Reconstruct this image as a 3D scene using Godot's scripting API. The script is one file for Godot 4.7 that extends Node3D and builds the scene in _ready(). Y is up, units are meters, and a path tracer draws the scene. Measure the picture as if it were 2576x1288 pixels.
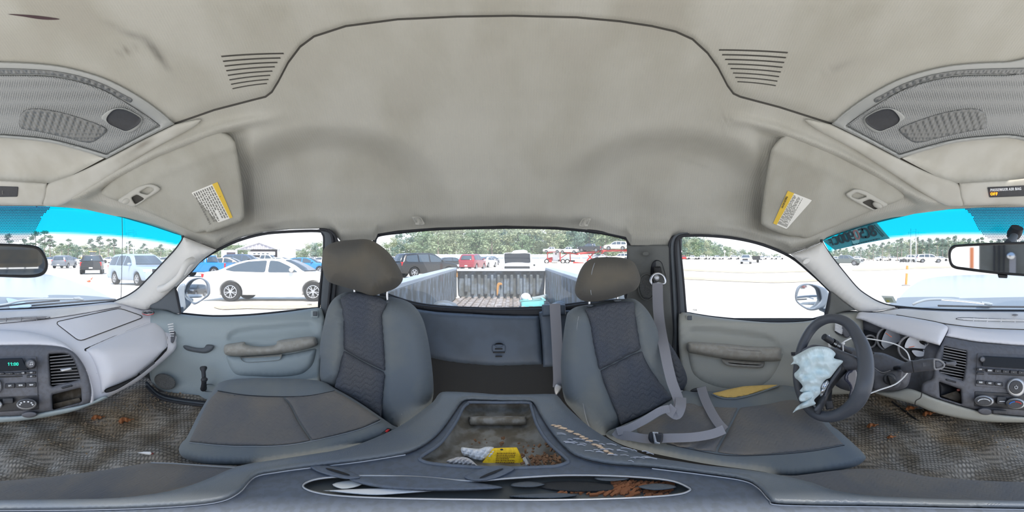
extends Node3D
# The cab of a pickup seen all round in one picture, laid out as one wide set: dashboard, doors, seats and rear
# wall stand side by side in front of the eye, and the auction lot lies behind the windows.

func _ready():
	# camera
	var cam := Camera3D.new()
	cam.name = "camera"
	cam.fov = 40.0
	cam.near = 0.05
	cam.far = 4000.0
	cam.position = Vector3(0, EYE, 0)
	add_child(cam)
	cam.current = true
	# sky, sun and exposure
	var we := WorldEnvironment.new()
	we.name = "environment"
	var env := Environment.new()
	var sky := Sky.new()
	var sm := ProceduralSkyMaterial.new()
	sm.sky_top_color = Color(0.60, 0.72, 0.88)
	sm.sky_horizon_color = Color(0.97, 0.98, 1.0)
	sm.sky_curve = 0.12
	sm.ground_bottom_color = Color(0.72, 0.71, 0.69)
	sm.ground_horizon_color = Color(0.9, 0.9, 0.9)
	sm.sky_energy_multiplier = 1.0
	sky.sky_material = sm
	env.background_mode = Environment.BG_SKY
	env.sky = sky
	env.background_energy_multiplier = 1.0
	env.tonemap_mode = Environment.TONE_MAPPER_LINEAR
	env.tonemap_exposure = 1.75
	env.sdfgi_enabled = true
	env.ssao_enabled = true
	env.ssil_enabled = true
	we.environment = env
	add_child(we)
	var sun := DirectionalLight3D.new()
	sun.name = "sun"
	sun.light_color = Color(1.0, 0.97, 0.93)
	sun.light_energy = 1.1
	sun.light_angular_distance = 2.5
	sun.shadow_enabled = true
	sun.rotation_degrees = Vector3(-50, 18, 0)
	add_child(sun)
	materials()
	# the lot and the cab's shell
	lot()
	shell()
	windows()
	# the cab's furniture
	doors()
	overhead()
	dash_left()
	dash_right()
	wheel()
	seats()
	console()
	# what stands on the lot
	outside()
	for o in get_children():
		rebase(o)

# moves a thing's origin to the middle of its base
func rebase(o: Node) -> void:
	if not (o is Node3D) or o is MeshInstance3D or o is Camera3D or o is Light3D or o.get_child_count() == 0 or o.has_meta("based"):
		return
	var lo := Vector3.INF
	var hi := -Vector3.INF
	for c in o.get_children():
		if c is MeshInstance3D and c.mesh:
			var b: AABB = c.transform * c.mesh.get_aabb()
			lo = lo.min(b.position)
			hi = hi.max(b.end)
	if lo.x > hi.x:
		return
	var base := Vector3((lo.x + hi.x) / 2, lo.y, (lo.z + hi.z) / 2)
	for c in o.get_children():
		c.position -= base
	o.position += base
# ---------------------------------------------------------------- toolkit
# Coordinates: the eye stands EYE metres above the lot; at() turns a sight line and a distance into a place.
const F := 1769.38
const EYE := 1.55
var used := {}
var M := {}
var T := {}

func at(x: float, y: float, d: float) -> Vector3:
	return Vector3((x - 1288.0) / F * d, EYE + (644.0 - y) / F * d, -d)

func px(n: float, d: float) -> float:
	return n / F * d

func V(a: Array) -> PackedVector2Array:
	var r := PackedVector2Array()
	for i in range(0, a.size() - 1, 2):
		r.append(Vector2(a[i], a[i + 1]))
	return r

func crv(a: Array, k := 5, closed := true) -> PackedVector2Array:   # Catmull-Rom; a repeated point is a corner
	var p := PackedVector2Array()
	var corner := []
	for q in V(a):
		if p.size() and p[p.size() - 1].is_equal_approx(q):
			corner[p.size() - 1] = true
		else:
			p.append(q)
			corner.append(false)
	var n := p.size()
	var r := PackedVector2Array()
	for i in (n if closed else n - 1):
		var j := (i + 1) % n
		var a0: Vector2 = p[i] if corner[i] or (not closed and i == 0) else p[(i - 1 + n) % n]
		var a3: Vector2 = p[j] if corner[j] or (not closed and i == n - 2) else p[(j + 1) % n]
		for s in k:
			r.append(p[i].cubic_interpolate(p[j], a0, a3, float(s) / k))
	if not closed:
		r.append(p[n - 1])
	return r

func crv3(a: Array, k := 6, closed := false) -> PackedVector3Array:   # triples x, y, depth
	var p := PackedVector3Array()
	for i in range(0, a.size() - 2, 3):
		p.append(Vector3(a[i], a[i + 1], a[i + 2]))
	var n := p.size()
	var r := PackedVector3Array()
	for i in (n if closed else n - 1):
		var p0: Vector3 = p[(i - 1 + n) % n] if closed or i > 0 else p[0]
		var p3: Vector3 = p[(i + 2) % n] if closed or i < n - 2 else p[n - 1]
		for s in k:
			var q := p[i].cubic_interpolate(p[(i + 1) % n], p0, p3, float(s) / k)
			r.append(at(q.x, q.y, q.z))
	if not closed:
		r.append(at(p[n - 1].x, p[n - 1].y, p[n - 1].z))
	return r

func rrect(x0: float, y0: float, x1: float, y1: float, r: float, k := 4) -> PackedVector2Array:
	var p := PackedVector2Array()
	var c := [Vector2(x1 - r, y0 + r), Vector2(x1 - r, y1 - r), Vector2(x0 + r, y1 - r), Vector2(x0 + r, y0 + r)]
	for q in 4:
		for i in k + 1:
			var t := -PI / 2 + q * PI / 2 + i * PI / 2 / k
			p.append(c[q] + Vector2(cos(t), sin(t)) * r)
	return p

func quadr(a: Array, r: float, k := 3) -> PackedVector2Array:   # any polygon with rounded corners
	var p := V(a)
	var n := p.size()
	var o := PackedVector2Array()
	for i in n:
		var c := p[i]
		var u := (p[(i - 1 + n) % n] - c)
		var v := (p[(i + 1) % n] - c)
		var rr: float = minf(r, minf(u.length(), v.length()) * 0.45)
		var s := c + u.normalized() * rr
		var e := c + v.normalized() * rr
		for j in k + 1:
			var t := float(j) / k
			o.append(s.lerp(c, t).lerp(c.lerp(e, t), t))
	return o

func ell(cx: float, cy: float, rx: float, ry: float, n := 24, rot := 0.0) -> PackedVector2Array:
	var p := PackedVector2Array()
	for i in n:
		var t := TAU * i / n
		p.append(Vector2(cx, cy) + Vector2(cos(t) * rx, sin(t) * ry).rotated(rot))
	return p

func resample(p: PackedVector2Array, s: float) -> PackedVector2Array:
	var r := PackedVector2Array()
	var n := p.size()
	for i in n:
		var a := p[i]
		var b := p[(i + 1) % n]
		var l := a.distance_to(b)
		if l < 0.02:
			continue
		var k := maxi(1, int(ceil(l / s)))
		for j in k:
			r.append(a.lerp(b, float(j) / k))
	return r

func lin(t: Array, x: float) -> float:   # smooth table lookup: x0, y0, x1, y1, ...
	var n := t.size() / 2
	if x <= t[0]:
		return t[1]
	for i in n - 1:
		if x <= t[2 * i + 2]:
			var f: float = (x - t[2 * i]) / (t[2 * i + 2] - t[2 * i])
			return lerpf(t[2 * i + 1], t[2 * i + 3], f)
	return t[2 * n - 1]

func sstep(a: float, b: float, x: float) -> float:
	return smoothstep(a, b, x)

func edge_dist(p: Vector2, rings: Array) -> float:
	var best := 1e9
	for ring in rings:
		var n: int = ring.size()
		for i in n:
			var q := Geometry2D.get_closest_point_to_segment(p, ring[i], ring[(i + 1) % n])
			best = minf(best, p.distance_squared_to(q))
	return sqrt(best)

func inside(p: Vector2, rings: Array) -> bool:
	if not Geometry2D.is_point_in_polygon(p, rings[0]):
		return false
	for i in range(1, rings.size()):
		if Geometry2D.is_point_in_polygon(p, rings[i]):
			return false
	return true

# triangulates an outline with holes: {pts, dist, tris, edges (a, b, inner corner)}
func tess(poly: PackedVector2Array, step: float, rnd := 0.0, holes := [], bs := 0.0) -> Dictionary:
	var b := bs if bs > 0.0 else step * 0.7
	var rings := [resample(poly, b)]
	for h in holes:
		rings.append(resample(h, b))
	var pts := PackedVector2Array()
	var dist := PackedFloat32Array()
	var taken := {}
	var cell := maxf(minf(step, rnd if rnd > 0.0 else step) * 0.12, 1e-4)
	for ring in rings:
		for q in ring:
			var key := Vector2i((q / cell).round())
			if not taken.has(key):
				taken[key] = true
				pts.append(q)
				dist.append(0.0)
	if rnd > 0.0:
		for ri in rings.size():
			var ring: PackedVector2Array = rings[ri]
			var n := ring.size()
			var sgn := 1.0 if Geometry2D.is_polygon_clockwise(ring) else -1.0
			if ri > 0:
				sgn = -sgn
			for i in n:
				var tg := (ring[(i + 1) % n] - ring[(i - 1 + n) % n]).normalized()
				var nm := Vector2(tg.y, -tg.x) * sgn
				for fr in [0.1, 0.3, 0.62, 1.0]:
					var q: Vector2 = ring[i] + nm * (rnd * fr)
					var key := Vector2i((q / cell).round())
					if taken.has(key) or not inside(q, rings):
						continue
					var dd := edge_dist(q, rings)
					if dd < rnd * fr * 0.9:
						continue
					taken[key] = true
					pts.append(q)
					dist.append(dd)
	var box := Rect2(poly[0], Vector2.ZERO)
	for q in poly:
		box = box.expand(q)
	var row := 0
	var y := box.position.y + step * 0.5
	while y < box.end.y:
		var x := box.position.x + (step * 0.5 if row % 2 else 0.0)
		while x < box.end.x:
			var q := Vector2(x, y)
			if inside(q, rings):
				var dd := edge_dist(q, rings)
				if dd > step * 0.45 and (rnd <= 0.0 or dd > rnd * 1.02 + step * 0.3):
					pts.append(q)
					dist.append(dd)
			x += step
		y += step * 0.866
		row += 1
	var raw := Geometry2D.triangulate_delaunay(pts)
	var tris := PackedInt32Array()
	var edges := {}
	for i in range(0, raw.size(), 3):
		var a := raw[i]
		var c := raw[i + 1]
		var e := raw[i + 2]
		if absf((pts[c] - pts[a]).cross(pts[e] - pts[a])) < 1e-7 or not inside((pts[a] + pts[c] + pts[e]) / 3.0, rings):
			continue
		tris.append_array([a, c, e])
		for ed in [[a, c, e], [c, e, a], [e, a, c]]:
			var k := Vector2i(mini(ed[0], ed[1]), maxi(ed[0], ed[1]))
			if edges.has(k):
				edges.erase(k)
			else:
				edges[k] = ed
	return {"pts": pts, "dist": dist, "tris": tris, "edges": edges.values()}

func new_st() -> SurfaceTool:
	var st := SurfaceTool.new()
	st.begin(Mesh.PRIMITIVE_TRIANGLES)
	return st

func tri(st: SurfaceTool, a: Vector3, b: Vector3, c: Vector3, n: Vector3) -> void:   # turned so that it faces n
	if (a - c).cross(a - b).dot(n) < 0.0:
		st.add_vertex(a); st.add_vertex(c); st.add_vertex(b)
	else:
		st.add_vertex(a); st.add_vertex(b); st.add_vertex(c)

func quad(st: SurfaceTool, a: Vector3, b: Vector3, c: Vector3, d: Vector3, n: Vector3) -> void:
	tri(st, a, b, c, n)
	tri(st, a, c, d, n)

func hfun(d: float, rnd: float, bulge: float) -> float:
	if bulge == 0.0:
		return 0.0
	var t := clampf(d / rnd, 0.0, 1.0)
	return bulge * sqrt(maxf(0.0, 1.0 - (1.0 - t) * (1.0 - t)))

# a body with the outline poly: its face bulges towards the viewer and its rim goes back by thick
func solid(poly: PackedVector2Array, df, o := {}) -> SurfaceTool:
	var st: SurfaceTool = o.get("st", null)
	if st == null:
		st = new_st()
	var bulge: float = o.get("bulge", 0.0)
	var rnd: float = o.get("round", 0.0)
	var thick: float = o.get("thick", 0.02)
	var disp = o.get("disp")
	var col = o.get("col")
	var flat := df is float or df is int
	var g := tess(poly, o.get("step", 16.0), rnd if bulge != 0.0 else 0.0, o.get("holes", []), o.get("bs", 0.0))
	var pts: PackedVector2Array = g.pts
	var fr := PackedVector3Array()
	var bk := PackedVector3Array()
	var cs := PackedColorArray()
	for i in pts.size():
		var p := pts[i]
		var d: float = df if flat else df.call(p.x, p.y)
		var h := hfun(g.dist[i], rnd, bulge)
		if disp != null:
			h += disp.call(p.x, p.y, g.dist[i])
		fr.append(at(p.x, p.y, d - h))
		bk.append(at(p.x, p.y, d + thick))
		if col != null:
			cs.append(col.call(p.x, p.y))
	var eye := Vector3(0, EYE, 0)
	st.set_smooth_group(0)
	var tr: PackedInt32Array = g.tris
	for i in range(0, tr.size(), 3):
		var a := tr[i]
		var b := tr[i + 1]
		var c := tr[i + 2]
		if (fr[a] - fr[c]).cross(fr[a] - fr[b]).dot(eye - fr[a]) < 0.0:
			var s := b
			b = c
			c = s
		for q in [a, b, c]:
			if col != null:
				st.set_color(cs[q])
			st.add_vertex(fr[q])
	if o.get("back", false):
		for i in range(0, tr.size(), 3):
			if col != null:
				st.set_color(cs[tr[i]])
			tri(st, bk[tr[i]], bk[tr[i + 1]], bk[tr[i + 2]], fr[tr[i]] - eye)
	st.set_smooth_group(1)
	if thick > 0.0:
		for ed in g.edges:
			var a: int = ed[0]
			var b: int = ed[1]
			var out := (pts[a] + pts[b]) * 0.5 - pts[ed[2]]
			if col != null:
				st.set_color(cs[a])
			quad(st, fr[a], fr[b], bk[b], bk[a], Vector3(out.x, -out.y, 0))
	return st

# a curved sheet between two rows given as functions of x, with a back face thick behind
func sheet(xs: Array, top: Callable, bot: Callable, nv: int, df: Callable, thick := 0.03, col = null) -> SurfaceTool:
	var st := new_st()
	var n := xs.size()
	var g := []
	var cg := []
	for i in n:
		var row := PackedVector3Array()
		var crow := PackedColorArray()
		var y0: float = top.call(xs[i])
		var y1: float = bot.call(xs[i])
		for j in nv + 1:
			var y := lerpf(y0, y1, float(j) / nv)
			row.append(at(xs[i], y, df.call(xs[i], y)))
			if col != null:
				crow.append(col.call(xs[i], y))
		g.append(row)
		cg.append(crow)
	var back := Vector3(0, 0, -thick)
	st.set_smooth_group(0)
	for i in n - 1:
		for j in nv:
			var q := [[i, j], [i + 1, j], [i + 1, j + 1], [i, j + 1]]
			for k in [[0, 1, 2], [0, 2, 3]]:
				var a: Vector3 = g[q[k[0]][0]][q[k[0]][1]]
				var b: Vector3 = g[q[k[1]][0]][q[k[1]][1]]
				var c: Vector3 = g[q[k[2]][0]][q[k[2]][1]]
				for m in k:
					if col != null:
						st.set_color(cg[q[m][0]][q[m][1]])
					st.add_vertex(g[q[m][0]][q[m][1]])
	st.set_smooth_group(1)
	for i in n - 1:
		for e in [0, nv]:
			if col != null:
				st.set_color(cg[i][e])
			quad(st, g[i][e], g[i + 1][e], g[i + 1][e] + back, g[i][e] + back, Vector3(0, 1 if e == 0 else -1, 0))
	return st

func tube(st: SurfaceTool, path: PackedVector3Array, r, sides := 8, closed := false, squash := 1.0, sq_axis := Vector3.ZERO) -> SurfaceTool:
	if st == null:
		st = new_st()
	st.set_smooth_group(0)
	var n := path.size()
	var up := Vector3.ZERO
	var rings := []
	for i in n:
		var a := path[(i - 1 + n) % n] if closed or i > 0 else path[0]
		var b := path[(i + 1) % n] if closed or i < n - 1 else path[n - 1]
		var t := (b - a).normalized()
		if up == Vector3.ZERO:
			up = t.cross(Vector3.UP if absf(t.y) < 0.9 else Vector3.RIGHT).normalized()
		up = (up - t * up.dot(t)).normalized()
		var u := up
		var w := t.cross(u)
		var k := 1.0
		if sq_axis != Vector3.ZERO:
			u = (sq_axis - t * sq_axis.dot(t)).normalized()
			w = t.cross(u)
			k = squash
		var rr: float = r[mini(i, r.size() - 1)] if r is Array or r is PackedFloat32Array else r
		var ring := PackedVector3Array()
		for j in sides:
			var ph := TAU * j / sides
			ring.append(path[i] + (u * cos(ph) * k + w * sin(ph)) * rr)
		rings.append(ring)
	for i in (n if closed else n - 1):
		var i2 := (i + 1) % n
		var off := 0
		if closed and i2 == 0:   # match the twist where the loop closes
			var best := 1e9
			for s in sides:
				var dd: float = rings[i][0].distance_squared_to(rings[0][s])
				if dd < best:
					best = dd
					off = s
		var c := path[i]
		for j in sides:
			var j2 := (j + 1) % sides
			var p: Vector3 = rings[i][j]
			var nn: Vector3 = p + rings[i][j2] - 2.0 * c
			quad(st, p, rings[i][j2], rings[i2][(j2 + off) % sides], rings[i2][(j + off) % sides], nn)
	if not closed:
		for e in [0, n - 1]:
			var out := path[0] - path[1] if e == 0 else path[n - 1] - path[n - 2]
			st.set_smooth_group(2)
			for j in range(1, sides - 1):
				tri(st, rings[e][0], rings[e][j], rings[e][j + 1], out)
	return st

# a strap: centre line in x, y, depth triples, half width in pixels across the line
func ribbon(a: Array, half: float, thick := 0.004, k := 6) -> SurfaceTool:
	var st := new_st()
	var c := crv3(a, k)
	var n := c.size()
	var eye := Vector3(0, EYE, 0)
	var l := PackedVector3Array()
	var r := PackedVector3Array()
	for i in n:
		var t := (c[mini(i + 1, n - 1)] - c[maxi(i - 1, 0)]).normalized()
		var v := (eye - c[i]).normalized()
		var s := t.cross(v).normalized() * px(half, -c[i].z)
		l.append(c[i] + s)
		r.append(c[i] - s)
	for i in n - 1:
		var v := (eye - c[i]).normalized()
		var b := -v * thick
		st.set_smooth_group(0)
		quad(st, l[i], r[i], r[i + 1], l[i + 1], v)
		st.set_smooth_group(1)
		quad(st, l[i] + b, r[i] + b, r[i + 1] + b, l[i + 1] + b, -v)
		st.set_smooth_group(2)
		quad(st, l[i], l[i + 1], l[i + 1] + b, l[i] + b, l[i] - r[i])
		st.set_smooth_group(3)
		quad(st, r[i], r[i + 1], r[i + 1] + b, r[i] + b, r[i] - l[i])
	return st

func bx(st: SurfaceTool, c: Vector3, s: Vector3, b := Basis(), ch := 0.12) -> SurfaceTool:   # chamfered box
	if st == null:
		st = new_st()
	var h := s * 0.5
	var e := minf(h.x, minf(h.y, h.z)) * ch * 2.0
	st.set_smooth_group(-1)
	for ax in 3:
		for sg in [-1.0, 1.0]:
			var u := (ax + 1) % 3
			var w := (ax + 2) % 3
			var q := []
			for k in [[-1, -1], [1, -1], [1, 1], [-1, 1]]:
				var p := Vector3.ZERO
				p[ax] = sg * h[ax]
				p[u] = k[0] * (h[u] - e)
				p[w] = k[1] * (h[w] - e)
				q.append(c + b * p)
			var nn := Vector3.ZERO
			nn[ax] = sg
			quad(st, q[0], q[1], q[2], q[3], b * nn)
			if e > 0.0:
				for s2 in [-1.0, 1.0]:   # the chamfer towards +-u
					var q2 := []
					for k in [[0, -1], [1, -1], [1, 1], [0, 1]]:
						var p := Vector3.ZERO
						p[ax] = sg * (h[ax] if k[0] == 0 else h[ax] - e)
						p[u] = s2 * (h[u] - e if k[0] == 0 else h[u])
						p[w] = k[1] * (h[w] - e)
						q2.append(c + b * p)
					nn = Vector3.ZERO
					nn[ax] = sg
					nn[u] = s2
					quad(st, q2[0], q2[1], q2[2], q2[3], b * nn)
	if e > 0.0:
		for sx in [-1.0, 1.0]:
			for sy in [-1.0, 1.0]:
				for sz in [-1.0, 1.0]:
					var sg := Vector3(sx, sy, sz)
					tri(st, c + b * (sg * Vector3(h.x, h.y - e, h.z - e)), c + b * (sg * Vector3(h.x - e, h.y, h.z - e)), c + b * (sg * Vector3(h.x - e, h.y - e, h.z)), b * sg)
	return st

func lathe(st: SurfaceTool, prof: Array, xf := Transform3D(), seg := 20) -> SurfaceTool:   # r, h pairs turned about the y axis
	if st == null:
		st = new_st()
	st.set_smooth_group(0)
	var p := V(prof)
	var grp := 0
	for i in p.size() - 1:
		var d := p[i + 1] - p[i]
		if i > 0 and absf(d.angle_to(p[i] - p[i - 1])) > 0.6:
			grp += 1
		st.set_smooth_group(grp)
		for j in seg:
			var a0 := TAU * j / seg
			var a1 := TAU * (j + 1) / seg
			var e0 := Vector3(cos(a0), 0, sin(a0))
			var e1 := Vector3(cos(a1), 0, sin(a1))
			var nn := (e0 + e1) * d.y * 0.5 + Vector3(0, -d.x, 0)
			var q := [e0 * p[i].x + Vector3(0, p[i].y, 0), e1 * p[i].x + Vector3(0, p[i].y, 0), e1 * p[i + 1].x + Vector3(0, p[i + 1].y, 0), e0 * p[i + 1].x + Vector3(0, p[i + 1].y, 0)]
			quad(st, xf * q[0], xf * q[1], xf * q[2], xf * q[3], xf.basis * nn)
	return st

func blob(st: SurfaceTool, c: Vector3, r: Vector3, seg := 12, b := Basis()) -> SurfaceTool:
	if st == null:
		st = new_st()
	st.set_smooth_group(0)
	var rows := maxi(4, seg / 2)
	for i in rows:
		for j in seg:
			var q := []
			for k in [[0, 0], [0, 1], [1, 1], [1, 0]]:
				var th: float = PI * (i + k[0]) / rows
				var ph: float = TAU * (j + k[1]) / seg
				q.append(c + b * (Vector3(sin(th) * cos(ph), cos(th), sin(th) * sin(ph)) * r))
			var m: Vector3 = (q[0] + q[1] + q[2] + q[3]) * 0.25 - c
			quad(st, q[0], q[1], q[2], q[3], m)
	return st

# ---------------------------------------------------------------- naming
func numbered(called: String) -> String:
	if not used.has(called):
		used[called] = 0
		return called
	used[called] += 1
	return "%s_%03d" % [called, used[called]]

func part(called: String, st: SurfaceTool, m: Material, parent: Node3D, label := "") -> MeshInstance3D:
	st.generate_normals()
	st.index()
	var o := MeshInstance3D.new()
	o.mesh = st.commit()
	o.material_override = null
	o.mesh.surface_set_material(0, m)
	o.name = called
	if parent == self:
		o.name = numbered(called)
	parent.add_child(o, true)
	if label:
		o.set_meta("label", label)
	return o

func tag(o: Node3D, label: String, category := "", group := "", kind := "") -> Node3D:
	o.set_meta("label", label)
	if category:
		o.set_meta("category", category)
	if group:
		o.set_meta("group", group)
	if kind:
		o.set_meta("kind", kind)
	return o

func thing(called: String, label: String, category: String, where := Vector3.ZERO, group := "") -> Node3D:
	var o := Node3D.new()
	o.name = numbered(called)
	add_child(o)
	o.position = where
	return tag(o, label, category, group)

func struct(called: String, label: String, category: String) -> Node3D:
	var o := Node3D.new()
	o.name = called
	add_child(o)
	return tag(o, label, category, "", "structure")

# flat lettering built as shallow raised letters
func text(parent: Node3D, s: String, x: float, y: float, h: float, d: float, m: Material, rot := 0.0, mirror := false, called := "lettering", stretch := 1.0) -> MeshInstance3D:
	var tm := TextMesh.new()
	tm.text = s
	var f := SystemFont.new()
	f.font_names = ["Droid Sans"]
	f.font_weight = 700
	tm.font = f
	tm.font_size = 32
	tm.pixel_size = px(h, d) / 24.0
	tm.depth = 0.0012
	tm.curve_step = 4.0
	tm.material = m
	var o := MeshInstance3D.new()
	o.mesh = tm
	o.name = called
	parent.add_child(o, true)
	var b := Basis(Vector3(0, 0, 1), rot).scaled_local(Vector3((-1.0 if mirror else 1.0) * stretch, 1, 1))
	o.transform = Transform3D(b, at(x, y, d))
	return o
# ---------------------------------------------------------------- materials
func pattern(w: int, h: int, fn: Callable) -> ImageTexture:
	var im := Image.create(w, h, false, Image.FORMAT_RGB8)
	for y in h:
		for x in w:
			var v: float = clampf(fn.call(x, y), 0.0, 1.0)
			im.set_pixel(x, y, Color(v, v, v))
	return ImageTexture.create_from_image(im)

func noise(size: int, freq: float, oct: int, sd: int, c0 := Color.BLACK, c1 := Color.WHITE, kind := FastNoiseLite.TYPE_SIMPLEX_SMOOTH, lo := 0.0, hi := 1.0) -> NoiseTexture2D:
	var n := FastNoiseLite.new()
	n.seed = sd
	n.noise_type = kind
	n.frequency = freq
	n.fractal_octaves = oct
	var t := NoiseTexture2D.new()
	t.width = size
	t.height = size
	t.seamless = true
	t.noise = n
	var g := Gradient.new()
	g.offsets = PackedFloat32Array([lo, hi])
	g.colors = PackedColorArray([c0, c1])
	t.color_ramp = g
	return t

func mat(c: Color, rough := 0.7, o := {}) -> StandardMaterial3D:
	var m := StandardMaterial3D.new()
	m.albedo_color = c
	m.roughness = rough
	m.metallic = o.get("metal", 0.0)
	m.metallic_specular = o.get("spec", 0.5)
	var s: float = o.get("s", 5.0)
	if o.has("tex") or o.has("bump"):
		m.uv1_triplanar = true
		m.uv1_world_triplanar = true
		m.uv1_scale = Vector3(s, s, s)
	if o.has("tex"):
		m.albedo_texture = o.tex
	if o.has("bump"):
		m.heightmap_enabled = true
		m.heightmap_texture = o.bump
		m.heightmap_scale = o.get("h", 0.1)
	if o.has("dirt"):
		m.detail_enabled = true
		m.detail_albedo = o.dirt
		m.detail_blend_mode = BaseMaterial3D.BLEND_MODE_MUL
		m.detail_uv_layer = BaseMaterial3D.DETAIL_UV_2
		m.uv2_triplanar = true
		m.uv2_world_triplanar = true
		var s2: float = o.get("ds", 1.3)
		m.uv2_scale = Vector3(s2, s2, s2)
	if o.has("coat"):
		m.clearcoat_enabled = true
		m.clearcoat = o.coat
		m.clearcoat_roughness = 0.08
	if o.has("rim"):
		m.rim_enabled = true
		m.rim = o.rim
		m.rim_tint = 0.6
	if o.get("vc", false):
		m.vertex_color_use_as_albedo = true
	return m

func glassy(c: Color, rough := 0.0) -> StandardMaterial3D:
	var m := StandardMaterial3D.new()
	m.transparency = BaseMaterial3D.TRANSPARENCY_ALPHA
	m.albedo_color = c
	m.roughness = rough
	return m

func lamp(c: Color, e: float) -> StandardMaterial3D:
	var m := mat(c, 0.4)
	m.emission_enabled = true
	m.emission = c
	m.emission_energy_multiplier = e
	return m

func g8(v: int, w := 0) -> Color:   # a grey, warmer for w > 0
	return Color8(v + w, v, v - w)

func materials():
	T.weave = pattern(64, 64, func(x, y): return 0.5 + 0.5 * sin(TAU * (x + 4.0 * float((y / 8) % 2)) / 8.0) * sin(TAU * y / 16.0 + 0.4))
	T.rib = pattern(128, 128, func(x, y): return pow(absf(sin(PI * (y + 5.0 * sin(TAU * x / 32.0) + x * 0.25) / 16.0)), 0.7))
	T.matdots = pattern(64, 64, func(x, y): return 1.0 - smoothstep(0.28, 0.5, Vector2(fposmod(x + 4.0 * float((y / 8) % 2), 8.0) / 8.0 - 0.5, (y % 8) / 8.0 - 0.5).length()))
	T.matdots_c = pattern(64, 64, func(x, y): return 0.62 + 0.38 * (1.0 - smoothstep(0.25, 0.5, Vector2(fposmod(x + 4.0 * float((y / 8) % 2), 8.0) / 8.0 - 0.5, (y % 8) / 8.0 - 0.5).length())))
	T.prism = pattern(64, 64, func(x, y): return absf(sin(PI * (x + y) / 8.0)) * absf(sin(PI * (x - y) / 8.0)))
	T.thread = pattern(64, 64, func(x, y): return 0.5 + 0.25 * sin(TAU * x / 4.0) + 0.25 * sin(TAU * y / 4.0))
	T.grain = noise(256, 0.11, 2, 5, Color.BLACK, Color.WHITE, FastNoiseLite.TYPE_CELLULAR)
	T.fine = noise(256, 0.2, 3, 9)
	T.smudge = noise(512, 0.008, 5, 21, Color(0.93, 0.925, 0.91), Color(1.0, 1.0, 1.0), FastNoiseLite.TYPE_SIMPLEX_SMOOTH, 0.25, 0.65)
	T.grime = noise(512, 0.012, 6, 33, Color(0.74, 0.7, 0.64), Color(1.0, 1.0, 1.0), FastNoiseLite.TYPE_SIMPLEX_SMOOTH, 0.3, 0.62)
	T.dust = noise(512, 0.03, 5, 41, Color(0.94, 0.93, 0.91), Color(1.0, 1.0, 1.0), FastNoiseLite.TYPE_SIMPLEX_SMOOTH, 0.35, 0.6)
	T.lint = noise(512, 0.09, 3, 55, Color(1.0, 1.0, 1.0), Color(0.72, 0.72, 0.72), FastNoiseLite.TYPE_SIMPLEX, 0.1, 0.75)
	T.wear = noise(512, 0.006, 4, 61, Color(0.88, 0.89, 0.91), Color(1.0, 0.97, 0.93), FastNoiseLite.TYPE_SIMPLEX_SMOOTH, 0.3, 0.7)
	T.gravel = noise(512, 0.05, 5, 71, Color(0.9, 0.88, 0.85), Color(1.0, 0.99, 0.97), FastNoiseLite.TYPE_SIMPLEX_SMOOTH, 0.3, 0.6)
	M.liner = mat(Color8(183, 181, 173), 0.95, {"bump": T.weave, "h": 0.09, "s": 12.0, "dirt": T.smudge, "ds": 0.5, "vc": true, "spec": 0.2})
	M.liner_plain = mat(Color8(186, 184, 176), 0.9, {"bump": T.fine, "h": 0.02, "s": 12.0, "spec": 0.3})
	M.visor = mat(Color8(176, 174, 165), 0.95, {"bump": T.weave, "h": 0.05, "s": 16.0, "dirt": T.smudge, "ds": 0.9, "spec": 0.2})
	M.beige = mat(Color8(190, 188, 180), 0.6, {"bump": T.fine, "h": 0.02, "s": 14.0, "dirt": T.smudge, "ds": 1.2, "vc": true})
	M.pillar = mat(Color8(230, 228, 224), 0.65, {"bump": T.fine, "h": 0.03, "s": 16.0})
	M.seam = mat(Color8(70, 68, 64), 0.9)
	M.black = mat(Color8(22, 22, 24), 0.6)
	M.rubber = mat(Color8(38, 40, 46), 0.6)
	M.trim_dark = mat(Color8(92, 98, 104), 0.65, {"bump": T.grain, "h": 0.03, "s": 10.0})
	M.trim_side = mat(Color8(104, 106, 104), 0.7, {"bump": T.grain, "h": 0.03, "s": 10.0, "dirt": T.smudge})
	M.door_l = mat(Color8(160, 172, 176), 0.6, {"bump": T.grain, "h": 0.03, "s": 12.0})
	M.door_r = mat(Color8(168, 168, 160), 0.6, {"bump": T.grain, "h": 0.03, "s": 12.0})
	M.arm_l = mat(Color8(168, 166, 160), 0.55, {"bump": T.grain, "h": 0.03, "s": 14.0, "dirt": T.dust, "ds": 2.0})
	M.arm_r = mat(Color8(160, 156, 148), 0.55, {"bump": T.grain, "h": 0.03, "s": 14.0, "dirt": T.dust, "ds": 2.0})
	M.dash = mat(Color8(224, 224, 230), 0.6, {"bump": T.grain, "h": 0.025, "s": 14.0})
	M.dash_top = mat(Color8(236, 236, 238), 0.7, {"bump": T.grain, "h": 0.025, "s": 14.0, "dirt": T.smudge, "ds": 1.0})
	M.stack = mat(Color8(100, 102, 110), 0.6, {"bump": T.grain, "h": 0.02, "s": 14.0, "dirt": T.dust, "ds": 3.0})
	M.dark = mat(Color8(52, 54, 60), 0.5, {"dirt": T.dust, "ds": 5.0})
	M.slat = mat(Color8(140, 140, 144), 0.55, {"dirt": T.dust, "ds": 6.0})
	M.screen = mat(Color8(16, 26, 38), 0.3, {"spec": 0.3})
	M.cubby = mat(Color8(96, 90, 82), 0.7, {"dirt": T.grime, "ds": 3.0})
	M.print = mat(Color8(225, 228, 232), 0.6)
	M.print_dark = mat(Color8(30, 32, 40), 0.7)
	M.print_grey = mat(Color8(128, 126, 120), 0.8)
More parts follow.
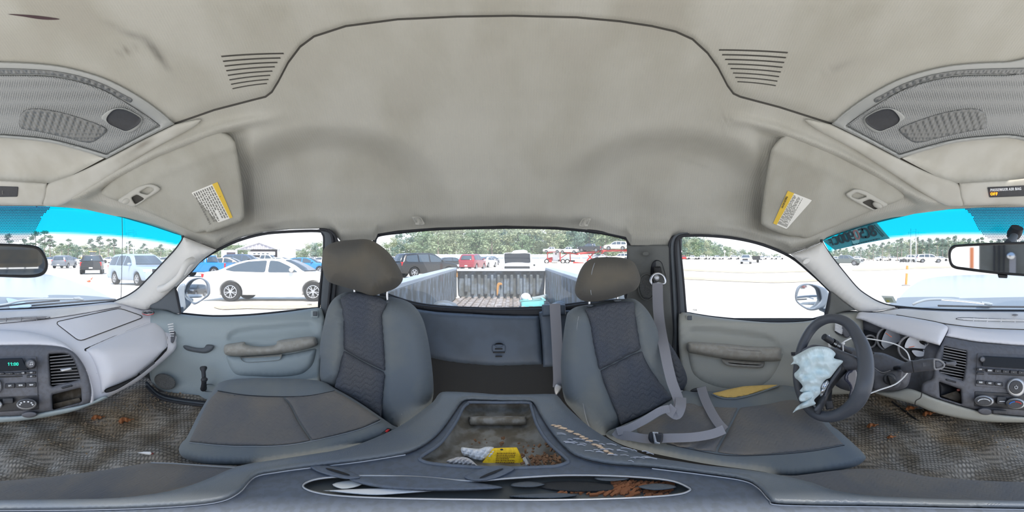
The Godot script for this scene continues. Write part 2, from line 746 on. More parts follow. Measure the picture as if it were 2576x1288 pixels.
	M.teal_lit = lamp(Color(0.1, 0.75, 0.65), 0.45)
	M.amber_lit = lamp(Color(1.0, 0.5, 0.02), 2.2)
	M.blue_dot = mat(Color8(40, 110, 200), 0.5)
	M.red_dot = mat(Color8(210, 40, 40), 0.5)
	M.seat = mat(Color8(124, 132, 137), 0.95, {"bump": T.thread, "h": 0.05, "s": 30.0, "dirt": T.wear, "ds": 0.8, "rim": 0.5, "spec": 0.2})
	M.seat_in = mat(Color8(112, 117, 127), 0.95, {"bump": T.rib, "h": 0.35, "s": 6.0, "tex": T.lint, "dirt": T.wear, "ds": 0.8, "rim": 0.4, "spec": 0.2})
	M.cushion = mat(Color8(122, 121, 120), 0.95, {"bump": T.rib, "h": 0.12, "s": 8.0, "dirt": T.wear, "ds": 1.0, "rim": 0.4, "spec": 0.2})
	M.headrest = mat(Color8(106, 104, 99), 0.95, {"bump": T.thread, "h": 0.05, "s": 30.0, "dirt": T.wear, "ds": 0.9, "rim": 0.4, "spec": 0.2})
	M.stitch = mat(Color8(150, 154, 158), 0.9)
	M.foam = mat(Color8(226, 190, 112), 0.95, {"bump": T.fine, "h": 0.3, "s": 10.0})
	M.belt = mat(Color8(146, 146, 153), 0.75, {"bump": T.thread, "h": 0.05, "s": 36.0})
	M.chrome = mat(Color8(200, 202, 206), 0.22, {"metal": 1.0})
	M.silver = mat(Color8(190, 192, 196), 0.35, {"metal": 0.6})
	M.console = mat(Color8(110, 119, 128), 0.42, {"bump": T.grain, "h": 0.05, "s": 9.0, "dirt": T.wear, "ds": 0.7})
	M.console_plastic = mat(Color8(98, 107, 121), 0.5, {"bump": T.fine, "h": 0.03, "s": 16.0, "dirt": T.dust, "ds": 2.0})
	M.tray = mat(Color8(140, 138, 132), 0.6, {"bump": T.fine, "h": 0.03, "s": 12.0, "dirt": T.grime, "ds": 2.2})
	M.rear_panel = mat(Color8(86, 98, 114), 0.5, {"bump": T.fine, "h": 0.02, "s": 16.0, "dirt": T.smudge})
	M.carpet_dark = mat(Color8(62, 62, 62), 1.0, {"bump": T.fine, "h": 0.2, "s": 14.0})
	M.floor = mat(Color8(214, 204, 188), 0.85, {"tex": T.matdots_c, "bump": T.matdots, "h": 0.25, "s": 8.5, "dirt": T.grime, "ds": 1.1, "vc": true})
	M.wheel = mat(Color8(78, 82, 90), 0.42, {"bump": T.grain, "h": 0.03, "s": 14.0})
	M.col = mat(Color8(86, 88, 96), 0.5, {"bump": T.fine, "h": 0.02, "s": 14.0, "dirt": T.dust, "ds": 3.0})
	M.bag = mat(Color8(214, 230, 234), 0.8, {"bump": T.thread, "h": 0.03, "s": 26.0})
	M.white = mat(Color8(240, 240, 240), 0.6)
	M.paper = mat(Color8(235, 233, 226), 0.9)
	M.yellow = mat(Color8(250, 205, 20), 0.6, {"dirt": T.dust, "ds": 5.0})
	M.yellow_band = mat(Color8(226, 190, 70), 0.7)
	M.leaf = mat(Color8(164, 104, 62), 0.8)
	M.lens = mat(Color8(140, 142, 142), 0.3, {"bump": T.prism, "h": 0.35, "s": 14.0, "spec": 0.7})
	M.lens_dark = mat(Color8(98, 100, 100), 0.25, {"bump": T.prism, "h": 0.5, "s": 4.5, "spec": 0.7})
	M.bezel = mat(Color8(156, 158, 156), 0.3, {"spec": 0.7})
	M.mirror = mat(Color8(225, 228, 230), 0.02, {"metal": 1.0})
	M.pane = glassy(Color(0.95, 0.97, 0.98, 0.08), 0.0)
	M.pane_hazed = glassy(Color(0.95, 0.97, 0.98, 0.12), 0.0)  # whitish alpha here and above stands in for window glare haze
	M.tint = StandardMaterial3D.new()
	M.tint.albedo_color = Color(1, 1, 1, 0.0)
	M.tint.refraction_enabled = true
	M.tint.refraction_scale = 0.02
	M.tint.roughness = 0.0
	M.tint.transparency = BaseMaterial3D.TRANSPARENCY_ALPHA
	M.tint.vertex_color_use_as_albedo = true
	M.frit = mat(Color8(26, 58, 104), 0.5)
	M.shell_out = mat(Color8(150, 160, 172), 0.4)
# ---------------------------------------------------------------- the cab's shell
var C_TAB := [-90, 511, 60, 511, 118, 500, 150, 479, 200, 440, 262, 402, 350, 358, 440, 312, 540, 277, 640, 251, 668, 244, 684, 232, 700, 206, 725, 158, 755, 118, 790, 92, 870, 66, 1000, 49, 1150, 42, 1290, 40, 1450, 44, 1560, 54, 1640, 66, 1700, 80, 1742, 99, 1780, 134, 1806, 170, 1830, 216, 1845, 236, 1862, 244, 1960, 270, 2095, 313, 2190, 362, 2272, 404, 2340, 442, 2400, 484, 2440, 502, 2520, 513, 2666, 513]
var B_TAB := [-90, 516, 100, 517, 160, 521, 220, 528, 310, 548, 380, 568, 440, 588, 460, 594, 500, 609, 543, 627, 560, 614, 600, 596, 655, 583, 720, 576, 800, 574, 826, 577, 842, 590, 856, 606, 900, 606, 941, 604, 950, 588, 1000, 580, 1100, 572, 1270, 567, 1400, 570, 1500, 580, 1575, 596, 1588, 617, 1684, 617, 1692, 602, 1708, 592, 1740, 588, 1800, 589, 1860, 596, 1920, 611, 1972, 629, 1990, 639, 2030, 625, 2069, 606, 2100, 592, 2200, 562, 2300, 538, 2400, 525, 2480, 521, 2666, 518]

func liner_d(x: float, y: float) -> float:
	return lin([-120, 2.26, 0, 2.36, 150, 2.58, 300, 2.8, 450, 2.98, 560, 3.08, 650, 3.12, 800, 3.14, 1000, 3.12], y)

func dome(x: float, y: float, cx: float, cy: float) -> float:
	var q := Vector2((x - cx) / 320.0, (y - cy) / 214.0)
	var r := q.length()
	return (1.0 - sstep(0.62, 1.0, r)) * (1.0 - sstep(0.0, 0.5, q.y))

func ceil_d(x: float, y: float) -> float:
	var d := liner_d(x, y)
	var c := lin(C_TAB, x)
	d += 0.1 * dome(x, y, 830, 520) + 0.1 * dome(x, y, 1690, 526)
	# the padded roll above each sun visor, and the recess the visor folds into
	var e := roll_edge(x)
	var on := sstep(760, 600, x) * sstep(120, 200, x) if x < 1288 else sstep(1760, 1900, x) * sstep(2400, 2320, x)
	d -= 0.028 * exp(-pow((y - e + 16.0) / 12.0, 2.0)) * on
	var b := lin(B_TAB, x)
	d += 0.05 * sstep(26.0, 0.0, b - y)
	# the shallow recesses that hold the sun visors
	d += 0.035 * visor_mask(x, y)
	return d

func roll_edge(x: float) -> float:
	return lin([120, 540, 200, 508, 220, 497, 294, 453, 394, 400, 468, 370, 555, 337, 620, 322, 740, 306], x if x < 1288.0 else 2505.0 - x)

func visor_mask(x: float, y: float) -> float:
	var xx := x if x < 1288.0 else 2530.0 - x
	var e := roll_edge(x)
	return sstep(640, 612, xx) * sstep(200, 250, xx) * sstep(e - 4.0, e + 6.0, y) * sstep(610, 570, y)

func stain_and_shade(x: float, y: float) -> Color:
	var k := 1.0
	var warm := 0.0
	for s in [[395, 135, 44, 8, 0.9, 0.55, 0.0], [340, 92, 70, 7, 0.45, 0.3, 0.0], [318, 128, 26, 5, -0.3, 0.4, 0.3], [2130, 166, 50, 5, -0.35, 0.35, 0.0], [362, 362, 28, 7, -0.5, 0.5, 0.5], [330, 385, 40, 9, -0.55, 0.2, 0.2], [680, 573, 24, 6, 0.0, 0.4, 0.0], [660, 540, 60, 40, 0.0, 0.12, 0.0], [1660, 530, 120, 46, 0.4, 0.12, 0.1], [1900, 560, 30, 50, 0.4, 0.15, 0.2], [1750, 410, 60, 8, 0.3, 0.1, 0.1]]:  # the broad faint pair paints the soft shade of the curving roof
		var q := Vector2(x - s[0], y - s[1]).rotated(-s[4])
		var w: float = exp(-pow(q.x / s[2], 2.0) - pow(q.y / s[3], 2.0)) * s[5]
		k *= 1.0 - w
		warm += w * s[6]
	return Color(k + warm * 0.1, k, k - warm * 0.12)

func spread(t: Array, x0: float, x1: float, step: float) -> Array:   # columns: the table's own and one every step
	var xs := []
	for i in range(0, t.size(), 2):
		if t[i] > x0 and t[i] < x1:
			xs.append(float(t[i]))
	var x := x0
	while x < x1:
		xs.append(x)
		x += step
	xs.append(x1)
	xs.sort()
	var r := []
	for v in xs:
		if r.is_empty() or v - r[r.size() - 1] > 1.5:
			r.append(v)
	return r

func shell():
	var ceil := struct("ceiling", "warm grey woven headliner over the whole cab with two soft hollows above the seats", "headliner")
	var xs := spread(C_TAB + B_TAB, -90, 2666, 14)
	part("rear_headliner", sheet(xs, func(x): return lin(C_TAB, x) + 1.5, func(x): return lin(B_TAB, x), 46, ceil_d, 0.05, stain_and_shade), M.liner, ceil)
	# the front part stands a little proud of a dark joint
	var cs := spread(C_TAB, 440, 2095, 8)
	part("front_headliner", sheet(spread(C_TAB, -90, 2666, 12), func(x): return -130.0, func(x): return (lin(C_TAB, x) - 2.0) if x > 440 and x < 2095 else minf(lin(C_TAB, x), front_edge(x)), 26, func(x, y): return liner_d(x, y) - 0.012 + 0.02 * sstep(9.0, 0.0, lin(C_TAB, x) - y), 0.05, stain_and_shade), M.liner, ceil)
	part("tear", solid(crv([20, 36, 58, 37, 105, 41, 150, 48, 128, 50, 96, 48, 60, 42], 3), func(x, y): return liner_d(x, y) - 0.014, {"thick": 0.004, "step": 8.0}), mat(Color8(74, 56, 60), 0.9), ceil, "dark slit torn in the headliner")
	var seam := PackedVector3Array()
	for x in cs:
		var y := lin(C_TAB, x) - 0.5
		seam.append(at(x, y, liner_d(x, y) + 0.003))
	part("headliner_joint", tube(null, seam, 0.0042, 6), M.seam, ceil, "dark joint curving across the headliner")
	# unseen roof slab added over the eye to keep sun off the interior
	var y0 := at(0, -125, 2.25).y
	var st := new_st()
	bx(st, Vector3(0, y0 + 0.0, -1.5), Vector3(7.4, 0.06, 1.8), Basis(), 0.0)
	part("added_roof", st, M.liner_plain, ceil)

func front_edge(x: float) -> float:   # the front headliner ends at the lamps
	var a := x if x < 1288.0 else 2535.0 - x
	return lin([-90, 160, 0, 166, 90, 172, 160, 184, 230, 204, 300, 232, 350, 256, 400, 286, 440, 311], a)

func lot():
	var g := struct("ground", "pale sunlit gravel of the vehicle lot", "gravel")
	M.gravel = mat(Color8(226, 222, 214), 0.95, {"tex": T.gravel, "s": 0.06})
	var st := new_st()
	quad(st, Vector3(-900, 0, 900), Vector3(900, 0, 900), Vector3(900, 0, -1500), Vector3(-900, 0, -1500), Vector3.UP)
	quad(st, Vector3(-900, -0.4, 900), Vector3(900, -0.4, 900), Vector3(900, -0.4, -1500), Vector3(-900, -0.4, -1500), Vector3.DOWN)
	part("gravel_surface", st, M.gravel, g)
	tracks(g)
# ---------------------------------------------------------------- windows, pillars, seals
const WS_L := [-90, 516, 100, 517, 160, 521, 220, 528, 310, 548, 380, 568, 440, 588, 459, 596, 459, 596, 455, 606, 442, 627, 422, 649, 373, 701, 348, 726, 323, 743, 298, 754, 281, 759, 200, 767, 100, 774, 0, 779, -90, 782]
const WS_R := [2666, 516, 2576, 516, 2489, 518, 2410, 523, 2357, 527, 2278, 541, 2204, 560, 2130, 582, 2068, 603, 2068, 603, 2072, 614, 2093, 646, 2127, 689, 2159, 726, 2188, 747, 2212, 760, 2238, 768, 2278, 773, 2330, 777, 2410, 780, 2576, 781, 2666, 781]
const W_L := [454, 789, 454, 789, 445, 740, 443, 721, 482, 681, 504, 656, 544, 631, 597, 606, 659, 589, 721, 583, 799, 581, 812, 588, 816, 606, 813, 660, 808, 710, 802, 775, 802, 775, 721, 784, 628, 793, 535, 796]
const W_B := [941, 615, 945, 598, 956, 590, 1000, 584, 1100, 575, 1270, 571, 1400, 573, 1500, 583, 1565, 596, 1580, 606, 1582, 640, 1579, 700, 1574, 756, 1574, 756, 1480, 762, 1422, 769, 1365, 775, 1270, 778, 1200, 777, 1100, 772, 1036, 762, 977, 743, 935, 725, 930, 700]
const W_R := [1709, 611, 1712, 598, 1724, 593, 1782, 593, 1851, 600, 1919, 616, 1987, 645, 2039, 686, 2084, 728, 2088, 738, 2076, 795, 2076, 795, 2021, 808, 1936, 810, 1851, 804, 1782, 797, 1724, 787, 1724, 787, 1719, 714]

func seal(a: PackedVector2Array, d: float, r: float, m: Material, parent: Node3D, closed := true, called := "seal") -> MeshInstance3D:
	var p := PackedVector3Array()
	for q in a:
		p.append(at(q.x, q.y, d))
	return part(called, tube(null, p, px(r, d), 8, closed), m, parent)

func bigger(a: PackedVector2Array, by: float) -> PackedVector2Array:
	var r := Geometry2D.offset_polygon(a, by)
	return r[0] if r.size() else a

func pane(n: int, outline: Array, d: float, label: String) -> Node3D:
	var w := struct("window_%d" % n, label, "window")
	var p := crv(outline, 4)
	part("glass", solid(bigger(p, 3.0), d, {"thick": 0.004, "step": 60.0, "bs": 20.0}), M.pane if n % 2 == 0 else M.pane_hazed, w)
	return w

func tint(w: Node3D, top: Array, low: Array, d: float):
	var a := crv(top, 4, false)
	var b := crv(low, 4, false)
	var p := a.duplicate()
	b.reverse()
	p.append_array(b)
	b.reverse()
	var dist := func(x, y):
		var best := 1e9
		for i in b.size() - 1:
			best = minf(best, Vector2(x, y).distance_to(Geometry2D.get_closest_point_to_segment(Vector2(x, y), b[i], b[i + 1])))
		return best
	var shade := func(x, y):
		var k: float = sstep(0.0, 15.0, dist.call(x, y))
		return Color(1, 1, 1).lerp(Color(0.003, 0.55, 0.7), k)
	part("tint_band", solid(p, d, {"thick": 0.005, "step": 5.0, "bs": 4.0, "back": true, "col": shade}), M.tint, w, "bright cyan shade band across the top of the glass")

func windows():
	var w1 := pane(1, WS_L, 3.17, "windshield half above the passenger dashboard with a cyan shade band")
	tint(w1, [-90, 516, 0, 516, 100, 517, 160, 519, 220, 526, 310, 546, 380, 566, 440, 586, 460, 594], [-90, 597, 0, 597, 78, 596, 129, 594, 223, 598, 310, 604, 397, 616, 446, 626], 3.15)
	seal(crv([459, 593, 459, 604, 442, 628, 422, 650, 373, 702, 348, 727, 323, 744, 298, 755, 281, 760, 200, 768, 100, 775, 0, 780, -90, 783], 4, false), 3.12, 3.4, M.rubber, w1, false)
	var w5 := pane(5, WS_R, 3.17, "windshield half above the driver dashboard with a cyan shade band")
	tint(w5, [2068, 601, 2130, 580, 2204, 558, 2278, 539, 2357, 525, 2412, 521, 2489, 517, 2576, 516, 2666, 516], [2092, 644, 2110, 628, 2167, 616, 2238, 606, 2330, 598, 2452, 596, 2576, 597, 2666, 597], 3.15)
	seal(crv([2066, 602, 2070, 615, 2092, 647, 2126, 690, 2158, 727, 2187, 748, 2212, 761, 2238, 769, 2278, 774, 2330, 778, 2410, 781, 2576, 782, 2666, 782], 4, false), 3.12, 3.4, M.rubber, w5, false)
	# the dark dotted screen behind the mirror foot: solid above, dots along its edge
	for s in [0, 1]:
		var w: Node3D = w1 if s == 0 else w5
		var fx := func(x): return x if s == 0 else 2552.0 - x
		var o := []
		for q in [[-90, 516], [112, 516], [104, 545], [92, 572], [76, 592], [54, 604], [20, 610], [-90, 611]]:
			o.append_array([fx.call(q[0]), q[1]])
		var poly := crv(o, 4)
		var rows := new_st()
		for i in 24:   # dots shrink towards the lower edge
			for j in 56:
				var x: float = -86.0 + 4.0 * j + (2.0 if i % 2 else 0.0)
				var y: float = 518.0 + 4.0 * i
				var q := Vector2(fx.call(x), y)
				if not Geometry2D.is_point_in_polygon(q, poly):
					continue
				var r: float = px(lerpf(2.25, 1.35, clampf(i / 23.0, 0.0, 1.0)), 3.15)
				var c := at(q.x, q.y, 3.148)
				rows.set_smooth_group(-1)
				for k in 6:
					tri(rows, c, c + Vector3(cos(TAU * k / 6), sin(TAU * k / 6), 0) * r, c + Vector3(cos(TAU * (k + 1) / 6), sin(TAU * (k + 1) / 6), 0) * r, Vector3.BACK)
		var fr := part("dotted_screen", rows, M.frit, w, "navy dotted print round the mirror foot")
		fr.set_meta("kind", "stuff")
	var w2 := pane(2, W_L, 3.19, "passenger door window looking out at a white sedan")
	seal(crv(W_L, 4), 3.16, 3.6, M.rubber, w2)
	var w3 := pane(3, W_B, 3.22, "wide rear window behind the seats looking out over the truck bed")
	seal(crv(W_B, 4), 3.19, 5.0, M.rubber, w3)
	part("lower_frame", solid(crv([960, 736, 977, 742, 1036, 762, 1100, 771, 1200, 776, 1270, 777, 1365, 775, 1422, 769, 1480, 761, 1574, 756, 1574, 756, 1576, 770, 1480, 774, 1365, 795, 1270, 794, 1200, 790, 1100, 784, 1036, 774, 960, 752], 4), 3.17, {"bulge": 0.012, "round": 6.0, "thick": 0.05, "step": 12.0}), M.rubber, w3)
	for i in 3:
		text(w3, ["SAFETY", "GLASS", "AS2 DOT"][i], 1256 + i * 14.0, 771 + (i % 2) * 2.0, 3.0, 3.21, M.print_grey, 0.0, true)
	var w4 := pane(4, W_R, 3.19, "driver door window looking out over the empty pale lot")
	seal(crv(W_R, 4), 3.16, 3.6, M.rubber, w4)
	text(w2, "DOT", 779, 766, 4.0, 3.185, M.print_grey, 0.06, true)
	text(w4, "DOT", 1748, 780, 4.0, 3.185, M.print_grey, -0.06, true)
	# windshield pillars
	var p1 := struct("trim_1", "pale grey trim on the passenger side windshield pillar carrying a grab handle", "pillar trim")
	part("pillar_cover", solid(crv([460, 594, 460, 594, 500, 610, 545, 628, 545, 628, 510, 653, 484, 680, 440, 725, 404, 757, 376, 775, 364, 779, 343, 775, 310, 768, 275, 762, 275, 762, 298, 754, 323, 743, 348, 726, 373, 701, 422, 649, 442, 627, 458, 604], 4), func(x, y): return 3.12, {"bulge": 0.05, "round": 34.0, "thick": 0.06, "step": 12.0}), M.pillar, p1)
	text(p1, "AIRBAG", 516, 610.5, 6.0, 3.058, M.print_grey, -0.1)
	seal(crv([461, 595, 500, 610, 545, 628], 4, false), 3.075, 0.8, M.seam, p1, false, "joint")
	var p2 := struct("trim_2", "pale grey trim on the driver side windshield pillar with a small oval cap", "pillar trim")
	part("pillar_cover", solid(crv([1990, 641, 1990, 641, 2030, 627, 2069, 608, 2069, 608, 2093, 646, 2127, 689, 2159, 726, 2188, 747, 2212, 760, 2238, 768, 2272, 773, 2272, 773, 2209, 782, 2175, 784, 2151, 780, 2119, 757, 2087, 731, 2040, 685], 4), func(x, y): return 3.12, {"bulge": 0.05, "round": 34.0, "thick": 0.06, "step": 12.0}), M.pillar, p2)
	text(p2, "AIRBAG", 2012, 625, 6.0, 3.058, M.print_grey, 0.12)
	seal(crv([1990, 640, 2030, 626, 2068, 607], 4, false), 3.075, 0.8, M.seam, p2, false, "joint")
	part("cap", solid(ell(2029, 657, 11, 6, 20, -0.55), 3.068, {"bulge": 0.003, "round": 3.0, "thick": 0.01, "step": 5.0}), M.pillar, p2)
	# grab handle on the passenger pillar: its mount, the bar and a foot
	var gh := thing("grab_handle", "curved pale grey grab handle on the passenger side windshield pillar", "handle")
	var hp := crv3([404, 727, 3.06, 416, 724, 3.02, 428, 716, 2.99, 440, 706, 2.98, 451, 695, 2.98, 459, 682, 2.98, 466, 668, 2.985, 474, 659, 3.0, 484, 655, 3.03], 5)
	var rr := []
	for i in hp.size():
		rr.append(px(lerpf(9.5, 7.5, sin(PI * i / (hp.size() - 1.0))), 3.0))
	part("bar", tube(null, hp, rr, 12), M.pillar, gh)
	part("foot", solid(ell(406, 727, 11, 9, 18, -0.4), 3.05, {"bulge": 0.012, "round": 6.0, "thick": 0.03, "step": 6.0}), M.pillar, gh)
	part("foot", solid(crv([466, 660, 476, 653, 489, 654, 490, 663, 482, 674, 471, 690, 462, 692, 461, 676], 4), 3.045, {"bulge": 0.01, "round": 6.0, "thick": 0.03, "step": 7.0}), M.pillar, gh)
	# post behind the passenger window, with its two door seals
	var b1 := struct("trim_3", "dark grey door post and rubber seals between passenger window and passenger headrest", "pillar trim")
	part("post", solid(crv([799, 577, 799, 577, 826, 576, 843, 588, 854, 608, 900, 640, 910, 760, 860, 850, 828, 900, 824, 980, 798, 980, 798, 980, 803, 900, 812, 800, 806, 772, 812, 690, 816, 606, 812, 588], 4), 3.16, {"bulge": 0.015, "round": 8.0, "thick": 0.08, "step": 14.0}), M.trim_dark, b1)
	seal(crv([804, 577, 825, 580, 835, 592, 838, 620, 834, 690, 826, 775, 820, 860, 812, 960], 4, false), 3.135, 4.0, M.rubber, b1, false)
	seal(crv([826, 578, 842, 592, 848, 616, 846, 690, 840, 760, 832, 840, 824, 930], 4, false), 3.13, 3.4, M.rubber, b1, false)
	# panel on the rear corner behind the driver
	var b2 := struct("trim_4", "greenish grey rear corner panel behind the driver headrest with a speaker grille", "pillar trim")
	part("corner_panel", solid(crv([1576, 617, 1576, 617, 1630, 616, 1692, 617, 1692, 617, 1690, 660, 1692, 730, 1698, 800, 1704, 870, 1704, 960, 1704, 990, 1500, 1000, 1500, 1000, 1540, 860, 1574, 760, 1574, 760, 1583, 700], 4), func(x, y): return 3.18 - 0.03 * sstep(1600, 1660, x), {"bulge": 0.01, "round": 8.0, "thick": 0.06, "step": 22.0}), M.trim_side, b2)
	part("door_post", solid(V([1684, 592, 1724, 588, 1716, 600, 1714, 640, 1722, 720, 1729, 790, 1716, 800, 1716, 980, 1686, 980, 1680, 800]), 3.165, {"bulge": 0.01, "round": 5.0, "thick": 0.05, "step": 14.0}), M.trim_dark, b2)
	part("cap", solid(rrect(1616, 633.5, 1632, 643.5, 4.5), 3.136, {"bulge": 0.003, "round": 2.0, "thick": 0.01, "step": 5.0}), M.trim_side, b2)
	part("speaker_grille", solid(ell(1627, 722, 18, 30, 28), 3.135, {"bulge": 0.006, "round": 6.0, "thick": 0.02, "step": 7.0}), mat(Color8(92, 94, 94), 0.8, {"bump": T.matdots, "h": 0.2, "s": 22.0}), b2)
	seal(ell(1627, 722, 21, 33, 28), 3.14, 1.6, M.trim_side, b2, true, "grille_rim")
	seal(crv([1734, 591, 1712, 594, 1703, 604, 1700, 630, 1704, 700, 1708, 780, 1709, 870, 1708, 960], 4, false), 3.13, 4.2, M.rubber, b2, false)
	seal(crv([1730, 589, 1706, 592, 1694, 604, 1691, 630, 1694, 700, 1698, 780, 1700, 850, 1698, 940], 4, false), 3.14, 4.5, M.trim_dark, b2, false)
	seal(crv([1720, 590, 1698, 594, 1686, 608, 1683, 636, 1686, 700, 1690, 780, 1693, 830, 1690, 900], 4, false), 3.145, 3.4, M.rubber, b2, false)

# ---------------------------------------------------------------- doors
func door_d(x: float, y: float) -> float:
	return lin([770, 3.17, 790, 3.12, 812, 3.085, 850, 3.075, 1010, 3.05], y)

func doors():
	var l := struct("door_1", "bluish grey passenger door trim with armrest, crank and pull handle", "door")
	var swl := crv([566, 858, 572, 845, 582, 834, 613, 824, 690, 816, 768, 808, 785, 810, 795, 822, 797, 838, 797, 838, 753, 843, 659, 852], 4)
	var dl := func(x, y, e):
		var h := 0.0
		if Geometry2D.is_point_in_polygon(Vector2(x, y), swl):
			h -= 0.022 * sstep(0.0, 9.0, edge_dist(Vector2(x, y), [swl]))
		# the line under the upper pad
		h -= 0.007 * exp(-pow((y - lin([447, 850, 566, 859, 659, 851, 753, 842, 815, 837], x)) / 2.6, 2.0))
		# the lower part is drawn in towards the front and the floor
		h -= 0.05 * sstep(575.0, 480.0, x) * sstep(880, 980, y)
		return h
	part("door_panel", solid(crv([380, 770, 420, 778, 440, 787, 454, 790, 535, 797, 628, 794, 721, 785, 784, 776, 803, 774, 810, 777, 816, 800, 816, 800, 815, 840, 808, 900, 804, 962, 804, 962, 700, 965, 600, 1000, 516, 1012, 450, 998, 413, 985, 384, 966, 376, 940, 376, 940], 4), door_d, {"bulge": 0.02, "round": 9.0, "thick": 0.08, "step": 9.0, "disp": dl}), M.door_l, l)
	part("pocket_panel", solid(crv([566, 893, 566, 893, 640, 895, 720, 890, 790, 876, 796, 880, 790, 912, 776, 932, 752, 946, 700, 952, 640, 950, 596, 946, 578, 928], 4), 3.06, {"bulge": 0.035, "round": 18.0, "thick": 0.04, "step": 12.0}), M.door_l, l)
	part("armrest", solid(crv([563, 876, 568, 867, 590, 863, 614, 860, 618, 866, 640, 871, 670, 871, 694, 867, 700, 857, 740, 851, 768, 847, 790, 847, 797, 856, 795, 870, 753, 883, 691, 891, 613, 896, 573, 894, 564, 887], 4), 3.03, {"bulge": 0.05, "round": 13.0, "thick": 0.09, "step": 8.0}), M.arm_l, l)
	part("pull_recess", solid(crv([612, 862, 640, 858, 702, 855, 702, 862, 694, 870, 640, 874, 616, 868], 4), 3.055, {"bulge": -0.02, "round": 5.0, "thick": 0.02, "step": 6.0}), M.dark, l)
	part("pull_cup", solid(crv([604, 898, 604, 898, 650, 896, 709, 891, 709, 891, 706, 902, 694, 907, 640, 911, 618, 911, 608, 906], 4), 3.018, {"bulge": -0.022, "round": 7.0, "thick": 0.04, "step": 6.0}), M.arm_l, l)
	var dh := part("door_handle", solid(crv([461, 870, 470, 869, 490, 874, 512, 875, 520, 867, 536, 868, 539, 874, 530, 884, 515, 889, 490, 886, 472, 882, 463, 876], 4), 3.05, {"bulge": 0.02, "round": 6.0, "thick": 0.03, "step": 6.0}), M.trim_dark, l, "dark inner door pull")
	part("handle_recess", solid(crv([484, 866, 490, 863, 512, 863, 516, 868, 508, 874, 492, 873], 4), 3.063, {"bulge": -0.01, "round": 3.0, "thick": 0.02, "step": 5.0}), M.door_l, l)
	var lk := part("lock_slider", solid(rrect(782, 780, 801, 800, 3), 3.085, {"bulge": 0.006, "round": 3.0, "thick": 0.02, "step": 6.0}), M.door_l, l)
	part("button", solid(rrect(787, 783, 798, 795, 2), 3.078, {"bulge": 0.004, "round": 2.0, "thick": 0.02, "step": 4.0}), M.trim_dark, lk)
	part("speaker_grille", solid(ell(415, 960, 28, 19, 28, 0.35), 3.055, {"bulge": 0.008, "round": 6.0, "thick": 0.02, "step": 7.0}), mat(Color8(104, 106, 106), 0.8, {"bump": T.matdots, "h": 0.2, "s": 22.0}), l)
	part("cup_well", solid(ell(524, 976, 20, 10, 20), 3.05, {"bulge": -0.03, "round": 8.0, "thick": 0.03, "step": 6.0}), M.dark, l)
	var ck := part("window_crank", tube(null, crv3([512, 924, 3.0, 512, 936, 2.99, 513, 950, 2.985, 513, 966, 3.0, 512, 978, 3.03], 4), [px(8.5, 3), px(8.8, 3), px(8, 3), px(6, 3), px(5, 3), px(5, 3), px(5, 3), px(5, 3), px(5, 3), px(5, 3), px(6, 3), px(6, 3), px(6, 3), px(7, 3), px(7, 3), px(8, 3), px(8, 3)], 10), M.dark, l)
	part("knob", blob(null, at(514, 955, 2.96), Vector3(0.014, 0.011, 0.014), 12), M.dark, ck)
	part("sail_panel", solid(crv([380, 764, 400, 757, 437, 724, 442, 722, 446, 740, 455, 789, 455, 789, 440, 788, 420, 780, 380, 776], 3), 3.10, {"bulge": 0.008, "round": 5.0, "thick": 0.05, "step": 9.0}), M.trim_dark, l)
	seal(crv([441, 724, 446, 752, 455, 790], 4, false), 3.09, 2.2, M.rubber, l, false)
	var r := struct("door_2", "warm grey driver door trim with a worn brown armrest", "door")
	var swr := crv([1728, 850, 1731, 833, 1745, 822, 1817, 826, 1885, 835, 1926, 842, 1950, 855, 1962, 872, 1962, 872, 1851, 863, 1765, 855], 4)
	var dr := func(x, y, e):
		var h := 0.0
		if Geometry2D.is_point_in_polygon(Vector2(x, y), swr):
			h -= 0.022 * sstep(0.0, 9.0, edge_dist(Vector2(x, y), [swr]))
		h -= 0.007 * exp(-pow((y - lin([1707, 850, 1765, 855, 1851, 864, 1960, 874, 2021, 870, 2083, 864], x)) / 2.6, 2.0))
		return h
	part("door_panel", solid(crv([1707, 798, 1712, 789, 1724, 786, 1782, 796, 1851, 804, 1936, 811, 2021, 809, 2077, 797, 2120, 784, 2170, 784, 2170, 784, 2180, 990, 2180, 990, 1900, 1000, 1720, 1000, 1720, 1000, 1708, 880], 4), door_d, {"bulge": 0.02, "round": 9.0, "thick": 0.08, "step": 10.0, "disp": dr}), M.door_r, r)
	part("pocket_panel", solid(crv([1727, 866, 1727, 866, 1800, 872, 1900, 884, 1968, 880, 1964, 912, 1952, 940, 1934, 964, 1900, 985, 1830, 986, 1780, 972, 1752, 954, 1736, 930], 4), 3.06, {"bulge": 0.03, "round": 18.0, "thick": 0.04, "step": 12.0}), M.door_r, r)
	part("armrest", solid(crv([1728, 868, 1736, 860, 1780, 862, 1834, 866, 1900, 872, 1958, 873, 1966, 880, 1964, 898, 1960, 908, 1902, 909, 1817, 902, 1748, 890, 1730, 884], 4), 3.02, {"bulge": 0.05, "round": 13.0, "thick": 0.09, "step": 8.0}), M.arm_r, r)
	part("pull_recess", solid(crv([1830, 878, 1850, 878, 1880, 881, 1912, 883, 1914, 889, 1890, 890, 1850, 887, 1832, 883], 4), 2.969, {"bulge": -0.02, "round": 4.0, "thick": 0.02, "step": 5.0}), M.dark, r)
	part("pull_cup", solid(crv([1815, 903, 1815, 903, 1870, 908, 1924, 911, 1924, 911, 1922, 920, 1914, 926, 1880, 925, 1835, 921, 1820, 913], 4), 3.01, {"bulge": -0.02, "round": 7.0, "thick": 0.04, "step": 6.0}), M.arm_r, r)
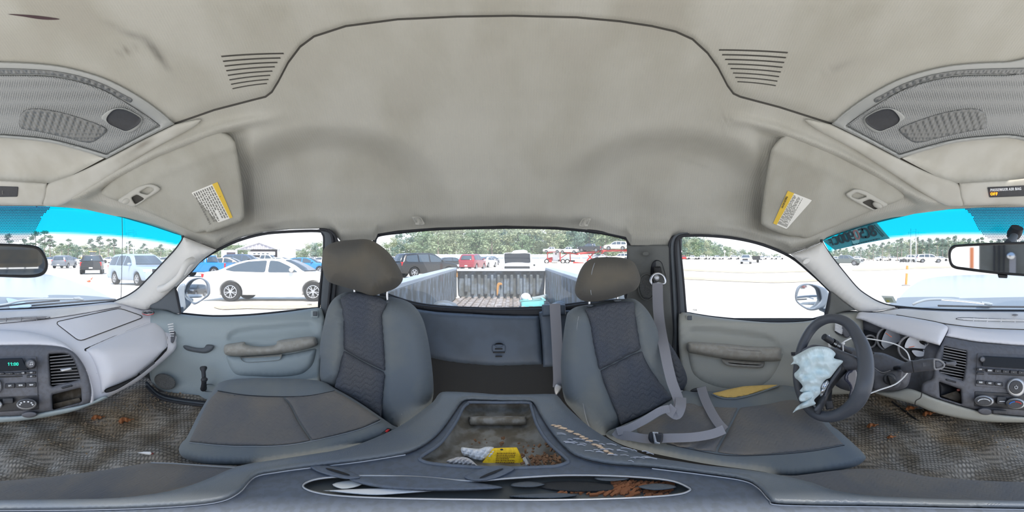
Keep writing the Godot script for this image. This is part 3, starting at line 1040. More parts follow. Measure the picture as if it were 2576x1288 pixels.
	var lk2 := part("lock_slider", solid(rrect(1725, 792, 1744, 813, 3), 3.085, {"bulge": 0.006, "round": 3.0, "thick": 0.02, "step": 6.0}), M.door_r, r)
	part("button", solid(rrect(1729, 794, 1741, 806, 2), 3.078, {"bulge": 0.004, "round": 2.0, "thick": 0.02, "step": 4.0}), M.trim_dark, lk2)
	part("switch", solid(rrect(1988, 884, 2006, 900, 3), 3.06, {"bulge": 0.012, "round": 3.0, "thick": 0.03, "step": 6.0}), M.dark, r)
	part("sail_panel", solid(crv([2089, 733, 2120, 757, 2152, 781, 2152, 781, 2120, 784, 2078, 799, 2078, 799, 2086, 760], 3), 3.10, {"bulge": 0.008, "round": 5.0, "thick": 0.05, "step": 9.0}), M.trim_side, r)
	seal(crv([2089, 735, 2084, 770, 2077, 798], 4, false), 3.09, 2.2, M.rubber, r, false)
	# rear wall of the cab under the rear window
	var rw := struct("wall_rear", "dark blue grey plastic rear wall panel between the two seats with black carpet below", "wall")
	part("wall_panel", solid(crv([1000, 762, 1036, 774, 1100, 784, 1200, 790, 1270, 793, 1358, 794, 1358, 794, 1362, 850, 1366, 918, 1366, 918, 1300, 920, 1240, 921, 1150, 913, 1085, 901, 1000, 880, 1000, 880], 4), 3.16, {"bulge": 0.05, "round": 13.0, "thick": 0.06, "step": 16.0}), M.rear_panel, rw)
	part("corner_block", solid(crv([1356, 792, 1360, 784, 1376, 782, 1440, 780, 1440, 780, 1440, 920, 1440, 920, 1366, 924, 1366, 924, 1362, 850], 4), 3.14, {"bulge": 0.03, "round": 8.0, "thick": 0.06, "step": 14.0}), M.rear_panel, rw)
	part("carpet", solid(V([1000, 870, 1085, 897, 1150, 909, 1240, 917, 1366, 916, 1440, 910, 1440, 1030, 1000, 1030]), func(x, y): return lin([870, 3.16, 920, 3.14, 1030, 3.05], y), {"thick": 0.05, "step": 20.0}), M.carpet_dark, rw)
	var lt := part("latch", solid(rrect(1237, 866, 1272, 887, 7), 3.108, {"bulge": 0.006, "round": 5.0, "thick": 0.02, "step": 6.0}), M.rear_panel, rw)
	part("latch_hole", solid(ell(1255, 868, 11, 5.5, 18), 3.099, {"bulge": -0.01, "round": 3.0, "thick": 0.01, "step": 5.0}), M.black, lt)
	for q in [[1245, 876, 1264, 879.5], [1246, 895, 1263, 898], [1240, 885, 1270, 888]]:
		part("slot", solid(rrect(q[0], q[1], q[2], q[3], 1.2), 3.1, {"bulge": 0.001, "round": 1.0, "thick": 0.012, "step": 4.0}), M.black, lt)
# ---------------------------------------------------------------- overhead: visors, lamps, console, vents, hooks
func mirrored(a: Array, sum: float, on: bool) -> Array:
	if not on:
		return a
	var r := []
	for i in range(a.size() - 2, -1, -2):
		r.append_array([sum - a[i], a[i + 1]])
	return r

func lines_of_print(p: Node3D, a: Vector2, b: Vector2, c: Vector2, rows: int, m: Material, d: Callable):   # rows of small print, a to b along the rows, a to c across them
	var st := new_st()
	var rng := RandomNumberGenerator.new()
	rng.seed = 4
	st.set_smooth_group(-1)
	for i in rows:
		var f0 := (i + 0.25) / rows
		var f1 := (i + 0.75) / rows
		var t := 0.04
		while t < 0.93:
			var w: float = minf(rng.randf_range(0.03, 0.1), 0.95 - t)
			if i % 4 != 3 or t < 0.6:
				var q := [a.lerp(b, t) + (c - a) * f0, a.lerp(b, t + w) + (c - a) * f0, a.lerp(b, t + w) + (c - a) * f1, a.lerp(b, t) + (c - a) * f1]
				var v := []
				for z in q:
					v.append(at(z.x, z.y, d.call(z.x, z.y)))
				quad(st, v[0], v[1], v[2], v[3], Vector3.BACK)
			t += w + 0.02
	part("small_print", st, m, p)

func overhead():
	for s in [0, 1]:
		var fl: bool = s == 1
		# sun visor
		var vz := thing("sun_visor", "grey cloth sun visor above the driver window, warning label beside its outer edge" if fl else "grey cloth sun visor above the passenger window, warning label beside its outer edge", "sun visor")
		var out: Array = [257, 480, 300, 440, 394, 392, 468, 362, 540, 332, 573, 338, 588, 353, 594, 368, 607, 449, 615, 536, 611, 551, 600, 560, 530, 584, 516, 582, 496, 586, 470, 577, 339, 519, 294, 505, 267, 495]
		if fl:
			out = [2273, 489, 2230, 452, 2104, 387, 2039, 357, 1990, 336, 1964, 347, 1947, 366, 1938, 385, 1927, 449, 1917, 521, 1914, 558, 1920, 568, 1945, 581, 1984, 594, 2007, 595, 2029, 599, 2064, 586, 2196, 529, 2238, 514, 2263, 504]
		var vd := func(x, y): return liner_d(x, y) - 0.004 + 0.028 * sstep(roll_edge(x) + 70.0, roll_edge(x) - 10.0, y)
		var roll := func(x, y, e): return 0.014 * sstep(roll_edge(x) + 62.0, roll_edge(x) + 40.0, y)
		part("visor_board", solid(crv(out, 4), vd, {"bulge": 0.022, "round": 11.0, "thick": 0.03, "step": 11.0, "disp": roll}), M.visor, vz)
		var br := [297, 504, 320, 486, 344, 471, 369, 463, 389, 465, 403, 478, 370, 500, 339, 519, 317, 515]
		var h1 := [350, 484, 373, 470, 389, 476, 372, 490]
		var h2 := [330, 497, 345, 489, 364, 500, 340, 514]
		var kn := Vector2(319, 505)
		if fl:
			br = [2128, 491, 2138, 481, 2153, 475, 2178, 480, 2206, 496, 2233, 514, 2210, 524, 2196, 529, 2153, 509]
			h1 = [2140, 494, 2153, 484, 2181, 494, 2158, 501]
			h2 = [2168, 509, 2188, 501, 2220, 519, 2200, 527]
			kn = Vector2(2207, 516)
		var clip := part("hinge_bracket", solid(crv(br, 4), func(x, y): return vd.call(x, y) - 0.028, {"bulge": 0.012, "round": 5.0, "thick": 0.02, "step": 5.0, "holes": [quadr(h1, 5.0), quadr(h2, 5.0)]}), M.liner_plain, vz)
		part("hinge_well", solid(quadr(h2, 5.0), func(x, y): return vd.call(x, y) - 0.024, {"thick": 0.01, "step": 8.0}), M.seam, clip)
		part("hinge_pin", blob(null, at(kn.x, kn.y, vd.call(kn.x, kn.y) - 0.035), Vector3(0.022, 0.012, 0.014), 12, Basis(Vector3(0, 0, 1), 0.5 if not fl else -0.5)), M.liner_plain, clip)
		# warning label: a white sheet with a yellow band and rows of print
		var a := Vector2(547, 458)
		var b := Vector2(585, 547)
		var c := Vector2(481, 485)
		var c2 := Vector2(549, 560)
		if fl:
			a = Vector2(1945, 562)
			b = Vector2(1982, 480)
			c = Vector2(1979, 576)
			c2 = Vector2(2043, 504)
		var ld := func(x, y): return vd.call(x, y) - 0.0245
		var lb := part("warning_label", solid(quadr([a.x, a.y, b.x, b.y, c2.x, c2.y, c.x, c.y], 3.0), ld, {"thick": 0.004, "step": 14.0}), M.paper, vz, "white warning label with a yellow band")
		var k := 0.2 if not fl else 0.26
		part("yellow_band", solid(V([a.x, a.y, b.x, b.y, b.lerp(c2, k).x, b.lerp(c2, k).y, a.lerp(c, k * 1.0).x, a.lerp(c, k).y]), func(x, y): return ld.call(x, y) - 0.001, {"thick": 0.001, "step": 14.0}), M.yellow_band, lb)
		lines_of_print(lb, a.lerp(c, k + 0.02), b.lerp(c2, k + 0.02), c.lerp(a, 0.04), 9, M.print_grey, func(x, y): return ld.call(x, y) - 0.0012)
		var wt := text(lb, "WARNING", a.lerp(b, 0.22 if not fl else 0.72).lerp(c.lerp(c2, 0.2), 0.1).x, a.lerp(b, 0.22 if not fl else 0.72).lerp(c.lerp(c2, 0.2), 0.1).y, 5.0, ld.call(560, 500) - 0.006, M.print_dark, -1.17 if not fl else 1.15)
		# dome lamp
		var lamp_d := func(x, y): return liner_d(x, y) - 0.01
		var dl := thing("dome_lamp", "arched dome lamp above the passenger windshield, cut off by the picture's left edge" if not fl else "arched dome lamp above the driver windshield, cut off by the picture's right edge", "dome lamp")
		var arc := [-90, 158, 0, 155, 116, 161, 194, 175, 272, 200, 349, 241, 408, 283, 440, 312, 440, 312, 360, 351, 268, 399, 268, 399, 194, 377, 116, 358, 0, 347, -90, 345]
		var lens := [-90, 190, 0, 189, 116, 191, 194, 204, 260, 226, 316, 257, 372, 293, 402, 316, 402, 316, 340, 349, 268, 388, 268, 388, 194, 366, 116, 348, 0, 338, -90, 336]
		part("bezel", solid(crv(mirrored(arc, 2531, fl), 4), lamp_d, {"bulge": 0.02, "round": 6.0, "thick": 0.04, "step": 14.0, "holes": [crv(mirrored(lens, 2531, fl), 4)]}), M.bezel, dl)
		part("dark_strip", solid(crv(mirrored([-90, 173, 0, 172, 116, 177, 194, 190, 260, 212, 310, 238, 332, 250, 326, 258, 300, 245, 250, 221, 190, 201, 116, 188, 0, 186, -90, 187], 2531, fl), 4), func(x, y): return lamp_d.call(x, y) - 0.021, {"bulge": 0.004, "round": 3.0, "thick": 0.02, "step": 9.0}), M.lens_dark, dl)
		var ln := part("lens", solid(crv(mirrored(lens, 2531, fl), 4), func(x, y): return lamp_d.call(x, y) - 0.006, {"bulge": 0.012, "round": 12.0, "thick": 0.02, "step": 14.0}), M.lens, dl, "ribbed clear lens")
		part("reading_lens", solid(crv(mirrored([66, 276, 101, 274, 150, 282, 194, 294, 240, 310, 268, 324, 262, 338, 233, 358, 205, 357, 175, 349, 100, 332, 55, 324, 48, 312, 51, 290], 2531, fl), 4), func(x, y): return lamp_d.call(x, y) - 0.019, {"bulge": 0.006, "round": 8.0, "thick": 0.02, "step": 9.0}), M.lens_dark, ln)
		var sw := part("switch", solid(crv(mirrored([254, 296, 272, 278, 296, 271, 316, 273, 345, 287, 359, 300, 352, 318, 330, 333, 310, 331, 274, 312], 2531, fl), 4), func(x, y): return lamp_d.call(x, y) - 0.02, {"bulge": 0.008, "round": 4.0, "thick": 0.02, "step": 7.0}), M.bezel, dl)
		part("button", solid(crv(mirrored([268, 297, 284, 278, 302, 275, 330, 284, 353, 300, 346, 315, 320, 329, 300, 324, 274, 311], 2531, fl), 4), func(x, y): return lamp_d.call(x, y) - 0.036, {"bulge": -0.006, "round": 5.0, "thick": 0.01, "step": 7.0}), M.dark, sw, "dark push switch")
		part("housing", solid(crv(mirrored([-90, 330, 0, 332, 116, 344, 194, 362, 268, 385, 340, 345, 420, 300, 480, 330, 400, 400, 280, 460, 120, 500, -90, 500], 2531, fl), 3), func(x, y): return liner_d(x, y) + 0.05, {"thick": 0.02, "step": 40.0}), M.seam, dl)  # unseen backing added to stop light leaking behind lamp and bin
		# overhead console
		var oc := thing("overhead_console", "beige overhead bin under the dome lamp above the passenger windshield, with a blank dark display" if not fl else "beige overhead bin above the driver windshield with a lit airbag off display", "overhead console")
		part("bin", solid(crv(mirrored([-90, 344, 0, 346, 116, 357, 194, 376, 262, 398, 262, 398, 225, 418, 190, 436, 160, 449, 122, 461, 122, 461, 60, 457, 0, 454, -90, 452], 2531, fl), 4), func(x, y): return liner_d(x, y) - 0.012, {"bulge": -0.035, "round": 40.0, "thick": 0.05, "step": 14.0}), M.beige, oc)
		part("side_slope", solid(crv(mirrored([440, 313, 440, 313, 360, 352, 268, 400, 190, 437, 120, 463, 108, 500, 108, 516, 130, 519, 160, 514, 220, 480, 300, 428, 380, 378, 470, 330, 500, 310, 500, 300], 2531, fl), 4), func(x, y): return liner_d(x, y) - 0.012, {"bulge": 0.014, "round": 12.0, "thick": 0.06, "step": 9.0, "col": stain_and_shade}), M.beige, oc)
		part("lip", solid(crv(mirrored([-90, 452, 0, 454, 60, 457, 118, 461, 118, 461, 116, 490, 108, 510, 100, 517, 0, 515, -90, 515], 2531, fl), 4), func(x, y): return liner_d(x, y) - 0.016, {"bulge": 0.012, "round": 8.0, "thick": 0.06, "step": 12.0}), M.beige, oc)
		var dp := part("display", solid(quadr(mirrored([-90, 466, 46, 470, 44, 495, -90, 497], 2531, fl) if not fl else [2484, 471, 2666, 462, 2666, 490, 2489, 497], 3.0), func(x, y): return liner_d(x, y) - 0.03, {"bulge": 0.002, "round": 2.0, "thick": 0.02, "step": 16.0}), M.dark, oc, "dark airbag status display")
		if fl:
			text(dp, "PASSENGER AIR BAG", 2530, 476.5, 7.0, liner_d(2530, 476) - 0.04, M.print, 0.045, false, "lettering", 0.86)
			text(dp, "OFF", 2500.5, 488, 7.5, liner_d(2500, 488) - 0.038, M.amber_lit, 0.03, false, "lit_sign")
		else:
			text(dp, "|", 6, 482, 9.0, liner_d(6, 482) - 0.034, M.print_grey)
		# vent slots
		var vt := thing("ceiling_vent", "eight dark slots in the headliner above the passenger sun visor" if not fl else "eight dark slots in the headliner above the driver sun visor", "vent")
		for i in 8:
			var f: float = i / 7.0
			var g := f * (1.06 - 0.06 * f)
			var p0 := Vector2(557.5, 141.4).lerp(Vector2(585.4, 222.7), g)
			var p1 := Vector2(713.5, 133.9).lerp(Vector2(671.6, 209.6), g)
			if f > 0 and f < 1:
				p1.x -= 4.0 * sin(PI * f)
			if fl:
				p0 = Vector2(1809, 125).lerp(Vector2(1855, 205), g)
				p1 = Vector2(1981, 132).lerp(Vector2(1951, 215), g)
				p0.x += 2.0 * sin(PI * f)
			var mid := (p0 + p1) * 0.5 - Vector2(0, 3.2)
			var path := PackedVector3Array()
			for j in 13:
				var t := j / 12.0
				var q := p0.lerp(mid, t).lerp(mid.lerp(p1, t), t)
				path.append(at(q.x, q.y, liner_d(q.x, q.y) - 0.011))
			part("slot", tube(null, path, px(lerpf(2.5, 1.9, f), 2.6), 6), M.seam, vt)
	# coat hooks
	for q in [[1050.0, 557.0, 1.0, "coat hook in the headliner above the rear window, beside the passenger headrest"], [1474.0, 561.0, -1.0, "coat hook in the headliner above the rear window, above the driver headrest"]]:
		var ck := thing("coat_hook", q[3], "coat hook")
		var f := func(a: Array) -> PackedVector2Array:
			var r := []
			for i in range(0, a.size(), 2):
				r.append_array([q[0] + q[2] * a[i], q[1] + a[i + 1]])
			return crv(r, 4)
		part("plate", solid(f.call([-14, -12, -3, -13, 8, -11, 15, -1, 18, 5, 15, 10, 4, 11, -4, 7, -10, -3]), 3.085, {"bulge": 0.012, "round": 4.0, "thick": 0.03, "step": 5.0}), M.liner_plain, ck)
		part("well", solid(f.call([-8, -8, 0, -10, 8, -7, 12, 2, 9, 7, 2, 6, -3, 1]), 3.071, {"bulge": -0.01, "round": 3.0, "thick": 0.01, "step": 5.0}), M.seam, ck)
		part("hook", tube(null, crv3([q[0] + q[2] * 2, q[1] - 6, 3.07, q[0] + q[2] * 3, q[1] + 1, 3.05, q[0] + q[2] * 1, q[1] + 6, 3.04, q[0] - q[2] * 4, q[1] + 6, 3.04], 4), px(4.0, 3.05), 8), M.liner_plain, ck)
# ---------------------------------------------------------------- dashboards
func dash_d(x: float, y: float) -> float:
	var a := x if x < 1288.0 else 2576.0 - x
	return lin([755, 3.08, 780, 3.05, 800, 3.01, 840, 2.95, 880, 2.88, 940, 2.85, 1000, 2.85, 1060, 2.9], y) + 0.14 * sstep(200, 450, a)

func off(f: Callable, by: float) -> Callable:
	return func(x, y): return f.call(x, y) - by

# thin blades between two edges: top left, top right, bottom right, bottom left
func slats(p: Node3D, q: Array, n: int, d: float, m: Material, hpx := 2.2, called := "slat"):
	var c := V(q)
	for i in n:
		var t := (i + 0.5) / n
		var a := c[0].lerp(c[3], t)
		var b := c[1].lerp(c[2], t)
		part(called, tube(null, PackedVector3Array([at(a.x, a.y, d), at(b.x, b.y, d)]), px(hpx, d), 6), m, p)

func knob(p: Node3D, x: float, y: float, rx: float, ry: float, d: float, m: Material, face: Material, called := "knob") -> MeshInstance3D:
	var k := part(called, solid(ell(x, y, rx, ry, 24), d, {"bulge": 0.016, "round": minf(rx, ry) * 0.35, "thick": 0.03, "step": maxf(4.0, rx * 0.35)}), m, p)
	part("knob_face", solid(ell(x, y, rx * 0.72, ry * 0.72, 24), d - 0.017, {"bulge": 0.003, "round": 2.0, "thick": 0.01, "step": maxf(4.0, rx * 0.35)}), face, p)
	return k

func button(p: Node3D, x0: float, y0: float, x1: float, y1: float, d: float, skew := 0.0, mark := "", m: Material = null) -> void:
	part("button", solid(quadr([x0, y0, x1, y0 + skew, x1, y1 + skew, x0, y1], 1.5, 2), d, {"bulge": 0.005, "round": 1.6, "thick": 0.012, "step": 9.0}), m if m else M.dark, p)
	if mark:
		text(p, mark, (x0 + x1) / 2, (y0 + y1 + skew) / 2, minf(4.2, (y1 - y0) * 0.5), d - 0.007, M.print, -skew / maxf(1.0, x1 - x0), false, "lettering", minf(1.0, 2.0 / maxf(1.0, mark.length()) * 1.2))

func dash_left():
	var t := thing("dashboard", "pale grey passenger half of the dashboard with a glove box and radio clock", "dashboard")
	var cub := quadr([131, 993, 204, 975, 206, 1011, 133, 1031], 4.0)
	var ven := crv([124, 897, 130, 891, 165, 890, 180, 899, 192, 922, 201, 949, 195, 956, 150, 967, 130, 971, 127, 950], 4)
	part("dash_body", solid(crv([-90, 783, 0, 780, 100, 776, 200, 768, 281, 760, 310, 765, 343, 774, 364, 778, 380, 772, 413, 785, 436, 798, 444, 813, 447, 840, 444, 858, 437, 884, 374, 938, 339, 964, 265, 1003, 227, 1020, 177, 1036, 88, 1052, 0, 1062, -90, 1066], 4), dash_d, {"bulge": 0.03, "round": 12.0, "thick": 0.12, "step": 15.0, "holes": [bigger(cub, 1.5), bigger(ven, 1.5)]}), M.dash, t)
	var f := off(dash_d, 0.03)
	part("top_cover", solid(crv([-90, 786, 0, 783, 100, 779, 200, 771, 281, 764, 304, 771, 304, 771, 145, 798, 145, 798, 0, 813, -90, 818], 4), f, {"bulge": 0.006, "round": 3.0, "thick": 0.03, "step": 15.0}), M.dash_top, t)
	piping(t, [-90, 819, 0, 814, 145, 799, 304, 772], off(dash_d, 0.033), 0.8, M.seam, false, "joint")
	part("airbag_cover", solid(quadr([139, 811, 301, 776, 362, 797, 200, 858], 12.0), off(dash_d, 0.032), {"bulge": 0.005, "round": 3.0, "thick": 0.02, "step": 15.0}), M.dash, t)
	var g := PackedVector3Array()
	for q in resample(bigger(quadr([139, 811, 301, 776, 362, 797, 200, 858], 12.0), 1.0), 8.0):
		g.append(at(q.x, q.y, dash_d(q.x, q.y) - 0.032))
	part("joint", tube(null, g, 0.0016, 5, true), M.seam, t)
	# defroster grille
	part("defroster_grille", solid(crv([-90, 803, 0, 801, 60, 797, 100, 795, 127, 798, 110, 802, 60, 806, 0, 809, -90, 812], 4), off(dash_d, 0.038), {"bulge": -0.004, "round": 3.0, "thick": 0.012, "step": 8.0}), M.dark, t)
	slats(t, [-90, 804, 118, 796.5, 112, 801, -90, 811], 3, 2.955, M.slat, 1.0, "grille_bar")
	for i in 5:
		var x := -60.0 + i * 38
		part("grille_bar", tube(null, PackedVector3Array([at(x, 800.5 - x * 0.03, 2.955), at(x, 810 - x * 0.05, 2.945)]), 0.0018, 5), M.slat, t)
	# glove box
	var lid := crv([216, 880, 216, 880, 300, 843, 383, 810, 398, 813, 410, 826, 418, 843, 420, 864, 417, 882, 410, 889, 351, 941, 300, 970, 262, 988, 254, 988, 252, 963, 242, 925, 230, 899], 4)
	g = PackedVector3Array()
	for q in resample(bigger(lid, 1.6), 8.0):
		g.append(at(q.x, q.y, dash_d(q.x, q.y) - 0.026))
	part("joint", tube(null, g, px(2.2, 2.9), 6, true), M.black, t)
	var gb := part("glove_box_lid", solid(lid, off(dash_d, 0.027), {"bulge": 0.02, "round": 10.0, "thick": 0.03, "step": 13.0, "disp": func(x, y, e): return 0.02 * sstep(0, 40, e)}), M.dash, t)
	part("latch_slot", solid(crv([265, 979, 300, 965, 340, 947, 352, 936, 385, 911, 416, 877, 416, 885, 390, 912, 353, 943, 300, 977, 268, 988], 4), off(dash_d, 0.066), {"bulge": -0.006, "round": 3.0, "thick": 0.02, "step": 7.0}), M.black, gb)
	part("latch", solid(quadr([350, 937, 388, 908, 390, 914, 353, 943], 1.5), off(dash_d, 0.07), {"bulge": 0.003, "round": 2.0, "thick": 0.01, "step": 8.0}), M.dark, gb)
	# side vent at the far end
	var sv := part("side_vent", solid(crv([420, 815, 428, 808, 436, 813, 441, 830, 441, 848, 436, 862, 430, 860, 429, 842, 424, 828], 4), off(dash_d, 0.036), {"bulge": 0.004, "round": 3.0, "thick": 0.02, "step": 6.0}), M.stack, t)
	slats(sv, [422, 814, 436, 811, 439, 862, 431, 860], 8, 3.04, M.dash_top, 1.7)
	# badge standing on the dash top
	var bd := thing("badge", "small oval chrome badge with red edge lying on the passenger end of the dash top", "badge")
	var ring := PackedVector3Array()
	for q in ell(372.5, 786.5, 15, 4.6, 28):
		ring.append(at(q.x, q.y, 3.09 - (q.y - 786.5) * 0.004))
	part("rim", tube(null, ring, px(1.6, 3), 7, true), M.chrome, bd)
	part("centre", solid(crv([360, 787, 366, 784, 370, 786, 375, 784, 383, 785, 379, 788, 374, 787, 368, 790], 3), 3.085, {"bulge": 0.004, "round": 2.0, "thick": 0.01, "step": 4.0}), M.dark, bd)
	part("red_edge", tube(null, crv3([358, 789, 3.075, 365, 791.6, 3.07, 373, 792.4, 3.07, 382, 791, 3.07, 387, 788.5, 3.075], 3), px(0.9, 3), 5), M.red_dot, bd)
	# raised brow over the radio
	part("stack_brow", solid(crv([-90, 827, 0, 829, 74, 835, 127, 848, 165, 866, 196, 896, 220, 935, 234, 975, 236, 1012, 226, 1014, 228, 980, 216, 934, 200, 903, 177, 882, 147, 873, 88, 869, 0, 870, -90, 871], 4), off(dash_d, 0.045), {"bulge": 0.025, "round": 14.0, "thick": 0.06, "step": 10.0}), M.dash, t)
	# the dark centre stack
	part("stack_panel", solid(crv([-90, 869, 0, 868, 88, 867, 147, 871, 178, 881, 200, 902, 217, 931, 228, 966, 230, 996, 226, 1011, 206, 1018, 133, 1032, 59, 1044, 0, 1047, -90, 1050], 4), off(dash_d, 0.05), {"bulge": 0.016, "round": 8.0, "thick": 0.05, "step": 12.0, "holes": [cub, ven]}), M.stack, t)
	part("cubby", solid(bigger(cub, 3.0), off(dash_d, -0.03), {"bulge": 0.02, "round": 12.0, "thick": 0.02, "step": 9.0}), M.cubby, t)
	part("cubby_floor", solid(quadr([133, 1016, 200, 1000, 206, 1012, 134, 1031], 2.0), off(dash_d, 0.02), {"bulge": 0.004, "round": 2.0, "thick": 0.03, "step": 9.0}), M.cubby, t)
	var cv := part("centre_vent", solid(bigger(ven, 3.0), off(dash_d, -0.01), {"thick": 0.01, "step": 14.0}), M.black, t)
	for i in 10:
		var y := 896.0 + i * 7.6
		var x0 := 126.0 + i * 0.5
		var x1 := lin([890, 166, 899, 180, 922, 192, 949, 201, 975, 204], y)
		part("slat", tube(null, PackedVector3Array([at(x0, y + 2.4, 2.8), at(x1, y - 0.03 * (x1 - x0) - 1.0, 2.8)]), px(1.8, 2.8), 6, false, 0.7, Vector3.UP), M.slat, cv)
	part("tab", solid(quadr([150, 929, 178, 924, 182, 930, 156, 936], 2.5), 2.775, {"bulge": 0.008, "round": 3.0, "thick": 0.02, "step": 6.0}), M.silver, cv)
	part("vent_dial", solid(quadr([152, 974, 180, 967, 184, 972, 156, 979], 3.0), off(dash_d, 0.064), {"bulge": 0.008, "round": 3.0, "thick": 0.02, "step": 6.0}), M.dark, t)
	# radio
	var r := part("radio", solid(quadr([-90, 899, 92, 896, 96, 996, -90, 1002], 4.0), off(dash_d, 0.066), {"bulge": 0.004, "round": 3.0, "thick": 0.02, "step": 22.0}), M.stack, t)
	var rd := 2.778
	part("display", solid(quadr([-90, 905, 56, 900, 60, 912, 72, 931, -90, 938], 2.0), rd, {"bulge": 0.002, "round": 2.0, "thick": 0.01, "step": 20.0}), M.screen, r)
	text(r, "11:00", 33, 916, 8.5, rd - 0.003, M.teal_lit, 0.0, false, "lit_digits")
	knob(r, 77.5, 915, 14.5, 13.5, rd, M.dark, M.stack)
	for q in [76.0, 81.0]:
		part("symbol", solid(ell(q, 917.5 - (q - 76) * 0.2, 1.7, 1.3, 10), rd - 0.022, {"thick": 0.003, "step": 2.0}), M.print, r)
		part("symbol", tube(null, PackedVector3Array([at(q + 1.4, 917, rd - 0.022), at(q + 1.4, 911, rd - 0.022)]), px(0.45, rd), 5), M.print, r)
	part("symbol", tube(null, PackedVector3Array([at(77.4, 911.4, rd - 0.022), at(82.4, 910.6, rd - 0.022)]), px(0.6, rd), 5), M.print, r)
	for i in 4:
		button(r, -30 + i * 22.0, 937, -11 + i * 22.0, 943.5, rd, -0.6, ["-", "-", "-", "-"][i])
	button(r, 52, 935, 64, 942, rd, -0.6, "CD")
	button(r, 67, 934, 90, 941, rd, -0.8, "CAT")
	button(r, 67, 944, 90, 950, rd, -0.8, "EJECT")
	part("disc_slot", solid(quadr([-90, 949, 56, 945, 56, 948.5, -90, 952.5], 1.0), rd, {"thick": 0.01, "step": 20.0}), M.black, r)
	for i in 3:
		button(r, 13 + i * 27.0, 965 - i * 1.2, 37 + i * 27.0, 977 - i * 1.2, rd, -1.0, ["RPT", "RDM", "MAP"][i])
	knob(r, -20, 972, 25, 24, rd, M.silver, M.dark)
	# climate controls
	var cl := part("climate_panel", solid(quadr([-90, 1000, 98, 992, 98, 1030, -90, 1042], 3.0), off(dash_d, 0.066), {"bulge": 0.003, "round": 3.0, "thick": 0.02, "step": 20.0}), M.dark, t)
	button(cl, 6, 1002, 33, 1016, rd, -1.2, "")
	part("knob", solid(ell(67, 1017, 26, 14, 26, -0.05), rd, {"bulge": 0.018, "round": 5.0, "thick": 0.03, "step": 7.0}), M.silver, cl)
	part("knob_face", solid(ell(66, 1016, 22, 11, 26, -0.05), rd - 0.019, {"bulge": 0.002, "round": 2.0, "thick": 0.01, "step": 7.0}), M.dark, cl)
	for i in 6:
		var a := PI * (1.0 + i / 5.0)
		part("symbol", solid(ell(66 + cos(a) * 16, 1018 + sin(a) * 7.5, 2.6, 1.8, 8), rd - 0.022, {"thick": 0.004, "step": 4.0}), M.print, cl)
	knob(cl, -18, 1018, 25, 14, rd, M.silver, M.dark)
	part("power_outlet_cap", solid(ell(74, 1043, 20, 8, 24, -0.06), off(dash_d, 0.075), {"bulge": 0.016, "round": 4.0, "thick": 0.05, "step": 6.0}), M.stack, t)
	part("lower_lip", solid(crv([-90, 1049, 0, 1047, 59, 1044, 133, 1032, 206, 1018, 240, 1006, 262, 996, 270, 1002, 227, 1020, 177, 1037, 88, 1054, 0, 1063, -90, 1067], 4), off(dash_d, 0.045), {"bulge": 0.02, "round": 7.0, "thick": 0.08, "step": 8.0}), M.door_l, t)

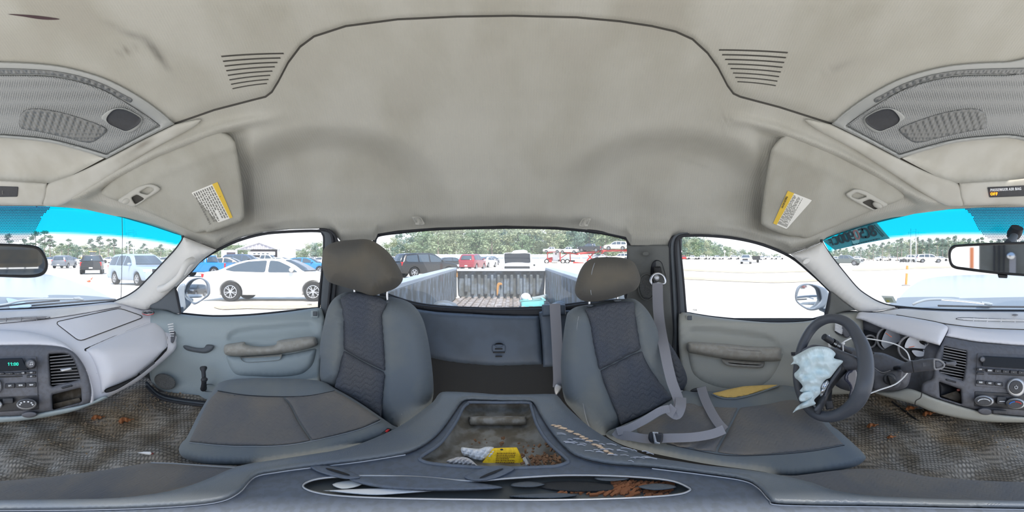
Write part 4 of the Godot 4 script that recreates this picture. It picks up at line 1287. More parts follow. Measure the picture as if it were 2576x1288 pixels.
func dash_right():
	var t := thing("dashboard", "driver half of the dashboard with round gauges under a dusty hood", "dashboard")
	var cub := quadr([2362, 960, 2416, 979, 2419, 1016, 2364, 999], 3.0)
	var ven := crv([2375, 871, 2375, 871, 2400, 877, 2430, 883, 2430, 883, 2429, 910, 2423, 951, 2418, 955, 2390, 946, 2364, 935, 2366, 925, 2372, 899], 4)
	part("dash_body", solid(crv([2666, 783, 2576, 783, 2410, 782, 2330, 779, 2264, 775, 2209, 783, 2163, 783, 2121, 783, 2111, 789, 2102, 803, 2092, 812, 2086, 835, 2084, 870, 2090, 960, 2090, 960, 2195, 985, 2250, 1003, 2302, 1018, 2349, 1037, 2424, 1054, 2500, 1062, 2576, 1064, 2666, 1066], 4), dash_d, {"bulge": 0.03, "round": 10.0, "thick": 0.12, "step": 15.0, "holes": [bigger(cub, 1.5), bigger(ven, 1.5)], "disp": func(x, y, e): return -0.06 * sstep(2345, 2300, x) * sstep(838, 870, y - (x - 2262) * 0.285)}), M.stack, t)
	part("top_cover", solid(crv([2666, 786, 2576, 785, 2410, 784, 2330, 781, 2264, 777, 2209, 785, 2180, 786, 2255, 793, 2337, 807, 2386, 816, 2473, 825, 2576, 829, 2666, 831], 4), off(dash_d, 0.028), {"bulge": 0.006, "round": 3.0, "thick": 0.04, "step": 14.0}), M.dash_top, t)
	part("stack_brow", solid(crv([2380, 818, 2386, 816, 2473, 826, 2576, 830, 2666, 832, 2666, 832, 2666, 871, 2576, 870, 2500, 864, 2449, 859, 2378, 846, 2378, 846, 2384, 832], 4), off(dash_d, 0.045), {"bulge": 0.025, "round": 14.0, "thick": 0.06, "step": 10.0}), M.dash, t)
	part("joint", tube(null, crv3([2255, 792, 3.0, 2337, 806, 2.965, 2386, 815.5, 2.93, 2473, 825, 2.89, 2576, 829, 2.87, 2666, 831, 2.86], 4), 0.002, 5), M.seam, t)
	part("defroster_grille", solid(crv([2405, 802.5, 2419, 798.5, 2498, 801, 2576, 803.5, 2666, 805, 2666, 811, 2576, 810, 2473, 808, 2424, 805.5], 4), off(dash_d, 0.036), {"bulge": -0.004, "round": 3.0, "thick": 0.012, "step": 8.0}), M.dark, t)
	slats(t, [2415, 800, 2666, 805.5, 2666, 810.5, 2425, 804.5], 2, 2.95, M.dash_top, 1.0, "grille_bar")
	for i in 6:
		var x := 2450.0 + i * 35
		part("grille_bar", tube(null, PackedVector3Array([at(x, 799.5 + (x - 2420) * 0.03, 2.955), at(x - 2, 808.5 + (x - 2420) * 0.02, 2.945)]), 0.0018, 5), M.dash_top, t)
	part("light_sensor", blob(null, at(2554, 792, 2.985), Vector3(0.011, 0.004, 0.01), 10), M.slat, t)
	# gauge hood: a long pale brow whose underside shades the gauges
	part("gauge_hood", solid(crv([2153, 801, 2153, 801, 2158, 789, 2166, 785, 2185, 786, 2255, 793, 2337, 807, 2372, 815, 2384, 823, 2382, 835, 2364, 869, 2364, 869, 2324, 858, 2262, 840, 2213, 823, 2175, 807], 4), off(dash_d, 0.09), {"bulge": 0.03, "round": 16.0, "thick": 0.1, "step": 9.0}), M.dash, t)
	part("hood_side", solid(crv([2111, 790, 2114, 784, 2122, 782, 2150, 782, 2160, 785, 2154, 800, 2150, 830, 2128, 850, 2110, 815], 4), off(dash_d, 0.04), {"bulge": 0.015, "round": 6.0, "thick": 0.06, "step": 8.0}), M.stack, t)
	part("slot", solid(rrect(2117, 790.5, 2130, 796, 2), off(dash_d, 0.057), {"thick": 0.01, "step": 5.0}), M.black, t)
	# gauges
	var ga := part("gauge_cluster", solid(crv([2153, 803, 2153, 803, 2175, 808, 2213, 824, 2262, 841, 2362, 870, 2362, 870, 2352, 896, 2320, 914, 2280, 912, 2230, 893, 2190, 886, 2160, 880, 2150, 840], 4), off(dash_d, 0.0), {"thick": 0.02, "step": 14.0}), M.dark, t)
	for q in [[2189.0, 859.0, 15.0, 15.0], [2237.0, 853.0, 30.5, 30.0], [2299.0, 876.0, 39.0, 33.0]]:
		var gd: float = dash_d(q[0], q[1]) - 0.02
		part("dial_face", solid(ell(q[0], q[1], q[2], q[3], 32), gd, {"thick": 0.01, "step": 10.0}), M.black, ga)
		var rp := PackedVector3Array()
		for e in ell(q[0], q[1], q[2], q[3], 36):
			rp.append(at(e.x, e.y, gd - 0.01))
		part("dial_ring", tube(null, rp, px(2.6, gd), 7, true), M.slat, ga)
	M.glare_paint = mat(Color8(206, 208, 214), 0.3)  # pale patches paint the window reflection on the gauge lenses
	part("painted_glare", solid(crv([2221, 872, 2217, 862, 2222, 845, 2232, 828, 2246, 828, 2260, 838, 2265, 850, 2258, 868, 2244, 877, 2230, 879], 4), dash_d(2237, 853) - 0.032, {"thick": 0.006, "step": 9.0}), M.glare_paint, ga, "window reflection painted pale on the gauge face")
	part("painted_glare", solid(crv([2276, 874, 2284, 852, 2296, 847, 2308, 853, 2316, 864, 2332, 872, 2332, 877, 2316, 877, 2296, 875], 4), dash_d(2299, 876) - 0.032, {"thick": 0.006, "step": 9.0}), M.glare_paint, ga, "window reflection painted pale on the gauge face")
	part("painted_glare", solid(crv([2294, 882, 2310, 882, 2330, 888, 2322, 896, 2308, 897, 2300, 892], 4), dash_d(2299, 876) - 0.032, {"thick": 0.006, "step": 9.0}), M.glare_paint, ga, "window reflection painted pale on the gauge face")
	var nm := mat(Color8(220, 110, 70), 0.5)
	for q in [[2228, 838, 2243, 848, 2.88], [2286, 874, 2300, 871, 2.85]]:
		part("needle", tube(null, PackedVector3Array([at(q[0], q[1], q[4]), at(q[2], q[3], q[4])]), 0.0016, 5), nm, ga)
	for q in [["MPH", 2313, 856, 4.5], ["10", 2331, 869, 6.0], ["12", 2326, 883, 6.0]]:
		text(ga, q[0], q[1], q[2], q[3], dash_d(2299, 876) - 0.034, M.print, 0.1)
	# outer vent behind the wheel
	var sv := part("side_vent", solid(crv([2097, 815, 2104, 809, 2118, 811, 2124, 822, 2123, 843, 2110, 842, 2098, 832], 4), off(dash_d, 0.038), {"bulge": 0.004, "round": 3.0, "thick": 0.02, "step": 6.0}), M.dark, t)
	slats(sv, [2101, 810, 2116, 815, 2122, 845, 2100, 832], 7, 3.05, M.dash_top, 1.7)
	part("end_trim", tube(null, crv3([2103, 806, 3.09, 2093, 814, 3.08, 2086, 832, 3.07, 2085, 856, 3.05, 2088, 876, 3.02], 4), px(3.4, 2.95), 7), M.dash_top, t)
	# centre stack
	part("stack_panel", solid(crv([2378, 847, 2378, 847, 2449, 860, 2500, 865, 2576, 870, 2666, 872, 2666, 1049, 2576, 1047, 2498, 1039, 2421, 1022, 2350, 1000, 2318, 987, 2318, 987, 2318, 968, 2330, 958, 2346, 950, 2352, 900, 2366, 870], 4), off(dash_d, 0.05), {"bulge": 0.016, "round": 8.0, "thick": 0.09, "step": 12.0, "holes": [cub, ven]}), M.stack, t)
	part("cubby", solid(bigger(cub, 3.0), off(dash_d, -0.03), {"bulge": 0.02, "round": 12.0, "thick": 0.02, "step": 9.0}), M.dark, t)
	part("cubby_floor", solid(V([2366, 996, 2408, 982, 2418, 994, 2418, 1015]), off(dash_d, 0.015), {"bulge": 0.004, "round": 2.0, "thick": 0.03, "step": 9.0}), M.cubby, t)
	part("lamp_hole", solid(ell(2411, 981, 5, 3.4, 14), off(dash_d, 0.05), {"bulge": 0.004, "round": 2.0, "thick": 0.03, "step": 4.0}), mat(Color8(96, 44, 34), 0.5), t)
	var cv := part("centre_vent", solid(bigger(ven, 3.0), off(dash_d, -0.01), {"thick": 0.01, "step": 14.0}), M.black, t)
	for i in 11:
		var y := 874.0 + i * 6.9
		var x0 := lin([871, 2375, 899, 2372, 935, 2365], y)
		var x1 := lin([871, 2430, 910, 2429, 951, 2422], y)
		part("slat", tube(null, PackedVector3Array([at(x0, y, 2.8), at(x1, y + 11.0, 2.8)]), px(1.8, 2.8), 6, false, 0.7, Vector3.UP), M.slat, cv)
	part("tab", solid(quadr([2378, 911, 2404, 908, 2408, 915, 2402, 921, 2378, 917], 2.5), 2.775, {"bulge": 0.008, "round": 3.0, "thick": 0.02, "step": 6.0}), M.stack, cv)
	part("vent_dial", solid(quadr([2378, 952, 2406, 959, 2406, 964, 2380, 958], 3.0), off(dash_d, 0.064), {"bulge": 0.008, "round": 3.0, "thick": 0.02, "step": 6.0}), M.dark, t)
	var rd := 2.778
	var r := part("radio", solid(quadr([2458, 888, 2666, 897, 2666, 986, 2453, 972], 4.0), off(dash_d, 0.066), {"bulge": 0.004, "round": 3.0, "thick": 0.02, "step": 22.0}), M.stack, t)
	part("display", solid(quadr([2473, 895, 2666, 905, 2666, 934, 2471, 921], 2.0), rd, {"bulge": 0.002, "round": 2.0, "thick": 0.01, "step": 20.0}), M.screen, r)
	knob(r, 2471, 904, 8, 8, rd, M.dark, M.stack)
	button(r, 2457, 925, 2476, 932.5, rd, 0.8, "FAV")
	button(r, 2457, 935, 2476, 942, rd, 0.8, "")
	for i in 5:
		button(r, 2481 + i * 20.0, 927 + i * 1.3, 2499 + i * 20.0, 936 + i * 1.3, rd, 1.0, ["MENU", "-", "-", "-", "-"][i])
	part("disc_slot", solid(quadr([2486, 939, 2666, 948, 2666, 951, 2486, 942], 1.0), rd, {"thick": 0.01, "step": 20.0}), M.black, r)
	for i in 3:
		button(r, 2457 + i * 23.0, 956 + i * 2.2, 2477 + i * 23.0, 966 + i * 2.2, rd, 1.6, ["BAND", "SEEK", "SEEK"][i])
	knob(r, 2556, 974, 24.5, 24, rd, M.silver, M.dark)
	piping(r, [2553, 971.5, 2552.4, 975, 2554, 977.6, 2556.5, 978.2, 2559, 977, 2560, 974, 2559, 971.5], func(x, y): return rd - 0.022, 0.7, M.print, false, "symbol")
	part("symbol", tube(null, PackedVector3Array([at(2556.2, 968.6, rd - 0.022), at(2556.2, 973.4, rd - 0.022)]), px(0.7, rd), 5), M.print, r)
	var cl := part("climate_panel", solid(quadr([2452, 984, 2666, 996, 2666, 1040, 2450, 1022], 3.0), off(dash_d, 0.066), {"bulge": 0.003, "round": 3.0, "thick": 0.02, "step": 20.0}), M.dark, t)
	for q in [[2476.0, 1008.0, 0.08], [2555.0, 1015.0, 0.04]]:
		part("knob", solid(ell(q[0], q[1], 25, 14, 26, q[2]), rd, {"bulge": 0.018, "round": 5.0, "thick": 0.03, "step": 7.0}), M.silver, cl)
		part("knob_face", solid(ell(q[0] - 1, q[1] + 1, 21, 11, 26, q[2]), rd - 0.019, {"bulge": 0.002, "round": 2.0, "thick": 0.01, "step": 7.0}), M.dark, cl)
		for h in 2:
			var arc := []
			for i in 7:
				var a := PI * (1.05 + 0.45 * h + i / 6.0 * 0.43)
				arc.append_array([q[0] - 1 + cos(a) * 15, q[1] + 3 + sin(a) * 7.4])
			piping(cl, arc, func(x, y): return rd - 0.022, 1.2, M.print if q[0] < 2500 else (M.blue_dot if h == 0 else M.red_dot), false, "symbol")
	button(cl, 2508, 997, 2532, 1017, rd, 1.4, "")
	part("symbol", solid(rrect(2514, 1009, 2528, 1010.6, 0.6), rd - 0.008, {"thick": 0.003, "step": 6.0}), M.print, cl)
	part("power_outlet_cap", solid(ell(2478, 1035, 18.5, 9, 24, 0.1), off(dash_d, 0.075), {"bulge": 0.016, "round": 4.0, "thick": 0.05, "step": 6.0}), M.stack, t)
	button(t, 2498, 1031, 2532, 1041, 2.79, 1.0, "")
	part("lower_lip", solid(crv([2195, 986, 2240, 984, 2282, 977, 2320, 988, 2350, 1001, 2421, 1023, 2498, 1040, 2576, 1048, 2666, 1050, 2666, 1066, 2576, 1063, 2500, 1062, 2424, 1054, 2349, 1037, 2302, 1018, 2250, 1004], 4), off(dash_d, 0.05), {"bulge": 0.02, "round": 7.0, "thick": 0.08, "step": 8.0}), M.door_r, t)
	part("joint", tube(null, crv3([2319, 988, 2.79, 2316, 1000, 2.77, 2304, 1008, 2.77, 2302, 1018, 2.79], 4), 0.002, 5), M.seam, t)

# ---------------------------------------------------------------- steering wheel and what hangs on it
func wheel():
	var cd := func(x, y): return 2.78 - 0.0006 * (x - 2190)
	var c := thing("steering_column", "dark grey steering column shroud with ignition lock and key below the gauges", "steering column")
	part("shroud", solid(crv([2095, 880, 2130, 872, 2185, 885, 2200, 886, 2225, 889, 2265, 906, 2283, 915, 2292, 930, 2291, 946, 2283, 971, 2264, 980, 2240, 983, 2195, 985, 2140, 985, 2095, 960], 4), cd, {"bulge": 0.05, "round": 22.0, "thick": 0.12, "step": 10.0}), M.col, c)
	part("lock_panel", solid(crv([2192, 920, 2192, 920, 2218, 938, 2218, 938, 2268, 930, 2272, 944, 2262, 972, 2240, 979, 2196, 981, 2196, 981], 4), func(x, y): return 2.72 - 0.0006 * (x - 2190), {"bulge": 0.02, "round": 6.0, "thick": 0.05, "step": 8.0}), M.col, c)
	var ig := part("ignition_lock", solid(ell(2238, 953, 17, 15, 26), 2.665, {"bulge": 0.018, "round": 5.0, "thick": 0.04, "step": 6.0}), M.dark, c)
	part("key", solid(crv([2232, 946, 2240, 945, 2252, 955, 2258, 962, 2250, 972, 2240, 972, 2236, 960], 4), 2.64, {"bulge": 0.01, "round": 4.0, "thick": 0.012, "step": 5.0}), M.black, ig)
	part("seam_line", tube(null, crv3([2192, 919, 2.71, 2218, 937, 2.69, 2240, 932, 2.68], 4), 0.002, 5), M.slat, c)
	part("tilt_lever", solid(crv([2184, 888, 2186, 884, 2198, 885, 2199, 890, 2190, 893], 4), 2.7, {"bulge": 0.01, "round": 3.0, "thick": 0.02, "step": 4.0}), M.black, c)
	var sg := thing("gear_lever", "grey column gear lever grip pointing right in front of the gauges", "gear lever")
	part("stem", tube(null, crv3([2246, 928, 2.72, 2260, 924, 2.66, 2276, 926, 2.62], 4), px(5, 2.65), 8), M.dark, sg)
	var gp := crv3([2272, 927, 2.6, 2280, 925, 2.59, 2298, 922, 2.57, 2320, 919, 2.55, 2345, 916.5, 2.53, 2358, 916, 2.52], 4)
	var gr := []
	for i in gp.size():
		var u := i / (gp.size() - 1.0)
		gr.append(px(lin([0, 10.5, 0.08, 12.4, 0.3, 14.5, 0.6, 15.0, 0.9, 14.5, 1, 12.5], u), 2.55))
	part("grip", tube(null, gp, gr, 16), M.col, sg)
	var rg := PackedVector3Array()
	for q in crv([2350, 906, 2352, 904, 2364, 906.5, 2375, 916, 2371, 925, 2356, 929, 2351, 927, 2350, 916], 3):
		rg.append(at(q.x, q.y, 2.49))
	part("end_ring", tube(null, rg, px(2.4, 2.5), 7, true), M.slat, sg)
	part("end_button", solid(crv([2353, 908, 2364, 909.5, 2371, 916, 2368, 922, 2356, 926, 2353, 922], 4), 2.495, {"bulge": 0.006, "round": 4.0, "thick": 0.04, "step": 5.0}), M.col, sg)
	part("grip_band", tube(null, PackedVector3Array([at(2299, 936.5, 2.545), at(2296, 922, 2.525), at(2294, 909, 2.54)]), 0.0018, 5), M.black, sg)
	part("inset", solid(quadr([2320, 912, 2337, 909.5, 2339, 920, 2322, 923], 1.5), 2.526, {"bulge": 0.002, "round": 1.5, "thick": 0.01, "step": 6.0}), M.col, sg)
	var ts := thing("turn_signal_stalk", "black control stalk with white symbols behind the top of the steering wheel", "stalk")
	part("arm", tube(null, crv3([2088, 856, 2.7, 2110, 869, 2.72, 2140, 885, 2.74], 4), px(7, 2.7), 10), M.dark, ts)
	part("twist_end", tube(null, crv3([2073, 847, 2.68, 2082, 853, 2.685, 2092, 859, 2.69], 3), px(8.4, 2.7), 12), M.dark, ts)
	part("grip_ring", tube(null, crv3([2094, 860, 2.69, 2104, 866, 2.7], 3), px(9.4, 2.7), 12), M.black, ts)
	text(ts, "OD OD", 2106, 868, 4.5, 2.66, M.print, -0.5)
	# white cable tie loops
	var w := thing("wire", "thin white wire looping from the stalk past the gauges to the key", "wire")
	part("strand", tube(null, crv3([2121, 883, 2.6, 2121, 863, 2.6, 2130, 856, 2.62, 2142, 851, 2.66, 2158, 849.5, 2.68, 2173, 850.6, 2.67, 2215, 857, 2.64, 2255, 867, 2.62, 2280, 884, 2.6, 2289, 906, 2.58, 2290, 922, 2.64, 2280, 941, 2.62, 2265, 957, 2.62, 2247, 969, 2.61, 2212, 981, 2.6, 2188, 990, 2.6], 5), px(1.7, 2.6), 7), M.white, w)
	part("knot", blob(null, at(2121, 864, 2.59), Vector3(0.007, 0.006, 0.006), 8), M.white, w)
	# wheel
	var s := thing("steering_wheel", "worn dark grey steering wheel in front of the driver door, torn airbag in its hub", "steering wheel")
	var rim := [2101, 801, 12, 2.6, 2135, 815, 13.5, 2.55, 2160, 850, 16, 2.5, 2175, 890, 18.5, 2.44, 2178, 935, 20, 2.4, 2172, 975, 20, 2.38, 2155, 1010, 19, 2.4, 2125, 1036, 16, 2.44, 2090, 1048, 14, 2.48, 2055, 1043, 13, 2.52, 2030, 1022, 12, 2.56, 2014, 990, 11, 2.6, 2006, 955, 10.5, 2.63, 2008, 915, 10.5, 2.66, 2018, 870, 11, 2.67, 2040, 830, 11.5, 2.67, 2068, 807, 12, 2.64]
	var rp := []
	var rr0 := []
	for i in range(0, rim.size(), 4):
		rp.append_array([rim[i], rim[i + 1], rim[i + 3]])
		rr0.append(px(rim[i + 2], rim[i + 3]))
	var rr := []
	for i in rr0.size():
		for k in 6:
			rr.append(lerpf(rr0[i], rr0[(i + 1) % rr0.size()], k / 6.0))
	part("rim", tube(null, crv3(rp, 6, true), rr, 16, true), M.wheel, s)
	part("upper_spoke", solid(crv([2016, 884, 2030, 873, 2051, 867, 2102, 877, 2152, 896, 2166, 910, 2164, 926, 2150, 931, 2120, 932, 2095, 945, 2050, 930, 2024, 906], 4), func(x, y): return 2.62 - 0.0011 * (x - 2030), {"bulge": 0.03, "round": 12.0, "thick": 0.05, "step": 9.0}), M.col, s)
	part("hub", solid(crv([2040, 890, 2090, 890, 2124, 906, 2132, 930, 2112, 955, 2090, 985, 2074, 1022, 2060, 1034, 2048, 1010, 2040, 960], 4), func(x, y): return 2.6 - 0.0008 * (x - 2040), {"bulge": 0.05, "round": 18.0, "thick": 0.06, "step": 9.0}), M.dark, s)
	part("right_spoke", solid(crv([2130, 934, 2152, 925, 2158, 945, 2156, 972, 2146, 996, 2135, 1000, 2138, 975, 2124, 955], 4), 2.5, {"bulge": 0.015, "round": 7.0, "thick": 0.04, "step": 7.0}), mat(Color8(70, 72, 88), 0.15, {"coat": 1.0}), s, "glossy dark lower spoke")
	part("lower_spoke", tube(null, crv3([2082, 975, 2.53, 2072, 1000, 2.5, 2062, 1022, 2.5, 2056, 1040, 2.5], 4), px(8, 2.5), 10), M.dark, s)
	part("metal_clip", solid(crv([2066, 972, 2072, 962, 2082, 956, 2086, 962, 2080, 976, 2074, 990, 2066, 998, 2062, 992], 4), 2.49, {"bulge": 0.012, "round": 4.0, "thick": 0.03, "step": 5.0, "disp": func(x, y, e): return 0.006 * sin(x * 0.9 + y * 0.5)}), M.chrome, s, "crumpled metal clip")
	part("torn_cover", solid(crv([2088, 956, 2104, 932, 2118, 916, 2126, 912, 2118, 930, 2102, 952, 2086, 976, 2078, 1000, 2068, 1024, 2054, 1036, 2048, 1028, 2066, 1008, 2076, 984], 4), 2.5, {"bulge": 0.01, "round": 4.0, "thick": 0.02, "step": 6.0}), M.wheel, s)
	var bag := thing("airbag", "torn pale blue airbag cloth hanging limp from the steering wheel hub", "airbag")
	var wr := func(x, y, e):
		var a: float = sin((x * 0.55 + y) * 0.16 + 1.4 * sin(x * 0.05)) + 0.6 * sin((y - x * 0.35) * 0.24 + 2.0 * sin(y * 0.045)) + 0.4 * sin(x * 0.31 - y * 0.12)
		return 0.012 * a * sstep(0.0, 10.0, e)
	part("cloth", solid(crv([1994, 898, 1994, 898, 2012, 888, 2037, 875, 2060, 871, 2085, 875, 2102, 889, 2098, 901, 2121, 908, 2110, 922, 2100, 935, 2088, 950, 2076, 956, 2065, 972, 2063, 990, 2048, 1006, 2052, 1016, 2032, 1024, 2008, 1031, 1994, 1039, 1994, 1039, 2004, 1024, 2020, 1012, 2037, 998, 2029, 990, 2012, 984, 2019, 972, 2009, 958, 2000, 950, 1998, 940, 2005, 933, 2011, 924, 2003, 916, 1989, 917, 1989, 917, 1996, 908], 4), func(x, y): return 2.5 - 0.0003 * (x - 2000), {"bulge": 0.045, "round": 20.0, "thick": 0.03, "step": 5.0, "disp": wr}), M.bag, bag)
	part("fold", solid(crv([2010, 1000, 2020, 988, 2040, 984, 2052, 990, 2046, 1000, 2030, 1008, 2014, 1010], 4), 2.47, {"bulge": 0.02, "round": 6.0, "thick": 0.03, "step": 5.0, "disp": wr}), M.bag, bag)
	# pedal seen through the wheel
	var pd := thing("brake_pedal", "dark brake pedal seen through the lower part of the steering wheel", "pedal")
	part("pad", solid(quadr([2074, 1008, 2094, 1006, 2098, 1028, 2078, 1031], 3.0), 2.86, {"bulge": 0.012, "round": 3.0, "thick": 0.03, "step": 6.0}), M.dark, pd)
	part("arm", tube(null, crv3([2090, 960, 2.95, 2088, 985, 2.92, 2086, 1012, 2.88], 4), px(5, 2.9), 8), M.dark, pd)
# ---------------------------------------------------------------- seats, belts, floor
func piping(p: Node3D, a: Array, d: Callable, r: float, m: Material, closed := false, called := "seam"):
	var path := PackedVector3Array()
	for q in crv(a, 5, closed):
		path.append(at(q.x, q.y, d.call(q.x, q.y)))
	return part(called, tube(null, path, px(r, 2.8), 6, closed), m, p)

func floor_d(x: float, y: float) -> float:
	return lin([930, 3.2, 960, 3.14, 1000, 3.06, 1060, 2.92, 1120, 2.78, 1200, 2.62, 1310, 2.45], y)

func floor_dirt(x: float, y: float) -> Color:
	var k := 1.0
	var c := Color(1, 1, 1)
	# tan mud on the passenger side and round the pedals, dark wet patches
	var mud := 0.0
	for s in [[290, 1040, 90, 30, 0.3, 0.9], [240, 1075, 60, 16, 0.1, 0.6], [330, 1000, 70, 20, -0.5, 0.8], [2300, 1045, 120, 24, 0.5, 0.85], [2390, 1105, 60, 12, 0.2, 0.7], [2230, 1010, 40, 14, 0.5, 0.8], [2165, 1130, 50, 30, 0.2, 0.5], [150, 1050, 60, 12, -0.1, 0.35]]:
		var q := Vector2(x - s[0], y - s[1]).rotated(-s[4])
		mud = maxf(mud, exp(-pow(q.x / s[2], 2.0) - pow(q.y / s[3], 2.0)) * s[5])
	var wet := 0.0
	for s in [[2235, 1055, 42, 12, 0.35, 0.75], [2290, 1085, 50, 10, 0.3, 0.6], [2190, 1040, 20, 8, 0.2, 0.4], [400, 1120, 60, 20, 0.2, 0.35], [420, 1050, 60, 26, 0.3, 0.25], [230, 1090, 70, 8, 0.5, 0.3]]:
		var q := Vector2(x - s[0], y - s[1]).rotated(-s[4])
		wet = maxf(wet, exp(-pow(q.x / s[2], 2.0) - pow(q.y / s[3], 2.0)) * s[5])
	c = Color(0.66, 0.68, 0.72).lerp(Color(1.0, 0.84, 0.62), mud)
	return Color(c.r * (1.0 - wet * 0.85), c.g * (1.0 - wet * 0.82), c.b * (1.0 - wet * 0.8))

func seats():
	# floor
	var fl := struct("floor", "brown grey ribbed rubber floor mat smeared with tan mud and leaf litter", "floor mat")
	part("mat", solid(V([-90, 940, 200, 930, 372, 950, 400, 985, 560, 1000, 640, 1010, 640, 1180, 560, 1190, 420, 1180, 300, 1240, -90, 1290]), floor_d, {"thick": 0.03, "step": 13.0, "col": floor_dirt, "disp": func(x, y, e): return 0.012 * sin(x * 0.021 + y * 0.05) + 0.01 * sin(x * 0.05 - y * 0.06)}), M.floor, fl)
	part("mat", solid(V([1960, 950, 2100, 940, 2300, 950, 2666, 960, 2666, 1260, 2100, 1230, 1960, 1200]), floor_d, {"thick": 0.03, "step": 13.0, "col": floor_dirt, "disp": func(x, y, e): return 0.012 * sin(x * 0.021 + y * 0.05) + 0.01 * sin(x * 0.05 - y * 0.06)}), M.floor, fl)
	part("floor_pan", solid(V([-90, 900, 380, 900, 380, 800, 2200, 800, 2200, 900, 2666, 900, 2666, 1320, -90, 1320]), func(x, y): return lin([800, 3.34, 900, 3.32, 1000, 3.24, 1320, 2.8], y), {"thick": 0.06, "step": 70.0}), M.carpet_dark, fl)
	part("mat_joint", tube(null, crv3([2243, 1010, 3.0, 2270, 1030, 2.97, 2300, 1052, 2.92, 2316, 1063, 2.9], 4), 0.004, 5), M.black, fl)
	for i in 3:
		part("sill_rail", tube(null, crv3([368, 962 + i * 5, 3.1 - i * 0.02, 400, 990 + i * 5, 3.06 - i * 0.02, 450, 1003 + i * 5, 3.04 - i * 0.02, 540, 1014 + i * 5, 3.02 - i * 0.02], 5), px(3.2, 3.05), 7), M.trim_dark if i % 2 else M.rubber, fl)
	var crumbs := new_st()
	var rng := RandomNumberGenerator.new()
	rng.seed = 12
	for i in 420:
		var x := 0.0
		var y := 0.0
		if i < 230:
			x = rng.randfn(320, 70)
			y = 1040.0 - (x - 300) * 0.35 + rng.randfn(0, 16)
		elif i < 330:
			x = rng.randfn(2300, 70)
			y = 1040.0 + (x - 2300) * 0.3 + rng.randfn(0, 18)
		else:
			x = rng.randf_range(0, 460) if i % 2 else rng.randf_range(2130, 2560)
			y = rng.randf_range(1060, 1150)
		if y < 985 or y > 1200:
			continue
		var s := rng.randf_range(0.0015, 0.0045)
		bx(crumbs, at(x, y, floor_d(x, y) - 0.024), Vector3(s * 1.6, s, s), Basis.from_euler(Vector3(rng.randf(), rng.randf(), rng.randf() * 3)), 0.0)
	part("dirt_crumbs", crumbs, mat(Color8(150, 132, 108), 0.95), fl).set_meta("kind", "stuff")
	# dry leaves and a shard of plastic
	var lp := [[243, 1050, 14, 0.2, "curled dry brown leaf on the passenger floor below the air vent"], [313, 1057, 16, 0.1, "flat dry brown leaf on the passenger floor toward the door"], [2192, 1070, 12, 0.0, "dry tan leaf on the floor mat just beside the steering wheel rim"], [2333, 1040, 13, 0.3, "dry orange leaf on the driver floor under the dash joint"], [2240, 1099, 9, 0.0, "small reddish leaf on the driver floor mat, lowest of the leaves"], [2290, 1026, 12, 0.4, "dry leaf scrap on the driver floor below the white wire"]]
	for q in lp:
		var lf := thing("dry_leaf", q[4], "leaf")
		var x: float = q[0]
		var y: float = q[1]
		var s: float = q[2]
		part("blade", solid(crv([x - s, y + s * 0.3, x - s * 0.5, y - s * 0.4, x + s * 0.2, y - s * 0.45, x + s, y - s * 0.1, x + s * 0.6, y + s * 0.35, x, y + s * 0.2, x - s * 0.4, y + s * 0.6], 4), floor_d(x, y) - 0.03, {"bulge": 0.01, "round": s * 0.3, "thick": 0.004, "step": s * 0.3, "disp": func(a, b, e): return 0.008 * sin(a * 0.5)}), M.leaf, lf)
		part("stem", tube(null, crv3([x + s * 0.9, y, floor_d(x, y) - 0.03, x + s * 1.2, y - s * 0.2, floor_d(x, y) - 0.025, x + s * 1.5, y - s * 0.1, floor_d(x, y) - 0.02], 3), 0.0016, 5), M.leaf, lf)
	var sh := thing("plastic_shard", "pale pointed plastic shard on the floor beside the passenger cushion's front corner", "shard")
	part("blade", solid(V([345, 1139, 362, 1136, 378, 1136, 383, 1140, 378, 1145, 368, 1144]), floor_d(360, 1140) - 0.02, {"bulge": 0.008, "round": 3.0, "thick": 0.008, "step": 5.0}), M.white, sh)
	part("red_end", solid(V([381, 1138, 387, 1139, 386, 1143, 380, 1144]), floor_d(385, 1140) - 0.022, {"bulge": 0.004, "round": 2.0, "thick": 0.008, "step": 4.0}), mat(Color8(120, 60, 56), 0.7), sh)
	# the folded middle seat that carries the console: its vinyl sides show left and right
	var ms := thing("middle_seat", "charcoal cloth skirt of the folded middle seat before the passenger cushion's front corner", "seat")
	part("skirt", solid(crv([-90, 1214, 0, 1210, 120, 1200, 250, 1184, 380, 1163, 380, 1163, 470, 1166, 600, 1172, 600, 1172, 640, 1180, 500, 1222, 300, 1262, -90, 1272], 4), func(x, y): return lin([1160, 2.42, 1290, 2.2], y), {"bulge": 0.03, "round": 12.0, "thick": 0.15, "step": 14.0}), M.cushion, ms)
	piping(ms, [380, 1164, 440, 1166, 520, 1172, 600, 1177], func(x, y): return 2.36, 1.4, M.stitch)
	var ms2 := thing("middle_seat", "charcoal cloth skirt of the folded middle seat before the driver cushion's front corner", "seat")
	part("skirt", solid(crv([1960, 1196, 2003, 1196, 2098, 1184, 2160, 1179, 2160, 1179, 2250, 1183, 2330, 1198, 2450, 1208, 2576, 1213, 2666, 1215, 2666, 1275, 2300, 1265, 2100, 1250, 1960, 1215], 4), func(x, y): return lin([1175, 2.42, 1290, 2.2], y), {"bulge": 0.03, "round": 12.0, "thick": 0.15, "step": 14.0}), M.cushion, ms2)
	# ------------------------------------------------ passenger seat
	var s := thing("seat", "dark grey cloth passenger seat with a broad headrest beside the passenger door", "car seat")
	var ins := crv([857, 752, 857, 752, 868, 744, 890, 736, 940, 744, 972, 760, 964, 790, 963, 800, 968, 870, 971, 933, 966, 990, 959, 1050, 959, 1050, 900, 1010, 842, 974, 842, 974, 853, 920, 862, 878, 862, 810], 4)
